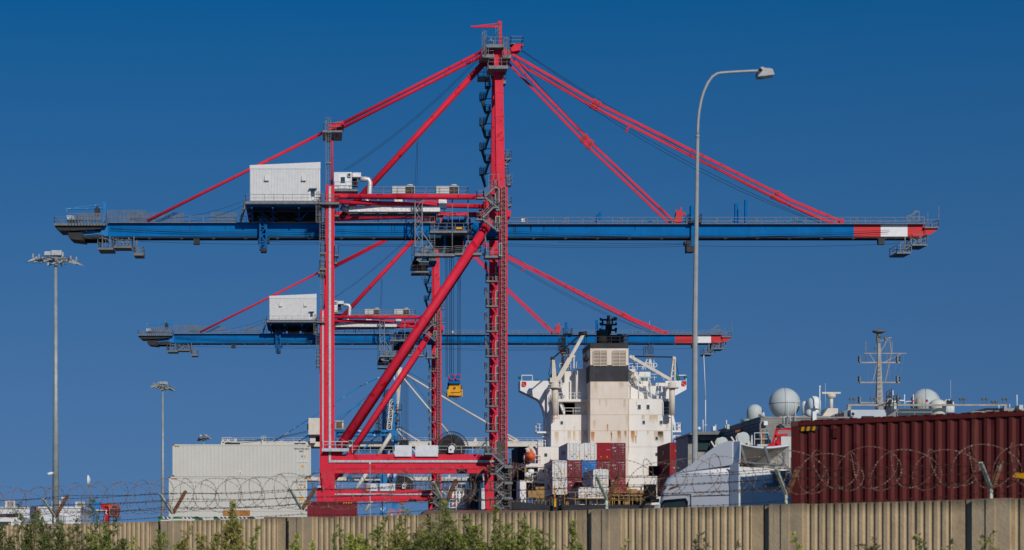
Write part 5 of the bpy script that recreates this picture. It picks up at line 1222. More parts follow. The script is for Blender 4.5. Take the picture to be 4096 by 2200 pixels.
m = MB(); m.bx(2790,2838,1795,1800,263.1,263.5); m.bx(2835,2838,1755,1795,263.2,263.5); m.bx(2790,2793,1755,1795,263.2,263.5); vp('window_frame', m, 'dark')
# radomes
m = MB(); m.dome(W(3019,1680,YV+8), 32/F*(YV+8), (1680-1649)/F*(YV+8)); m.lathe(W(3019,1680,YV+8),[(.9,-.35),(.95,0.02)],18); r1 = vp('radome', m, 'radome')
m = MB(); c = W(3138,1613.6,YV+6); rb = 62/F*(YV+6); m.ball(c, rb, 36); r2 = vp('radome', m, 'radome')
m = MB()
for ang in (20, 80, 140):
    pts = [c+Vector((math.cos(R(ang))*math.cos(R(t))*rb, math.sin(R(ang))*math.cos(R(t))*rb, math.sin(R(t))*rb))*1.002 for t in range(0,361,12)]; m.path(pts,.03,4)
pts = [c+Vector((math.cos(R(t)),math.sin(R(t)),-.02))*rb*1.002 for t in range(0,361,12)]; m.path(pts,.035,4)
vp('seam', m, 'dalu', r2)
for (x0,x1,yt,yb,Y,mm) in ((3206,3236,1603,1656,YV+4,'radomew'),(3230,3283,1584,1639,YV+3,'radomew'),(3222,3249,1637,1662,YV+2,'radome'),(3534,3588,1592,1640,YV+8,'radomew')):
    r = (x1-x0)/2/F*Y; h = (yb-yt)/F*Y-r; m = MB(); m.dome(W((x0+x1)/2,yb,Y), r, max(.1,h)); m.lathe(W((x0+x1)/2,yb,Y),[(r*.7,-.5),(r*.75,.03)],14); vp('radome', m, mm)
m = MB(); c = W(3701,1614,YV+12); rb = 59/F*(YV+12); m.ball(c, rb, 36); r3 = vp('radome', m, 'radome')
m = MB()
for ang in (75, 15, 135): m.path([c+Vector((math.cos(R(ang))*math.cos(R(t)),math.sin(R(ang))*math.cos(R(t)),math.sin(R(t))))*rb*1.002 for t in range(0,361,12)],.03,4)
vp('seam', m, 'dalu', r3)
Y = YV+3; r = 34/F*Y; c = W(3750,1657,Y); m = MB(); m.lathe(c,[(r*.85,-.6),(r*.97,.4),(r*.97,.6),(r,.62),(r,1.0)]+[(r*math.cos(R(a)),1.0+r*.78*math.sin(R(a))) for a in range(15,90,15)]+[(.02,1.0+r*.78)],24); vp('radome', m, mat('radome_cream',(.70,.69,.58),.5,var=.03))
m = MB(); r = .6; m.dome(W(3792,1652,YV+6),.75,.9); vp('radome', m, 'radomew')
m = MB(); c = W(3676,1625,YV+5); m.lathe(c,[(.4,-.4),(.42,.5),(.3,.95),(.1,1.05)],14); vp('canvas_cover', m, mat('beige_canvas',(.42,.38,.31),.9,var=.1))
# mast with cross arms
m = MB()
def taper(m, a, b, wa, wb, ta, tb):
    vs = []
    for (p, w, t) in ((a,wa,ta),(b,wb,tb)): vs += [p+Vector((-w/2,-t/2,0)),p+Vector((w/2,-t/2,0)),p+Vector((w/2,t/2,0)),p+Vector((-w/2,t/2,0))]
    m.add(vs,[(0,3,2,1),(4,5,6,7),(0,1,5,4),(1,2,6,5),(2,3,7,6),(3,0,4,7)])
YM = YV+6; fm = YM/F
taper(m, VP(zb,655,1030,YM), VP(zb,650,200,YM), 27*fm, 9*fm, .7, .25)
for y in (515,560,610,655,710,770,825,880): m.lathe(VP(zb,652+(y-500)*.015,y,YM-.36+ (880-y)*.0003),[(.1,-.02),(.14,-.03),(.14,0),(.1,0)],12,'y',True,True)
mk_ = vp('mast', m, 'alu')
m = MB()
for (x0,x1,y,w) in ((395,900,452,.15),(395,900,692,.15),(400,905,936,.14),(470,980,341,.09)): m.bar(VP(zb,x0,y,YM),VP(zb,x1,y,YM),w,w*1.1)
m.bar(VP(zb,535,345,YM),VP(zb,600,450,YM),.08); m.bar(VP(zb,915,345,YM),VP(zb,700,455,YM),.08)
for (xa,ya,xb,yb) in ((760,165,655,345),(655,345,575,680),(775,165,800,340),(800,340,725,680),(665,195,760,155),(745,155,803,152)): m.bar(VP(zb,xa,ya,YM),VP(zb,xb,yb,YM),.085)
for (x,y0,y1) in ((490,440,195),(605,340,270),(725,340,160),(807,440,190),(817,890,785)): m.tube(VP(zb,x,y0,YM),VP(zb,x,y1,YM),.05,n=6)
vp('yard_arm', m, 'alu', mk_)
m = MB(); c = VP(zb,647,80,YM); m.lathe(c,[(.2,-.2),(.55,-.16),(.78,0),(.76,.1),(.5,.18),(.1,.2)],26); m.lathe(c,[(.26,-.75),(.28,-.2),(.2,-.15)],10); m.bx(zb(628,0)[0],zb(668,0)[0],zb(0,130)[1],zb(0,212)[1],YM-.2,YM+.2); m.lathe(VP(zb,720,160,YM),[(.11,-.25),(.12,.2),(.08,.25)],10); m.tube(c,c+Vector((0,0,.9)),.03,n=4); m.lathe(VP(zb,604,268,YM),[(.08,-.27),(.08,.27)],8)
vp('radar_disc', m, mat('dark_grey_disc',(.16,.17,.17),.5), mk_)
m = MB()
for y in (370,612,857): m.bx(zb(415,0)[0],zb(432,0)[0],zb(0,y)[1],zb(0,y+75)[1],YM-.3,YM+.2); m.cut(); m.bx(zb(866,0)[0],zb(888,0)[0],zb(0,y-2)[1],zb(0,y+73)[1],YM-.3,YM+.2); m.cut()
vp('signal_light_box', m, 'galv', mk_)
m = MB()
for y in (372,614,859):
    for k in range(2): m.lathe(VP(zb,408,y+20+k*32,YM),[(.12,-.1),(.12,.1)],10,'x'); m.cut(); m.lathe(VP(zb,896,y+20+k*32,YM),[(.1,-.07),(.1,.07)],10,'x'); m.cut()
vp('signal_lens', m, mat('dark_red_lens',(.04,.008,.01),.25), mk_)
m = MB()
for (xa,ya,xb,yb) in ((500,460,548,890),(588,350,612,900),(740,340,732,880),(752,340,742,880),(775,340,772,880),(860,455,812,800),(950,350,868,860),(782,455,770,880),(765,170,735,600)): m.tube(VP(zb,xa,ya,YM),VP(zb,xb,yb,YM),.012,n=4)
vp('halyard', m, 'alu', mk_)
# long light bar
m = MB(); m.bx(zb(282,0)[0],zb(2190,0)[0],zb(0,952)[1],zb(0,974)[1],YV+1,YV+1.3)
for (xa,xb,xc,xd) in ((262,300,278,315),(2148,2195,2160,2192)): m.pg([zb(xc,958),zb(xd,958),zb(xd if xd>1000 else 315,1125),zb(xa,1125)],YV+1.02,YV+1.58,YV+1)
lbq = vp('light_gantry', m, 'alu')
for i, x in enumerate((300,345,550,596,822,865,1623,1667,1896,1940,2010,2050,2137,2180)):
    m = MB(); y = 892 if x not in (2010,2050) else 925
    s_ = VP(zb,x,955,YV+1.2); h_ = VP(zb,x+4,y,YV+1.2); m.tube(s_,h_,.035,n=5); d_ = Vector((.5,-.75,-.45)).normalized(); m.tube(h_-d_*.16,h_+d_*.16,.08,.2,n=12); vp('floodlight', m, mat('grey_floodlight',(.16,.19,.20),.45) if i == 0 else M.setdefault('flood', bpy.data.materials['grey_floodlight']), lbq)
m = MB()
for x in (1488,1526): m.bx(zb(x-12,0)[0],zb(x+12,0)[0],zb(0,905)[1],zb(0,950)[1],YV+1,YV+1.5); m.bx(zb(x-9,0)[0],zb(x-3,0)[0],zb(0,895)[1],zb(0,905)[1],YV+1,YV+1.3)
vp('loud_hailer', m, 'dark', lbq)
m = MB()
for x in (1052,1226): m.ball(VP(zb,x,911,YV+2),.15,12); m.cut()
vp('red_beacon', m, 'rred')
m = MB()
for (x,y0,y1,r) in ((957,990,835,.12),(1063,1000,835,.12),(817,900,785,.12),(2310,1000,840,.12),(2222,1010,950,.1),(1513,1060,660,.025),(5,1000,700,.03)): m.tube(VP(zb,x,y0,YV+2),VP(zb,x,y1,YV+2),r*.5,n=6); m.cut()
m.path([VP(zb,970,960,YV+2),VP(zb,975,920,YV+2),VP(zb,1045,918,YV+2)],.06,5); m.bar(VP(zb,895,908,YV+2),VP(zb,955,908,YV+2),.12); m.path([VP(zb,2310,960,YV+2),VP(zb,2340,985,YV+2)],.07,5)
vp('aerial', m, 'radomew')
m = MB(); m.bx(zb(312,0)[0],zb(735,0)[0],zb(0,1020)[1],1760,YV-.3,YV+5); hp = vp('deckhouse', m, mat('pale_grey_panel',(.50,.56,.60),.5,var=.05)); m = MB(); m.lathe(VP(zb,336,1071,YV-.35),[(.05,-.05),(.2,-.06),(.22,0)],18,'y'); m.lathe(VP(zb,322,1118,YV-.35),[(.1,-.1),(.1,0)],10,'y'); m.bx(zb(450,0)[0],zb(590,0)[0],zb(0,1095)[1],zb(0,1130)[1],YV-.6,YV-.3); vp('loudspeaker', m, 'dark', hp)
m = MB(); m.lathe(VP(zb,336,1071,YV-.45),[(.2,-.04),(.25,-.03),(.25,.02),(.2,.02)],18,'y',True,True); vp('speaker_rim', m, 'radomew', hp)
m = MB(); m.pg([zb(65,1100),zb(270,1018),zb(270,1145),zb(65,1145)],YV+.2,YV+6); lh = vp('louvre_house', m, mat('blue_grey_panel',(.20,.24,.28),.6)); m = MB()
for (x0,x1,y0) in ((75,112,1095),(120,155,1075),(160,192,1062),(197,230,1050)):
    for k in range(7): m.bx(zb(x0,0)[0],zb(x1,0)[0],zb(0,y0+k*9)[1],zb(0,y0+k*9+6)[1],YV+.13,YV+.21)
vp('louvre', m, 'dark', lh)
m = MB(); m.pg([zb(745,1100),zb(880,1010),zb(1260,1005),zb(1292,1045),zb(1292,1120),zb(745,1120)],YV-1,YV+4); bh = vp('bridge_house', m, 'dalu'); m = MB(); m.pg([zb(866,1045),zb(890,1012),zb(1255,1010),zb(1285,1044)],YV-1.08,YV-.98,YV-1); m.pg([zb(868,1052),zb(1288,1052),zb(1288,1120),zb(868,1120)],YV-1.08,YV-.98,YV-1); vp('bridge_window', m, 'glass', bh)
m = MB(); [m.bx(zb(x,0)[0],zb(x+6,0)[0],zb(0,1045)[1],zb(0,1100)[1],YV-1.15,YV-1.05) for x in (866,1075,1284)]; m.bx(zb(862,0)[0],zb(1292,0)[0],zb(0,1043)[1],zb(0,1053)[1],YV-1.16,YV-1.04); vp('window_frame', m, 'alu', bh)
m = MB(); m.rail([VP(zb,740,1040,YV-.5),VP(zb,868,1010,YV-.5)],1.6,.5,.04); m.cut(); m.rail([VP(zb,740,930,YV+3),VP(zb,800,900,YV+3)],1.2,.5,.04); m.cut(); m.stair(VP(zb,745,1020,YV+1),VP(zb,800,900,YV+1),(0,.7,0),.3); vp('deck_ladder', m, 'dark')
m = MB(); m.pg([zb(1750,1045),zb(1925,1003),zb(2400,1003),zb(2400,1060),zb(1750,1060)],YV+2,YV+10); m.bx(zb(1930,0)[0],zb(2160,0)[0],zb(0,1000)[1],zb(0,1040)[1],YV+1.9,YV+2.1); vp('aft_roof', m, 'alu')
m = MB(); m.bx(zb(2338,0)[0],zb(2385,0)[0],zb(0,962)[1],zb(0,1015)[1],YV+1,YV+2.5); m.cut(); m.lathe(VP(zb,2090,985,YV+1),[(.05,-.25),(.11,-.1),(.11,.1),(.05,.25)],10); vp('deck_box', m, 'radome')
# radar scanner and small items
m = MB(); m.bx(3288,3363,1568,1575,YV+3,YV+3.4); m.lathe(W(3325,1588,YV+3.2),[(.25,-.2),(.55,0),(.5,.35),(.3,.4)],14); m.tube(W(3325,1640,YV+3.2),W(3325,1588,YV+3.2),.22,n=10); m.pg([(3290,1664),(3312,1633),(3352,1633),(3352,1664)],YV+2,YV+4.5); vp('radar_scanner', m, 'cream')
m = MB(); m.bx(3251,3266,1632,1690,YV-.4,YV+.4); m.bar(W(3258,1636,YV-.5),W(3266,1628,YV-.9),.35); m.tube(W(3279,1660,YV+1),W(3279,1545,YV+1),.08,n=5); m.ball(W(3279,1547,YV+1),.14,8)
for x in (3152,3182): m.path([W(x,1690,YV-.5),W(x,1614,YV-.5),W(x+3,1612,YV-.5)],.07,5)
m.path([W(3136,1690,YV-.3),W(3136,1670,YV-.3),W(3160,1664,YV-.3),W(3160,1690,YV-.3)],.06,5); m.bx(3056,3071,1684,1701,YV-.7,YV-.1); vp('camera_post', m, 'radomew')
m = MB()
for (x,y0,y1,Y) in ((2822,1730,1600,264),(2812,1730,1679,264),(2906,1710,1680,256),(2964,1700,1676,250),(2823,1600,1420,264)): m.tube(W(x,y0,Y),W(x-(8 if y1==1420 else 0),y1,Y),.07 if y1!=1420 else .05,n=5)
m.cut(); m.bx(2852,2864,1705,1722,264,265); m.tube(W(2863,1730,264),W(2863,1698,264),.06,n=5); m.cut(); m.ball(W(2796,1714,264),.22,10); m.bar(W(2818,1700,264),W(2828,1700,264),.08); vp('aerial', m, 'radomew')
m = MB(); m.tube(W(2898,1708,255),W(2912,1707,255),.3,.1,n=12); m.bx(2908,2918,1697,1716,254.6,255.6); m.tube(W(3040,1662,YV-1),W(3056,1660,YV-1),.12,.4,n=12); m.bx(3038,3045,1655,1668,YV-1,YV-.4); vp('horn_speaker', m, 'radome')
m = MB(); m.lathe(W(2988,1688,248),[(.55,0),(.6,.05),(.6,.3),(.5,.35)],12); vp('green_vent', m, mat('pale_green_vent',(.25,.42,.28),.6))
m = MB(); m.pg([(2942,1722),(2974,1713),(2974,1722),(2942,1731)],YV-.9+8,YV-.7+8,YV+7); vp('name_board', m, 'rust')
for i,(x,y,r,lab) in enumerate(((2970,1753,24,'large grey hose reel with cream cheeks on the vessel deck above the truck'),(2886,1771,22,'smaller grey hose reel on the vessel deck beside the wheelhouse window'))):
    Y = YV-2; c = W(x,y,Y); o = thing('deck_reel', lab, 'reel', (c.x, Y, c.z-1.0), 0, 'deck reels')
    m = MB(); rr = r/F*Y; m.lathe(c,[(.2,-.5),(rr*.8,-.5),(rr*.8,.6),(.2,.6)],22,'y',False); build('drum', m, M['dalu'], o)
    m = MB(); m.lathe(c,[(.15,-.62),(rr,-.6),(rr,-.5),(.15,-.5)],22,'y',False); m.cut(); m.lathe(c,[(.15,.6),(rr,.6),(rr,.7),(.15,.7)],22,'y',False); build('cheek', m, M['radome'], o)
    m = MB()
    for s_ in (-1,1): m.bar(W(x+s_*r*1.1,y+r*1.1,Y-.4),W(x+s_*r*.6,y-r*.8,Y-.4),.18,.3)
    m.bar(W(x-r*1.9,y-6,Y-.8),W(x-r*1.1,y+22,Y-.8),.16); build('stand', m, M['cream'], o)
for (x,mm,nm) in ((3053,'ogas','orange'),(3068,'teal','teal')):
    Y = YV-1; c = W(x,1776,Y); m = MB(); m.lathe(c,[(.17,0),(.18,.03),(.18,1.25),(.12,1.42),(.07,1.45),(.07,1.55),(.1,1.56),(.1,1.68)],12); o = build('gas_cylinder', m, M[mm], None, loc=c); tag(o, nm+' gas cylinder standing at the ribbed grey wall of the vessel', 'gas cylinder', 'gas cylinders')
m = MB(); a = W(3018,1780,YV-1.4); b = W(3075,1780,YV-1.4); m.rail([a,b],1.4,.9,.04); m.box(a.x,W(3075,0,YV-1.4).x,YV-3,YV,a.z-.25,a.z); m.pg([(3002,1780),(3006,1740),(3010,1740),(3012,1780)],YV-2,YV-1.6); vp('deck_edge', m, 'radome')
kc = thing('deck_crane', 'bright red folding deck crane at the corner of the big oxide red container', 'crane', W(3125,1790,YV-3))
m = MB(); Y = YV-3
for (xa,ya,xb,yb,w) in ((3088,1785,3106,1717,.2),(3104,1717,3165,1719,.2),(3112,1722,3096,1760,.15),(3118,1780,3120,1740,.5),(3070,1786,3095,1770,.25)): m.bar(W(xa,ya,Y),W(xb,yb,Y),w,w)
m.pg([(3070,1788),(3090,1770),(3124,1772),(3128,1788)],Y-.6,Y+.6); m.pg([(3104,1738),(3152,1733),(3150,1741),(3110,1747)],Y-.4,Y+.4); m.lathe(W(3108,1785,Y-.6),[(.2,0),(.2,.7)],12); build('crane_arm', m, M['rred'], kc)
m = MB(); m.path([W(3106,1724,Y),W(3107,1706,Y),W(3118,1702,Y),W(3138,1712,Y),W(3165,1714,Y)],.07,6); m.pg([(3112,1702),(3124,1695),(3140,1708),(3120,1712)],Y-.4,Y+.4); build('hydraulic_hose', m, M['dark'], kc)
cab_ = MB(); cab_.bx(3124,3180,1746,1830,YV-3.5,YV-2); o = build('deck_locker', cab_, M['box'], None, loc=W(3150,1830,YV-3)); tag(o, 'beige deck locker under the red deck crane, beside the big red container', 'locker')
# ------------------------------------------------------------------ concrete wall with wire brackets
def invY(x): return .01733*(1+1.094e-4*(x-452))
WA = Vector(((0-CX)/F/invY(0), 1/invY(0), 0)); WB = Vector(((4096-CX)/F/invY(4096), 1/invY(4096), 0))
WL = (WB-WA).length; U = (WB-WA)/WL; NN = Vector((U.y, -U.x, 0))
if NN.y > 0: NN = -NN
def s_at(px):
    k = (px-CX)/F; return (k*WA.y-WA.x)/(U.x-k*U.y)
def ztop(s): return 2.135+(2.356-2.135)*s/WL
def WF(s, d, z): p = WA+U*s+NN*d; p.z = z; return p
posts = [s_at(p) for p in (215, 684, 1200, 1772, 2420, 3136, 3955)]
gap = posts[-1]-posts[-2]
posts = [posts[0]-gap*2, posts[0]-gap] + posts + [posts[-1]+gap, posts[-1]+gap*2]
wall = thing('concrete_wall', 'fluted beige precast concrete wall crossing the whole foreground, rusty brackets on top', 'wall', WF(posts[0], 0, 0))
M['conc'] = mat('stained_precast_concrete', (.53, .40, .235), .88, var=.14, vs=1.6, streak=[((.11, .09, .065), .55, 2.6), ((.50, .42, .30), .35, 4), ((.06, .05, .04), .4, 1.3)], bump=.35, bs=14, top=((.075,.06,.045),2.32,2.62))
M['concp'] = mat('stained_concrete_post', (.49, .38, .24), .88, var=.12, vs=2.2, streak=[((.12, .10, .075), .5, 2.2)], bump=.3, bs=16, top=((.10,.085,.065),2.38,2.66))
random.seed(5)
for i in range(len(posts)-1):
    sa, sb_ = posts[i]+.46, posts[i+1]-.49
    m = MB()
    e0, e1 = sa+.0, sb_
    prof = [(e0, .02), (e0+.02, .02)]
    fl0, fl1 = e0+.02, e1-.28; n = int((fl1-fl0)/.172); p = (fl1-fl0)/n
    for k in range(n):
        x = fl0+k*p
        prof += [(x+.002, .02), (x+.066, .018), (x+.102, -.014), (x+.158, -.014), (x+.169, .02)]
    prof += [(e1-.28, 0), (e1, 0)]
    vs = []; 
    for (s, d) in prof:
        zt = ztop(s)-.012+random.uniform(-.004,.004); vs += [WF(s, d, 0), WF(s, d, zt), WF(s, -.14, zt)]
    fs = []
    for k in range(len(prof)-1):
        a, b = 3*k, 3*k+3; fs += [(a, b, b+1, a+1), (a+1, b+1, b+2, a+2)]
    m.add(vs, fs)
    q = [WF(e0,-.14,0),WF(e1,-.14,0),WF(e1,-.14,ztop(e1)-.01),WF(e0,-.14,ztop(e0)-.01)]; m.add(q, [(0,1,2,3)])
    build('wall_panel', m, M['conc'], wall)
for i, s in enumerate(posts):
    m = MB()
    def slab(s0, s1, d0, d1, dz):
        P = [WF(s0,d0,0),WF(s1,d0,0),WF(s1,d1,0),WF(s0,d1,0)]; Q = [WF(s0,d0,ztop(s0)+dz),WF(s1,d0,ztop(s1)+dz),WF(s1,d1,ztop(s1)+dz),WF(s0,d1,ztop(s0)+dz)]
        m.add(P+Q,[(0,1,2,3),(4,5,6,7),(0,1,5,4),(1,2,6,5),(2,3,7,6),(3,0,4,7)])
    slab(s-.32, s+.46, -.16, .07, 0); slab(s-.02, s+.16, .07, .10, -.004); slab(s-.49, s-.32, -.16, -.07, -.006)
    build('wall_post', m, M['concp'], wall)
ZS = []
for i, s in enumerate(posts):
    z0 = ztop(s); rnd = random.Random(i); lean = rnd.uniform(-.04,.04)
    m = MB(); nd = WF(s+.05, 0, z0+.20); m.bar(WF(s+.05,0,z0-.02), nd, .055, .045); br = build('wire_bracket', m, M['mint'], wall)
    ta = WF(s+.05+lean, .47+rnd.uniform(-.03,.03), z0+.74+rnd.uniform(-.04,.03)); tb = WF(s+.05-lean, -.50+rnd.uniform(-.03,.05), z0+.80+rnd.uniform(-.04,.05))
    m = MB(); m.bar(nd, ta, .075, .04); build('near_arm', m, M['mint'], br)
    m = MB(); m.bar(nd, tb, .085, .02); m.bar(nd+Vector((.03,-.025,0)), tb+Vector((.03,-.025,0)), .025, .085); build('far_arm', m, M['rust'], br)
    ZS.append((nd, ta, tb))
# barbed wire strands
wires = [('near',.97,'topmost strand on the mint arms'),('near',.62,'middle strand on the mint arms'),('near',.28,'lowest strand on the mint arms'),('far',.95,'topmost strand on the rusty arms'),('far',.60,'middle strand on the rusty arms'),('far',.25,'lowest strand on the rusty arms'),('stem',0,'strand lowest of all, just over the wall top')]
for wi, (arm, f, lab) in enumerate(wires):
    m = MB(); rnd = random.Random(wi+20); pts = []
    for i, (nd, ta, tb) in enumerate(ZS):
        a = nd.lerp(ta if arm == 'near' else tb, f) if arm != 'stem' else nd-Vector((0,0,.10))
        pts.append(a+Vector((0,0,rnd.uniform(-.03,.03))))
    full = []
    for a, b in zip(pts, pts[1:]):
        sg = rnd.uniform(.02,.08)
        for k in range(14): t = k/14; full.append(a.lerp(b,t)-Vector((0,0,4*sg*t*(1-t)))+Vector((0,0,rnd.uniform(-.006,.006))))
    full.append(pts[-1]); m.path(full, .0052, 4)
    for a, b in zip(full, full[1:]):
        L_ = (b-a).length; n = max(1, int(L_/.14))
        for k in range(n):
            c = a.lerp(b,(k+rnd.uniform(.2,.8))/n)
            for q in range(2): v = Vector((rnd.uniform(-1,1),rnd.uniform(-1,1),rnd.uniform(-1,1))).normalized()*.026; m.bar(c-v,c+v,.008)
    o = build('barbed_wire', m, M['wire'], None, loc=pts[0]); tag(o, 'rusty barbed wire along the wall, '+lab, 'barbed wire', 'barbed wire strands')
# razor wire coil lying in the brackets
m = MB(); rnd = random.Random(99)
S0, S1 = posts[0], posts[-1]; PT = .84
for hand, WID in ((1,.36), (-1,.10)):
    pts = []; s = S0; th = 0; turn = 0
    N = int((S1-S0)/PT)
    for tn in range(N):
        r = rnd.uniform(.40,.52); dz = rnd.uniform(-.05,.05); ds = rnd.uniform(-.07,.07); dd = rnd.uniform(-.05,.05); sk = rnd.uniform(-.12,.12)
        for k in range(22):
            t = k/22; ang = hand*2*math.pi*t + (0 if hand > 0 else 1.1)
            sc = S0+(tn+t)*PT
            pts.append((sc+sk*math.sin(ang*1.0)+.05*math.cos(2*ang)-WID*math.cos(ang), .02+dd+r*.92*math.cos(ang), ztop(sc)+.66+dz*math.sin(ang/2)+r*math.sin(ang)))
    sm_ = pts[:]
    for _ in range(3): sm_ = [sm_[0]]+[tuple((sm_[i-1][j]+2*sm_[i][j]+sm_[i+1][j])/4 for j in range(3)) for i in range(1,len(sm_)-1)]+[sm_[-1]]
    P = [WF(*p) for p in sm_]; m.path(P, .0044, 4)
    for a, b in zip(P, P[1:]):
        for f_ in (.25,.75):
            c = a.lerp(b,f_); d = (b-a).normalized(); o_ = d.cross(Vector((rnd.uniform(-1,1),rnd.uniform(-1,1),rnd.uniform(-1,1)))).normalized()*.016
            m.add([c-o_-d*.012,c-o_+d*.012,c+o_+d*.012,c+o_-d*.012],[(0,1,2,3)])
o = build('razor_wire', m, M['razor'], None, loc=WF(S0,0,ztop(S0))); tag(o, 'long coil of rusty razor wire looping along the wall between the bracket arms', 'razor wire')
# ------------------------------------------------------------------ street lamp
YL = 52.; lp = thing('street_lamp', 'tall grey street lamp with curved arm standing beside the white truck', 'street lamp', (wx(2781,YL), YL, 0))
zl = zm(2760, 240, 4.325)
def LP(x, y): q = zl(x, y); return W(q[0], q[1], YL)
top = LP(131, 1340); base = Vector((wx(2779,YL), YL, 0)); mid = W(2780, 1300, YL)
m = MB(); m.tube(base, mid, .078, .066, n=8, sm=False); m.tube(mid, top, .066, .042, n=8, sm=False); m.tube(base, base+Vector((0,0,1.2)), .1, n=8); build('pole', m, M['lamp'], lp)
ctl = [(131,1345),(133,1200),(140,1050),(160,870),(195,690),(240,540),(310,390),(390,285),(470,235),(540,222),(640,215),(780,205),(920,198),(1060,191),(1210,184)]
m = MB(); m.path([LP(*c) for c in ctl], [.037,.037,.036]+[.034]*12, 10); m.tube(LP(131,1300), LP(131,1340), .052, n=8); build('arm', m, M['lamp'], lp)
m = MB(); m.pg([zl(*p) for p in ((1195,150),(1235,138),(1290,160),(1340,158),(1410,180),(1442,272),(1260,295),(1150,302),(1215,225),(1240,200))], YL-.14, YL+.14, YL); bpy_l = build('lamp_head', m, mat('lamp_head_grey',(.42,.43,.42),.5,var=.15,vs=8), lp)
m = MB(); m.pg([zl(*p) for p in ((1155,303),(1262,296),(1438,276),(1430,288),(1250,318),(1165,314))], YL-.12, YL+.12, YL); build('lamp_lens', m, M['glass'], bpy_l)
m = MB(); m.pg([zl(*p) for p in ((1160,215),(1215,210),(1150,290),(1146,280))], YL-.1, YL+.1, YL); build('lamp_hinge', m, M['dark'], bpy_l)
# ------------------------------------------------------------------ high light masts
YH = 189.
def hm(x, y): q = zm(0, 900, 1.9775)(x, y); return W(q[0], q[1], YH)
ms = thing('light_mast', 'tallest, nearest high light mast, thick tapered galvanised pole with floodlight crown', 'light mast', (wx(223,YH), YH, 0), 0, 'high light masts')
m = MB(); m.tube((wx(223,YH),YH,0), hm(440,235), .36, .14, n=16); m.tube((wx(223,YH),YH,12.5),(wx(223,YH),YH,12.54), .285, n=16); build('pole', m, M['pole'], ms)
m = MB(); c = hm(440,275); m.lathe(c,[(.35,-.25),(.38,0),(.3,.3)],12)
for k in range(6):
    t = 2*math.pi*k/6+.35; v = Vector((math.cos(t),math.sin(t),0)); w_ = Vector((math.cos(t+1.047),math.sin(t+1.047),0)); m.bar(c, c+v*1.9, .12); m.bar(c+v*1.5,c+w_*1.5,.1)
m.path([hm(380,295),hm(388,318),hm(410,312)],.05,5); m.path([hm(478,300),hm(485,322),hm(492,300)],.05,5); build('crown_ring', m, M['galv'], ms)
for (x0,x1,y0,y1,d) in ((355,405,212,242,-.3),(412,492,206,244,-.5),(462,498,208,245,.4)):
    m = MB(); a = hm(x0,y1); b = hm(x1,y0); m.box(a.x,b.x,YH+d,YH+d+.5,a.z,b.z); m.bar((a.x+.3,YH,a.z-1),(a.x+.3,YH,a.z),.1); build('control_box', m, M['galvl'], ms)
M['fl'] = mat('floodlight_casing',(.36,.35,.30),.5,var=.2)
for (x,y,dx) in ((262,275,-1),(310,280,-1),(365,282,-1),(470,292,1),(560,292,1),(605,300,1),(430,300,-1)):
    m = MB(); c = hm(x,y); d = Vector((dx*.9,-.3,-.28)).normalized(); up = Vector((0,0,1)); s_ = d.cross(up).normalized()
    m.add([c-d*.38-s_*.28-up*.08,c-d*.38+s_*.28-up*.08,c-d*.35+s_*.22+up*.22,c-d*.35-s_*.22+up*.22,c+d*.62-s_*.36-up*.1,c+d*.62+s_*.36-up*.1,c+d*.5+s_*.32+up*.0,c+d*.5-s_*.32+up*.0],[(0,3,2,1),(4,5,6,7),(0,1,5,4),(1,2,6,5),(2,3,7,6),(3,0,4,7)]); m.bar(c+up*.2,c+up*.55,.12); build('floodlight', m, M['fl'], ms)
for (px,Yk,rz,lab) in ((651,327.,.9,'thin high light mast left of the white container stack, middle height of three'),(815,464.,2.2,'farthest light mast, only its floodlight crown showing above the white containers')):
    c = copy_tree(ms); c.location = (wx(px,Yk), Yk, 0); c.rotation_euler = (0,0,rz); c['label'] = lab
m = MB(); c = W(206,1892,YH-.7); m.tube(c+Vector((-.35,-.1,-.12)),c+Vector((.1,0,0)),.14,n=10); m.bar(c,(wx(219,YH),YH,c.z+.05),.07); o = build('security_camera', m, M['radomew'], None, loc=c); tag(o,'small security camera bracketed to the tallest light mast at the left','camera')
m = MB(); c = W(256,1994,YH-.7); m.tube(c+Vector((-.25,-.1,.02)),c+Vector((.2,0,0)),.12,n=10); m.bar(c,(wx(232,YH),YH,c.z),.07); o = build('security_camera', m, M['radomew'], None, loc=c); tag(o,'lower security camera near the foot of the tallest light mast, above the white building','camera')
YN = 140.; sp2 = thing('sensor_pole', 'thin grey pole with a small sensor head in front of the red portal beam', 'pole', (wx(1480,YN), YN, 0))
m = MB(); m.tube((wx(1480,YN),YN,0), W(1480,1868,YN), .055, .03, n=8); m.tube(W(1480,1868,YN),W(1480,1856,YN),.02,n=6); build('pole', m, M['pole'], sp2)
m = MB(); m.lathe(W(1479.5,1856,YN),[(.04,-.03),(.07,0),(.07,.12),(.05,.13)],10); build('sensor_head', m, M['cream'], sp2)
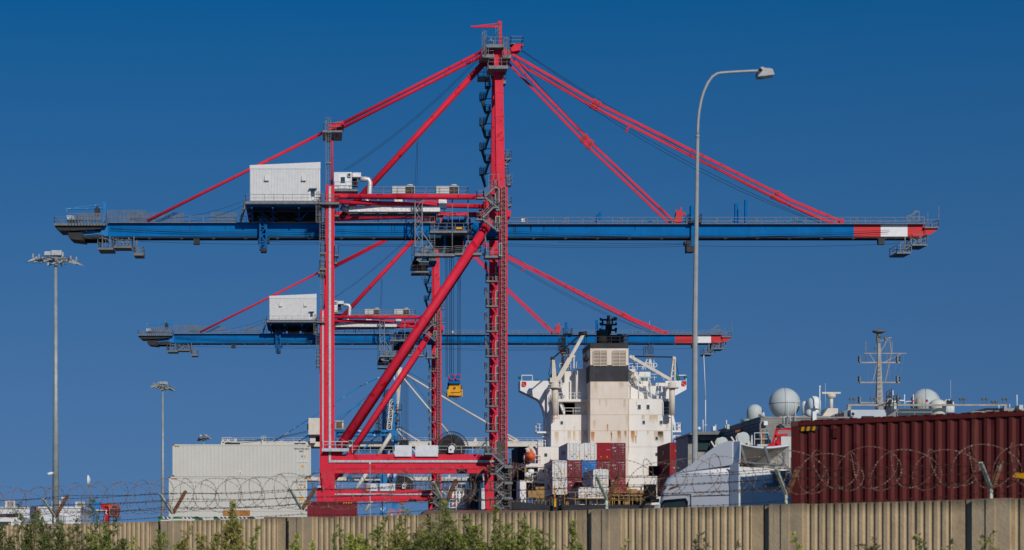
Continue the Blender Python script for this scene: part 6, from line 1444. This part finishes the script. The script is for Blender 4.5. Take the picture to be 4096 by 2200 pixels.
# ------------------------------------------------------------------ low white buildings at the left
zL = zm(0, 1600, 2.306); YO = 200.
ofb = thing('site_office', 'low white flat roofed office carrying three cooling units, behind the wall', 'building', (wx(150,YO), YO, 0))
def lb_(m, x0, x1, y0, y1, Ya, Yb, ref=YO): a = zL(x0,y0); b = zL(x1,y1); return m.bx(a[0],b[0],a[1],b[1],Ya,Yb,ref)
m = MB(); lb_(m,-260,742,986,1800,YO,YO+9.4); build('wall', m, mat('pale_office_wall',(.66,.68,.70),.6,var=.04), ofb)
m = MB(); lb_(m,-264,748,984,1000,YO-.12,YO+9.55); build('roof', m, M['white'], ofb)
m = MB(); lb_(m,515,608,1062,1160,YO-.08,YO+.02); wn = build('window', m, M['glass'], ofb)
m = MB(); [lb_(m,515+k*15,522+k*15,1066,1160,YO-.14,YO-.06) for k in range(7)]; lb_(m,510,612,1058,1066,YO-.15,YO); build('window_bar', m, M['white2'], wn)
m = MB(); lb_(m,328,354,986,1160,YO-.25,YO); build('downpipe', m, mat('terracotta_pipe',(.35,.16,.10),.7), ofb)
m = MB(); lb_(m,-100,170,1050,1080,YO-.1,YO); build('window', m, M['dark'], ofb)
for (x0,x1,y0) in ((40,130,928),(474,552,930),(690,776,937)):
    m = MB(); lb_(m,x0,x1,y0,985,YO+.4,YO+1.0); ac = build('cooling_unit', m, M['box'], ofb); m = MB(); lb_(m,x0+22,x1-8,y0+6,980,YO+.36,YO+.42); build('fan_grille', m, M['mesh'], ac)
    m = MB(); [lb_(m,x0+22+k*9,x0+25+k*9,y0+6,980,YO+.33,YO+.37) for k in range(int((x1-x0-30)/9)+1)]; build('grille_bar', m, M['box'], ac)
m = MB(); m.tube(W(360,2030,YO+2),W(360,1925,YO+2),.06,n=6); ds = thing('dish_antenna', 'small white dish on a thin pole above the low white office roof', 'antenna', W(360,2030,YO+2)); build('pole', m, M['galv'], ds)
m = MB(); c = W(352,1921,YO+2); m.lathe(c,[(.05,.25),(.45,.12),(.55,-.02),(.5,-.03),(.1,.1)],18,'x'); build('dish', m, M['radomew'], ds); m = MB(); m.tube(W(353,1921,YO+2),W(362,1917,YO+2),.12,n=8); m.tube(W(360,1925,YO+2),W(358,1918,YO+2),.08,n=6); build('feed', m, M['radome'], ds)
YO2 = 165.; hut = thing('container_hut', 'low white container hut with dark glazing, directly before the flat roofed office', 'hut', (wx(40,YO2), YO2, 0))
m = MB(); lb_(m,-300,215,1082,1900,YO2,YO2+12,YO2); build('body', m, M['reefer2'], hut); m = MB(); lb_(m,-60,100,1122,1190,YO2-.06,YO2+.02,YO2); build('window', m, M['glass'], hut); m = MB(); lb_(m,80,95,1132,1148,YO2-.1,YO2-.05,YO2); build('yellow_sticker', m, M['yellow'], hut)
m = MB(); lb_(m,175,217,1078,1092,YO2-.05,YO2+.2,YO2); build('corner_casting', m, M['brown'], hut)
# red straddle carrier
YQ = 230.; rc = thing('straddle_carrier', 'bright red straddle carrier with faded red cab, beside the low white office', 'straddle carrier', (wx(425,YQ), YQ, 0))
def rb(m, x0,x1,y0,y1,Ya,Yb): return lb_(m,x0,x1,y0,y1,YQ+Ya,YQ+Yb,YQ)
m = MB(); rb(m,968,1002,980,1700,0,1.2); rb(m,930,1010,955,1000,0,1.4); m.pg([zL(945,1000),zL(958,1000),zL(935,1150),zL(905,1700),zL(890,1700)],YQ+4,YQ+5,YQ); rb(m,1000,1090,1070,1082,0,1.4); build('frame', m, M['rred'], rc)
m = MB(); m.pg([zL(1003,980),zL(1010,955),zL(1080,958),zL(1100,1000),zL(1088,1070),zL(1012,1065)],YQ-.4,YQ+1.6,YQ); cb_ = build('cab', m, mat('faded_red_paint',(.48,.12,.08),.6,var=.25,vs=2), rc)
m = MB(); m.pg([zL(1020,1005),zL(1092,1005),zL(1085,1060),zL(1022,1058)],YQ-.48,YQ-.36,YQ); rb(m,1040,1085,975,995,-.48,-.36); build('cab_window', m, M['glass'], cb_)
m = MB(); m.bar(W(*zL(1020,1030),YQ-.55),W(*zL(1088,1030),YQ-.55),.08); m.bar(W(*zL(1055,1005),YQ-.55),W(*zL(1050,1060),YQ-.55),.06); rb(m,1085,1108,998,1006,-.7,-.3); build('cab_bar', m, M['rred'], cb_)
m = MB(); rb(m,974,986,1015,1057,-.06,.02); build('white_plate', m, M['white2'], rc); text('lettering','24',.55,M['ink'],(wx(zL(980,0)[0],YQ),YQ-.08,wz(zL(0,1036)[1],YQ)),(R(90),R(0),0),rc)
m = MB(); m.ladder(W(*zL(925,1140),YQ+4),W(*zL(945,1010),YQ+4),.6,.35); m.ladder(W(*zL(1036,1140),YQ),W(*zL(1036,1082),YQ),.9,.35); build('ladder', m, M['dark'], rc)
m = MB(); rb(m,785,930,975,1005,6,8); rb(m,808,866,926,985,6.5,8); rb(m,870,930,962,1000,5.8,7); o = build('engine_deck', m, M['lblue'], rc)
m = MB(); rb(m,1030,1065,956,966,-.2,.6); rb(m,840,960,1000,1012,5,8); build('deck_edge', m, M['cream'], rc)
# ------------------------------------------------------------------ truck with the big red container on its trailer
TR = R(-48); tk = thing('truck', 'white tractor truck cab with raised roof fairing, behind the lamp pole and wall', 'truck', (10.2, 50, 0), TR)
def tb(n, m, mm, par=None): return build(n, m, M[mm] if isinstance(mm, str) else mm, par or tk, local=True)
m = MB()
# loft: half-width inset by station along the cab so the corners round
prof = [(0,.85),(-2.3,.85),(-2.36,1.5),(-2.33,2.1),(-2.26,2.6),(-2.17,2.95),(-2.02,3.2),(-1.78,3.3),(-1.2,3.35),(0,3.38)]
def loft(ins, prof_s):
    return [(x, ins, z) for (x, z) in prof_s]
def shrink(k): return [(x+ (k*1.0 if x < -1 else 0), z-(k*.8 if z > 3 else 0)) for (x, z) in prof]
rings = [(.0+.0, shrink(.22)), (.03, shrink(.12)), (.10, shrink(.04)), (.22, shrink(0)), (2.28, shrink(0)), (2.40, shrink(.04)), (2.47, shrink(.12)), (2.5, shrink(.22))]
vs = []; n = len(prof)
for (y, pr) in rings: vs += [(x, y, z) for (x, z) in pr]
fs = [(i*n+k, i*n+(k+1) % n, (i+1)*n+(k+1) % n, (i+1)*n+k) for i in range(len(rings)-1) for k in range(n)]
m.add(vs, fs+[list(range(n))[::-1], [(len(rings)-1)*n+k for k in range(n)]], True)
bd = tb('cab', m, 'truck')
for p in bd.data.polygons: p.use_smooth = abs(p.normal.x) < .98 or p.center.x < -1
bd.data.polygons[len(fs)].use_smooth = False
m = MB(); m.box(-1.1,-.02,-.012,.02,2.68,2.695); m.box(-2.1,-1.18,-.012,.02,2.72,2.735); m.box(-1.19,-1.175,-.012,.02,.9,2.72); tb('panel_gap', m, 'plastic', bd)
m = MB(); m.prism([(-2.13,-.02,1.8),(-1.37,-.02,1.8),(-1.33,-.02,2.5),(-1.38,-.02,2.57),(-2.0,-.02,2.53),(-2.08,-.02,2.42)],(0,.05,0)); tb('side_window', m, 'glass', bd)
m = MB(); m.prism([(-2.2,-.016,1.78),(-1.32,-.016,1.78),(-1.27,-.016,2.55),(-1.34,-.016,2.64),(-2.02,-.016,2.61),(-2.14,-.016,2.45)],(0,.03,0)); tb('window_seal', m, 'plastic', bd)
m = MB(); m.prism([(-2.31,.25,2.0),(-2.31,2.25,2.0),(-2.16,2.25,2.85),(-2.16,.25,2.85)],(-.06,0,.01)); tb('windscreen', m, 'glass', bd)
m = MB(); m.box(-2.5,-2.34,-.36,-.12,1.6,2.4); m.box(-2.42,-2.22,-.3,-.04,2.62,3.0); m.path([(-2.46,-.3,1.9),(-2.48,-.32,2.45),(-2.38,-.24,2.58),(-2.15,-.02,2.6)],.05,6); tb('door_mirror', m, 'plastic', tk)
m = MB(); m.prism([(-2.36,-.1,1.8),(-2.2,-.1,1.8),(-2.08,-.1,2.5),(-2.22,-.1,2.5)],(0,.04,0)); tb('mirror_stay', m, 'truck', tk)
m = MB(); m.prism([(-2.1,-.02,2.86),(-1.94,-.02,2.89),(-1.93,-.02,2.96),(-2.0,-.02,2.97),(-2.07,-.02,2.93)],(0,.04,0)); m.cut(); m.prism([(-1.85,-.02,2.86),(-1.55,-.02,2.94),(-1.55,-.02,2.96),(-1.82,-.02,2.91)],(0,.04,0)); tb('torn_trim', m, 'rust', bd)
# roof fairing, open at the back
fp = [(-1.62,3.28),(-1.2,3.48),(-.8,3.72),(-.4,3.93),(-.1,4.0),(.02,3.99)]
def sheet(m, pts, y0, y1, t=.03):
    m.add([(x,y0,z) for x,z in pts]+[(x,y1,z) for x,z in pts]+[(x,y0,z-t) for x,z in pts]+[(x,y1,z-t) for x,z in pts],
      [(k,k+1,len(pts)+k+1,len(pts)+k) for k in range(len(pts)-1)]+[(2*len(pts)+k,2*len(pts)+k+1,3*len(pts)+k+1,3*len(pts)+k) for k in range(len(pts)-1)]+[(len(pts)-1,2*len(pts)-1,4*len(pts)-1,3*len(pts)-1)],True)
ny = 9
m = MB(); vs = []
for j in range(ny):
    y = .10+2.3*j/(ny-1); sagz = -.10*math.sin(math.pi*j/(ny-1))
    for (x,z) in fp: vs.append((x, y, z+sagz*max(0,(x+1.3)/1.3)))
k_ = len(fp); off = len(vs)
vs2 = [(x,y,z-.035) for (x,y,z) in vs]
fs = [(j*k_+i,j*k_+i+1,(j+1)*k_+i+1,(j+1)*k_+i) for j in range(ny-1) for i in range(k_-1)]
m.add(vs+vs2, fs+[tuple(off+q for q in f) for f in fs]+[(j*k_+k_-1,(j+1)*k_+k_-1,off+(j+1)*k_+k_-1,off+j*k_+k_-1) for j in range(ny-1)], True)
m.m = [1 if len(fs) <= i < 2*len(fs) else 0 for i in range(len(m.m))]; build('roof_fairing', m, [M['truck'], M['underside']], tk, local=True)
for (y0,y1) in ((.06,.11),(2.39,2.44)):
    m = MB(); m.prism([(x,y0,z) for x,z in [(-1.7,3.27),(0.02,3.42)]+[(x,z) for x,z in fp[::-1]]],(0,y1-y0,0)); tb('fairing_side', m, 'truck' if y0<1 else 'truckin', tk)
m = MB(); m.prism([(-.0,.12,3.44),(.02,.12,3.44),(.02,2.38,3.44),(0,2.38,3.44)],(0,0,.02)) ; m.path([(.05,.12,3.52),(.06,.9,3.47),(.06,1.9,3.46),(.05,2.1,3.5),(.04,2.15,3.72)],.03,6)
for y in (.35,1.35): m.bar((.02,y,3.9),(.03,y+.2,3.5),.05,.08)
m.box(0,.05,2.1,2.2,3.7,3.8); tb('fairing_brace', m, 'galv', tk)
m = MB(); m.prism([(.0,-.02,.95),(.34,-.13,.95),(.34,-.13,3.42),(.0,-.02,3.42)],(.0,.03,0)); m.prism([(.0,.08,3.42),(.34,-.10,3.45),(.30,-.02,3.97),(-.02,.09,3.98)],(0,.03,0)); tb('side_deflector', m, 'truck', tk)
m = MB(); m.prism([(.0,2.50,.95),(.3,2.56,.95),(.3,2.56,3.42),(0,2.5,3.42)],(0,.03,0)); tb('side_deflector', m, 'truck', tk)
m = MB(); m.box(0,.04,.35,.37,1.0,3.3); m.box(0,.04,.95,.97,1.0,3.3); m.box(0,.03,.6,1.35,1.75,1.76); m.box(0,.03,.6,1.35,1.95,1.96); tb('rear_panel_rib', m, 'truck', bd)
m = MB(); m.box(.0,.12,1.75,2.25,3.02,3.25); m.cut(); m.bar((.05,1.35,2.95),(.2,2.05,3.0),.06,.1); m.bar((.05,.1,3.1),(.15,.3,3.0),.08,.05); m.cut(); m.box(0,.1,1.6,2.3,3.3,3.33); m.cut(); m.box(0,.08,2.0,2.3,2.2,2.4); tb('rear_bracket', m, 'galv', tk)
m = MB(); m.box(0,.06,1.5,2.2,1.3,1.62); tb('rear_window', m, 'plastic', bd)
for (x,y) in ((-1.4,.35),(-1.4,2.15),(1.6,.5),(1.6,2.0)):
    m = MB(); m.lathe((x,y,.5),[(.25,-.16),(.5,-.15),(.5,.15),(.25,.16)],20,'y'); w_ = tb('wheel', m, 'plastic', tk); m = MB(); m.lathe((x,y,.5),[(.1,-.17),(.28,-.165),(.28,.165),(.1,.17)],14,'y'); tb('rim', m, 'galv', w_)
m = MB(); m.box(-2.2,2.6,.85,1.05,.55,.85); m.box(-2.2,2.6,1.45,1.65,.55,.85); tb('chassis', m, 'dark', tk)
ang = math.atan2(U.y, U.x)
tl = thing('container_trailer', 'low skeletal trailer under the big oxide red container, hidden behind the wall', 'trailer', (11.2, 48.0, 0), ang)
m = MB(); m.box(.2,12,.5,.75,1.1,1.41); m.box(.2,12,1.7,1.95,1.1,1.41)
for x in (.1,3,6,9,12): m.box(x,x+.25,.02,2.42,1.15,1.39)
build('frame', m, M['dark'], tl, local=True)
for x in (8.6,9.9,11.2):
    for y in (.3,2.1): m = MB(); m.lathe((x,y,.5),[(.25,-.16),(.5,-.15),(.5,.15),(.25,.16)],20,'y'); build('wheel', m, M['plastic'], tl, local=True)
bgH = 2.9
big = container('large oxide red corrugated container on a trailer behind the truck, hazard striped upper corner', Vector((11.2,48.0,1.43))+Vector((-U.y if U.y<0 else U.y, U.x,0))*1.22, ang-R(90), 12.19, bgH, 'door', 'bigred', None, None, name='large_container')
m = MB(); m2 = MB()
for k in range(6): (m if k % 2 else m2).prism([(1.226,.28+k*.07,bgH-.14),(1.226,.28+k*.07+.07,bgH-.14),(1.226,.28+k*.07+.045,bgH-.235),(1.226,.28+k*.07-.025,bgH-.235)],(.012,0,0))
build('hazard_stripe', m, M['ink'], big, local=True); build('hazard_stripe', m2, M['sign'], big, local=True)
m = MB(); m.box(1.2,1.235,1.05,1.17,bgH-.42,bgH-.2); build('lashing_plate', m, M['bigred'], big, local=True)
m = MB()
for k in range(24): y = .3+k*.5; m.lathe((1.2,y,bgH-.01),[(.005,-.06),(.03,-.05),(.03,.05),(.005,.06)],6,'y')
for k in range(40): m.box(1.17,1.23,.3+k*.29,.3+k*.29+.16,bgH-.005,bgH+.014)
build('roof_edge', m, M['bigred'], big, local=True)
m = MB(); a = W(4081,1923,43.2); sg = thing('yellow_sign', 'small yellow pointed plate hanging in the razor wire at the right edge', 'sign', WF(s_at(4084)+.0,.3,ztop(s_at(4084))+.42)); q = WF(s_at(4084),.3,ztop(s_at(4084))+.42); m.prism([q+U*-.06+Vector((0,0,-.01)),q+U*.02+Vector((0,0,.08)),q+U*.2+Vector((0,0,.06)),q+U*.2+Vector((0,0,-.06))],NN*.01); build('plate', m, M['yellow'], sg)
# ------------------------------------------------------------------ shrubs in front of the wall
def leafmat(n, c, c2):
    m = mat(n, c, .55, var=.3, vs=9, warm=c2); b = m.node_tree.nodes['Principled BSDF']; b.inputs['Transmission Weight'].default_value = 0; b.inputs['Subsurface Weight'].default_value = 0
    return m
LM = [leafmat('dark_leaf',(.085,.115,.03),(.19,.22,.06)), leafmat('mid_leaf',(.15,.20,.035),(.34,.38,.09)), leafmat('lime_leaf',(.28,.34,.035),(.50,.55,.09)), leafmat('olive_leaf',(.22,.22,.05),(.46,.42,.13)), leafmat('dry_leaf',(.11,.10,.055),(.24,.22,.10))]
M['twig'] = mat('brown_twig',(.09,.065,.04),.8,var=.3)
def shrub(label, px, Y, ytop, wpx, n, li, seed, slim=False, leaf=.062):
    rnd = random.Random(seed); X = wx(px, Y); Ht = wz(ytop, Y); Wd = wpx/F*Y/2
    o = thing('shrub', label, 'shrub', (X, Y, 0), 0, 'shrubs along the wall')
    st = MB(); lf = MB(); Dp = min(Wd, .6)
    ns = max(3, int(4+wpx/16)) if not slim else max(2, int(2+wpx/26))
    tot = int(n*2.5); per = tot/ns
    for k in range(ns):
        tx = rnd.uniform(-1, 1)*Wd if k else rnd.uniform(-.25, .25)*Wd
        h = Ht*(1 if k == 0 else rnd.choice((rnd.uniform(.55,.8), rnd.uniform(.62,.86), rnd.uniform(.75,.98)))*(1-.12*abs(tx/Wd)**2)); tx *= 1.3
        b = Vector((tx*.45+rnd.gauss(0,.06), rnd.gauss(0,.3)*Dp, 0)); t = Vector((tx, rnd.uniform(-.6,.6)*Dp, h))
        bend = Vector((rnd.uniform(-.2,.2), rnd.uniform(-.2,.2), 0))
        pts = [b.lerp(t, i/7)+bend*math.sin(math.pi*i/7) for i in range(8)]
        st.path(pts, [.015*(1-i/9) for i in range(8)], 4)
        ntw = max(8, int(per/14))
        for j in range(ntw):
            f = .42+.58*((j+rnd.random())/ntw)**1.25; f = min(.998, f); i = min(6, int(f*7)); c = pts[i].lerp(pts[i+1], f*7-i)
            spread = (.10+.26*(1-f)) if not slim else (.06+.16*(1-f))
            L_ = spread*rnd.uniform(.5, 1.4)
            a = rnd.uniform(0, 6.283); d = Vector((math.cos(a), math.sin(a)*.8, rnd.uniform(.3, 1.3))).normalized()
            e = c+d*L_; st.bar(c, e, .005)
            for q in range(14):
                p = c.lerp(e, rnd.random()**.6)+Vector((rnd.gauss(0,.018), rnd.gauss(0,.018), rnd.gauss(0,.015)))
                ld = (d*.5+Vector((rnd.uniform(-1,1), rnd.uniform(-1,1), rnd.uniform(-.5,1.0)))).normalized(); l = leaf*rnd.uniform(.55, 1.3)
                w_ = ld.cross(Vector((rnd.uniform(-1,1), rnd.uniform(-1,1), rnd.uniform(-1,1)))).normalized()*l*.24
                lf.add([p, p+ld*l*.5+w_, p+ld*l, p+ld*l*.5-w_], [(0,1,2,3)])
    build('stem', st, M['twig'], o, local=True); build('foliage', lf, LM[li], o, local=True)
shrub('dark twiggy shrub, thin against the low white hut', 95, 53, 2015, 190, 2600, 0, 1)
shrub('tall dark shrub crowding a bracket post in front of the low white office', 330, 50, 1998, 270, 4200, 0, 2)
shrub('bright green shrub below the red straddle carrier, beside the tall dark one', 425, 48, 2090, 110, 1500, 1, 3)
shrub('small lone sprig of pale leaves low on the wall under the thin light mast', 545, 49, 2150, 60, 500, 2, 4, True)
shrub('bushy green shrub under the left green container end', 640, 47, 2130, 130, 1800, 1, 5)
shrub('olive green shrub between the two green container ends', 750, 47, 2110, 110, 1500, 3, 6)
shrub('slender pointed yellow green shrub rising above the wall before the white containers', 935, 46, 2012, 105, 3200, 3, 7, True)
shrub('small upright shrub just right of the slender pointed yellow green one', 1032, 46, 2112, 60, 900, 1, 8, True)
shrub('two thin leafy sprigs low at the third bracket post', 1190, 45, 2140, 110, 900, 2, 9, True)
shrub('thin sparse sprig beside the lime green shrub', 1350, 44, 2110, 60, 500, 1, 10, True)
shrub('bright lime green rounded shrub low on the wall before the portal', 1410, 42, 2140, 130, 2000, 2, 11)
shrub('leafy mid green shrub where the big thicket begins, under the red portal leg', 1540, 43, 2075, 190, 3200, 1, 12)
shrub('olive shrub with fine upright tips in the central thicket, under the hose reel', 1640, 41, 2040, 150, 2600, 3, 13)
shrub('tall upright shrub hiding the fourth bracket post base, in the central thicket', 1800, 42, 2010, 170, 3600, 1, 14)
shrub('tall feathery shrub near the crane stair foot, right of the fourth bracket post', 1945, 41, 2030, 160, 3200, 1, 15)
shrub('dark dense shrub low in the middle of the central thicket', 1760, 38, 2105, 260, 3800, 0, 16)
shrub('broad green shrub where the central thicket ends, under the brown trailer', 2080, 39, 2085, 180, 2800, 1, 17)
shrub('short green shrub just past the thicket, under the orange lifeboat', 2180, 38, 2130, 100, 1200, 1, 18)
shrub('tall slim sprig standing alone against the fluted wall left of the fifth bracket post', 2292, 40, 2085, 50, 900, 1, 19, True)
shrub('small sprig at the foot of the fifth bracket post', 2500, 36, 2170, 70, 400, 1, 20, True)
shrub('blurred olive twigs low under the truck door', 2800, 32, 2145, 60, 260, 4, 21, True)
shrub('low pale sprigs below the truck rear', 2945, 33, 2160, 70, 260, 4, 22, True)
shrub('little green shrub beside the sixth bracket post', 3165, 36, 2140, 80, 500, 2, 23, True)
shrub('dull green shrub below the big red container, nearer the truck', 3505, 32, 2150, 90, 450, 4, 24)
shrub('small bright shrub below the middle of the big red container', 3668, 33, 2148, 60, 600, 1, 25, True)
shrub('low dark shrub below the big red container, before the last bracket post', 3800, 31, 2165, 130, 600, 0, 26)
shrub('thin shrub at the foot of the last bracket post', 3955, 30, 2135, 80, 420, 3, 27, True)
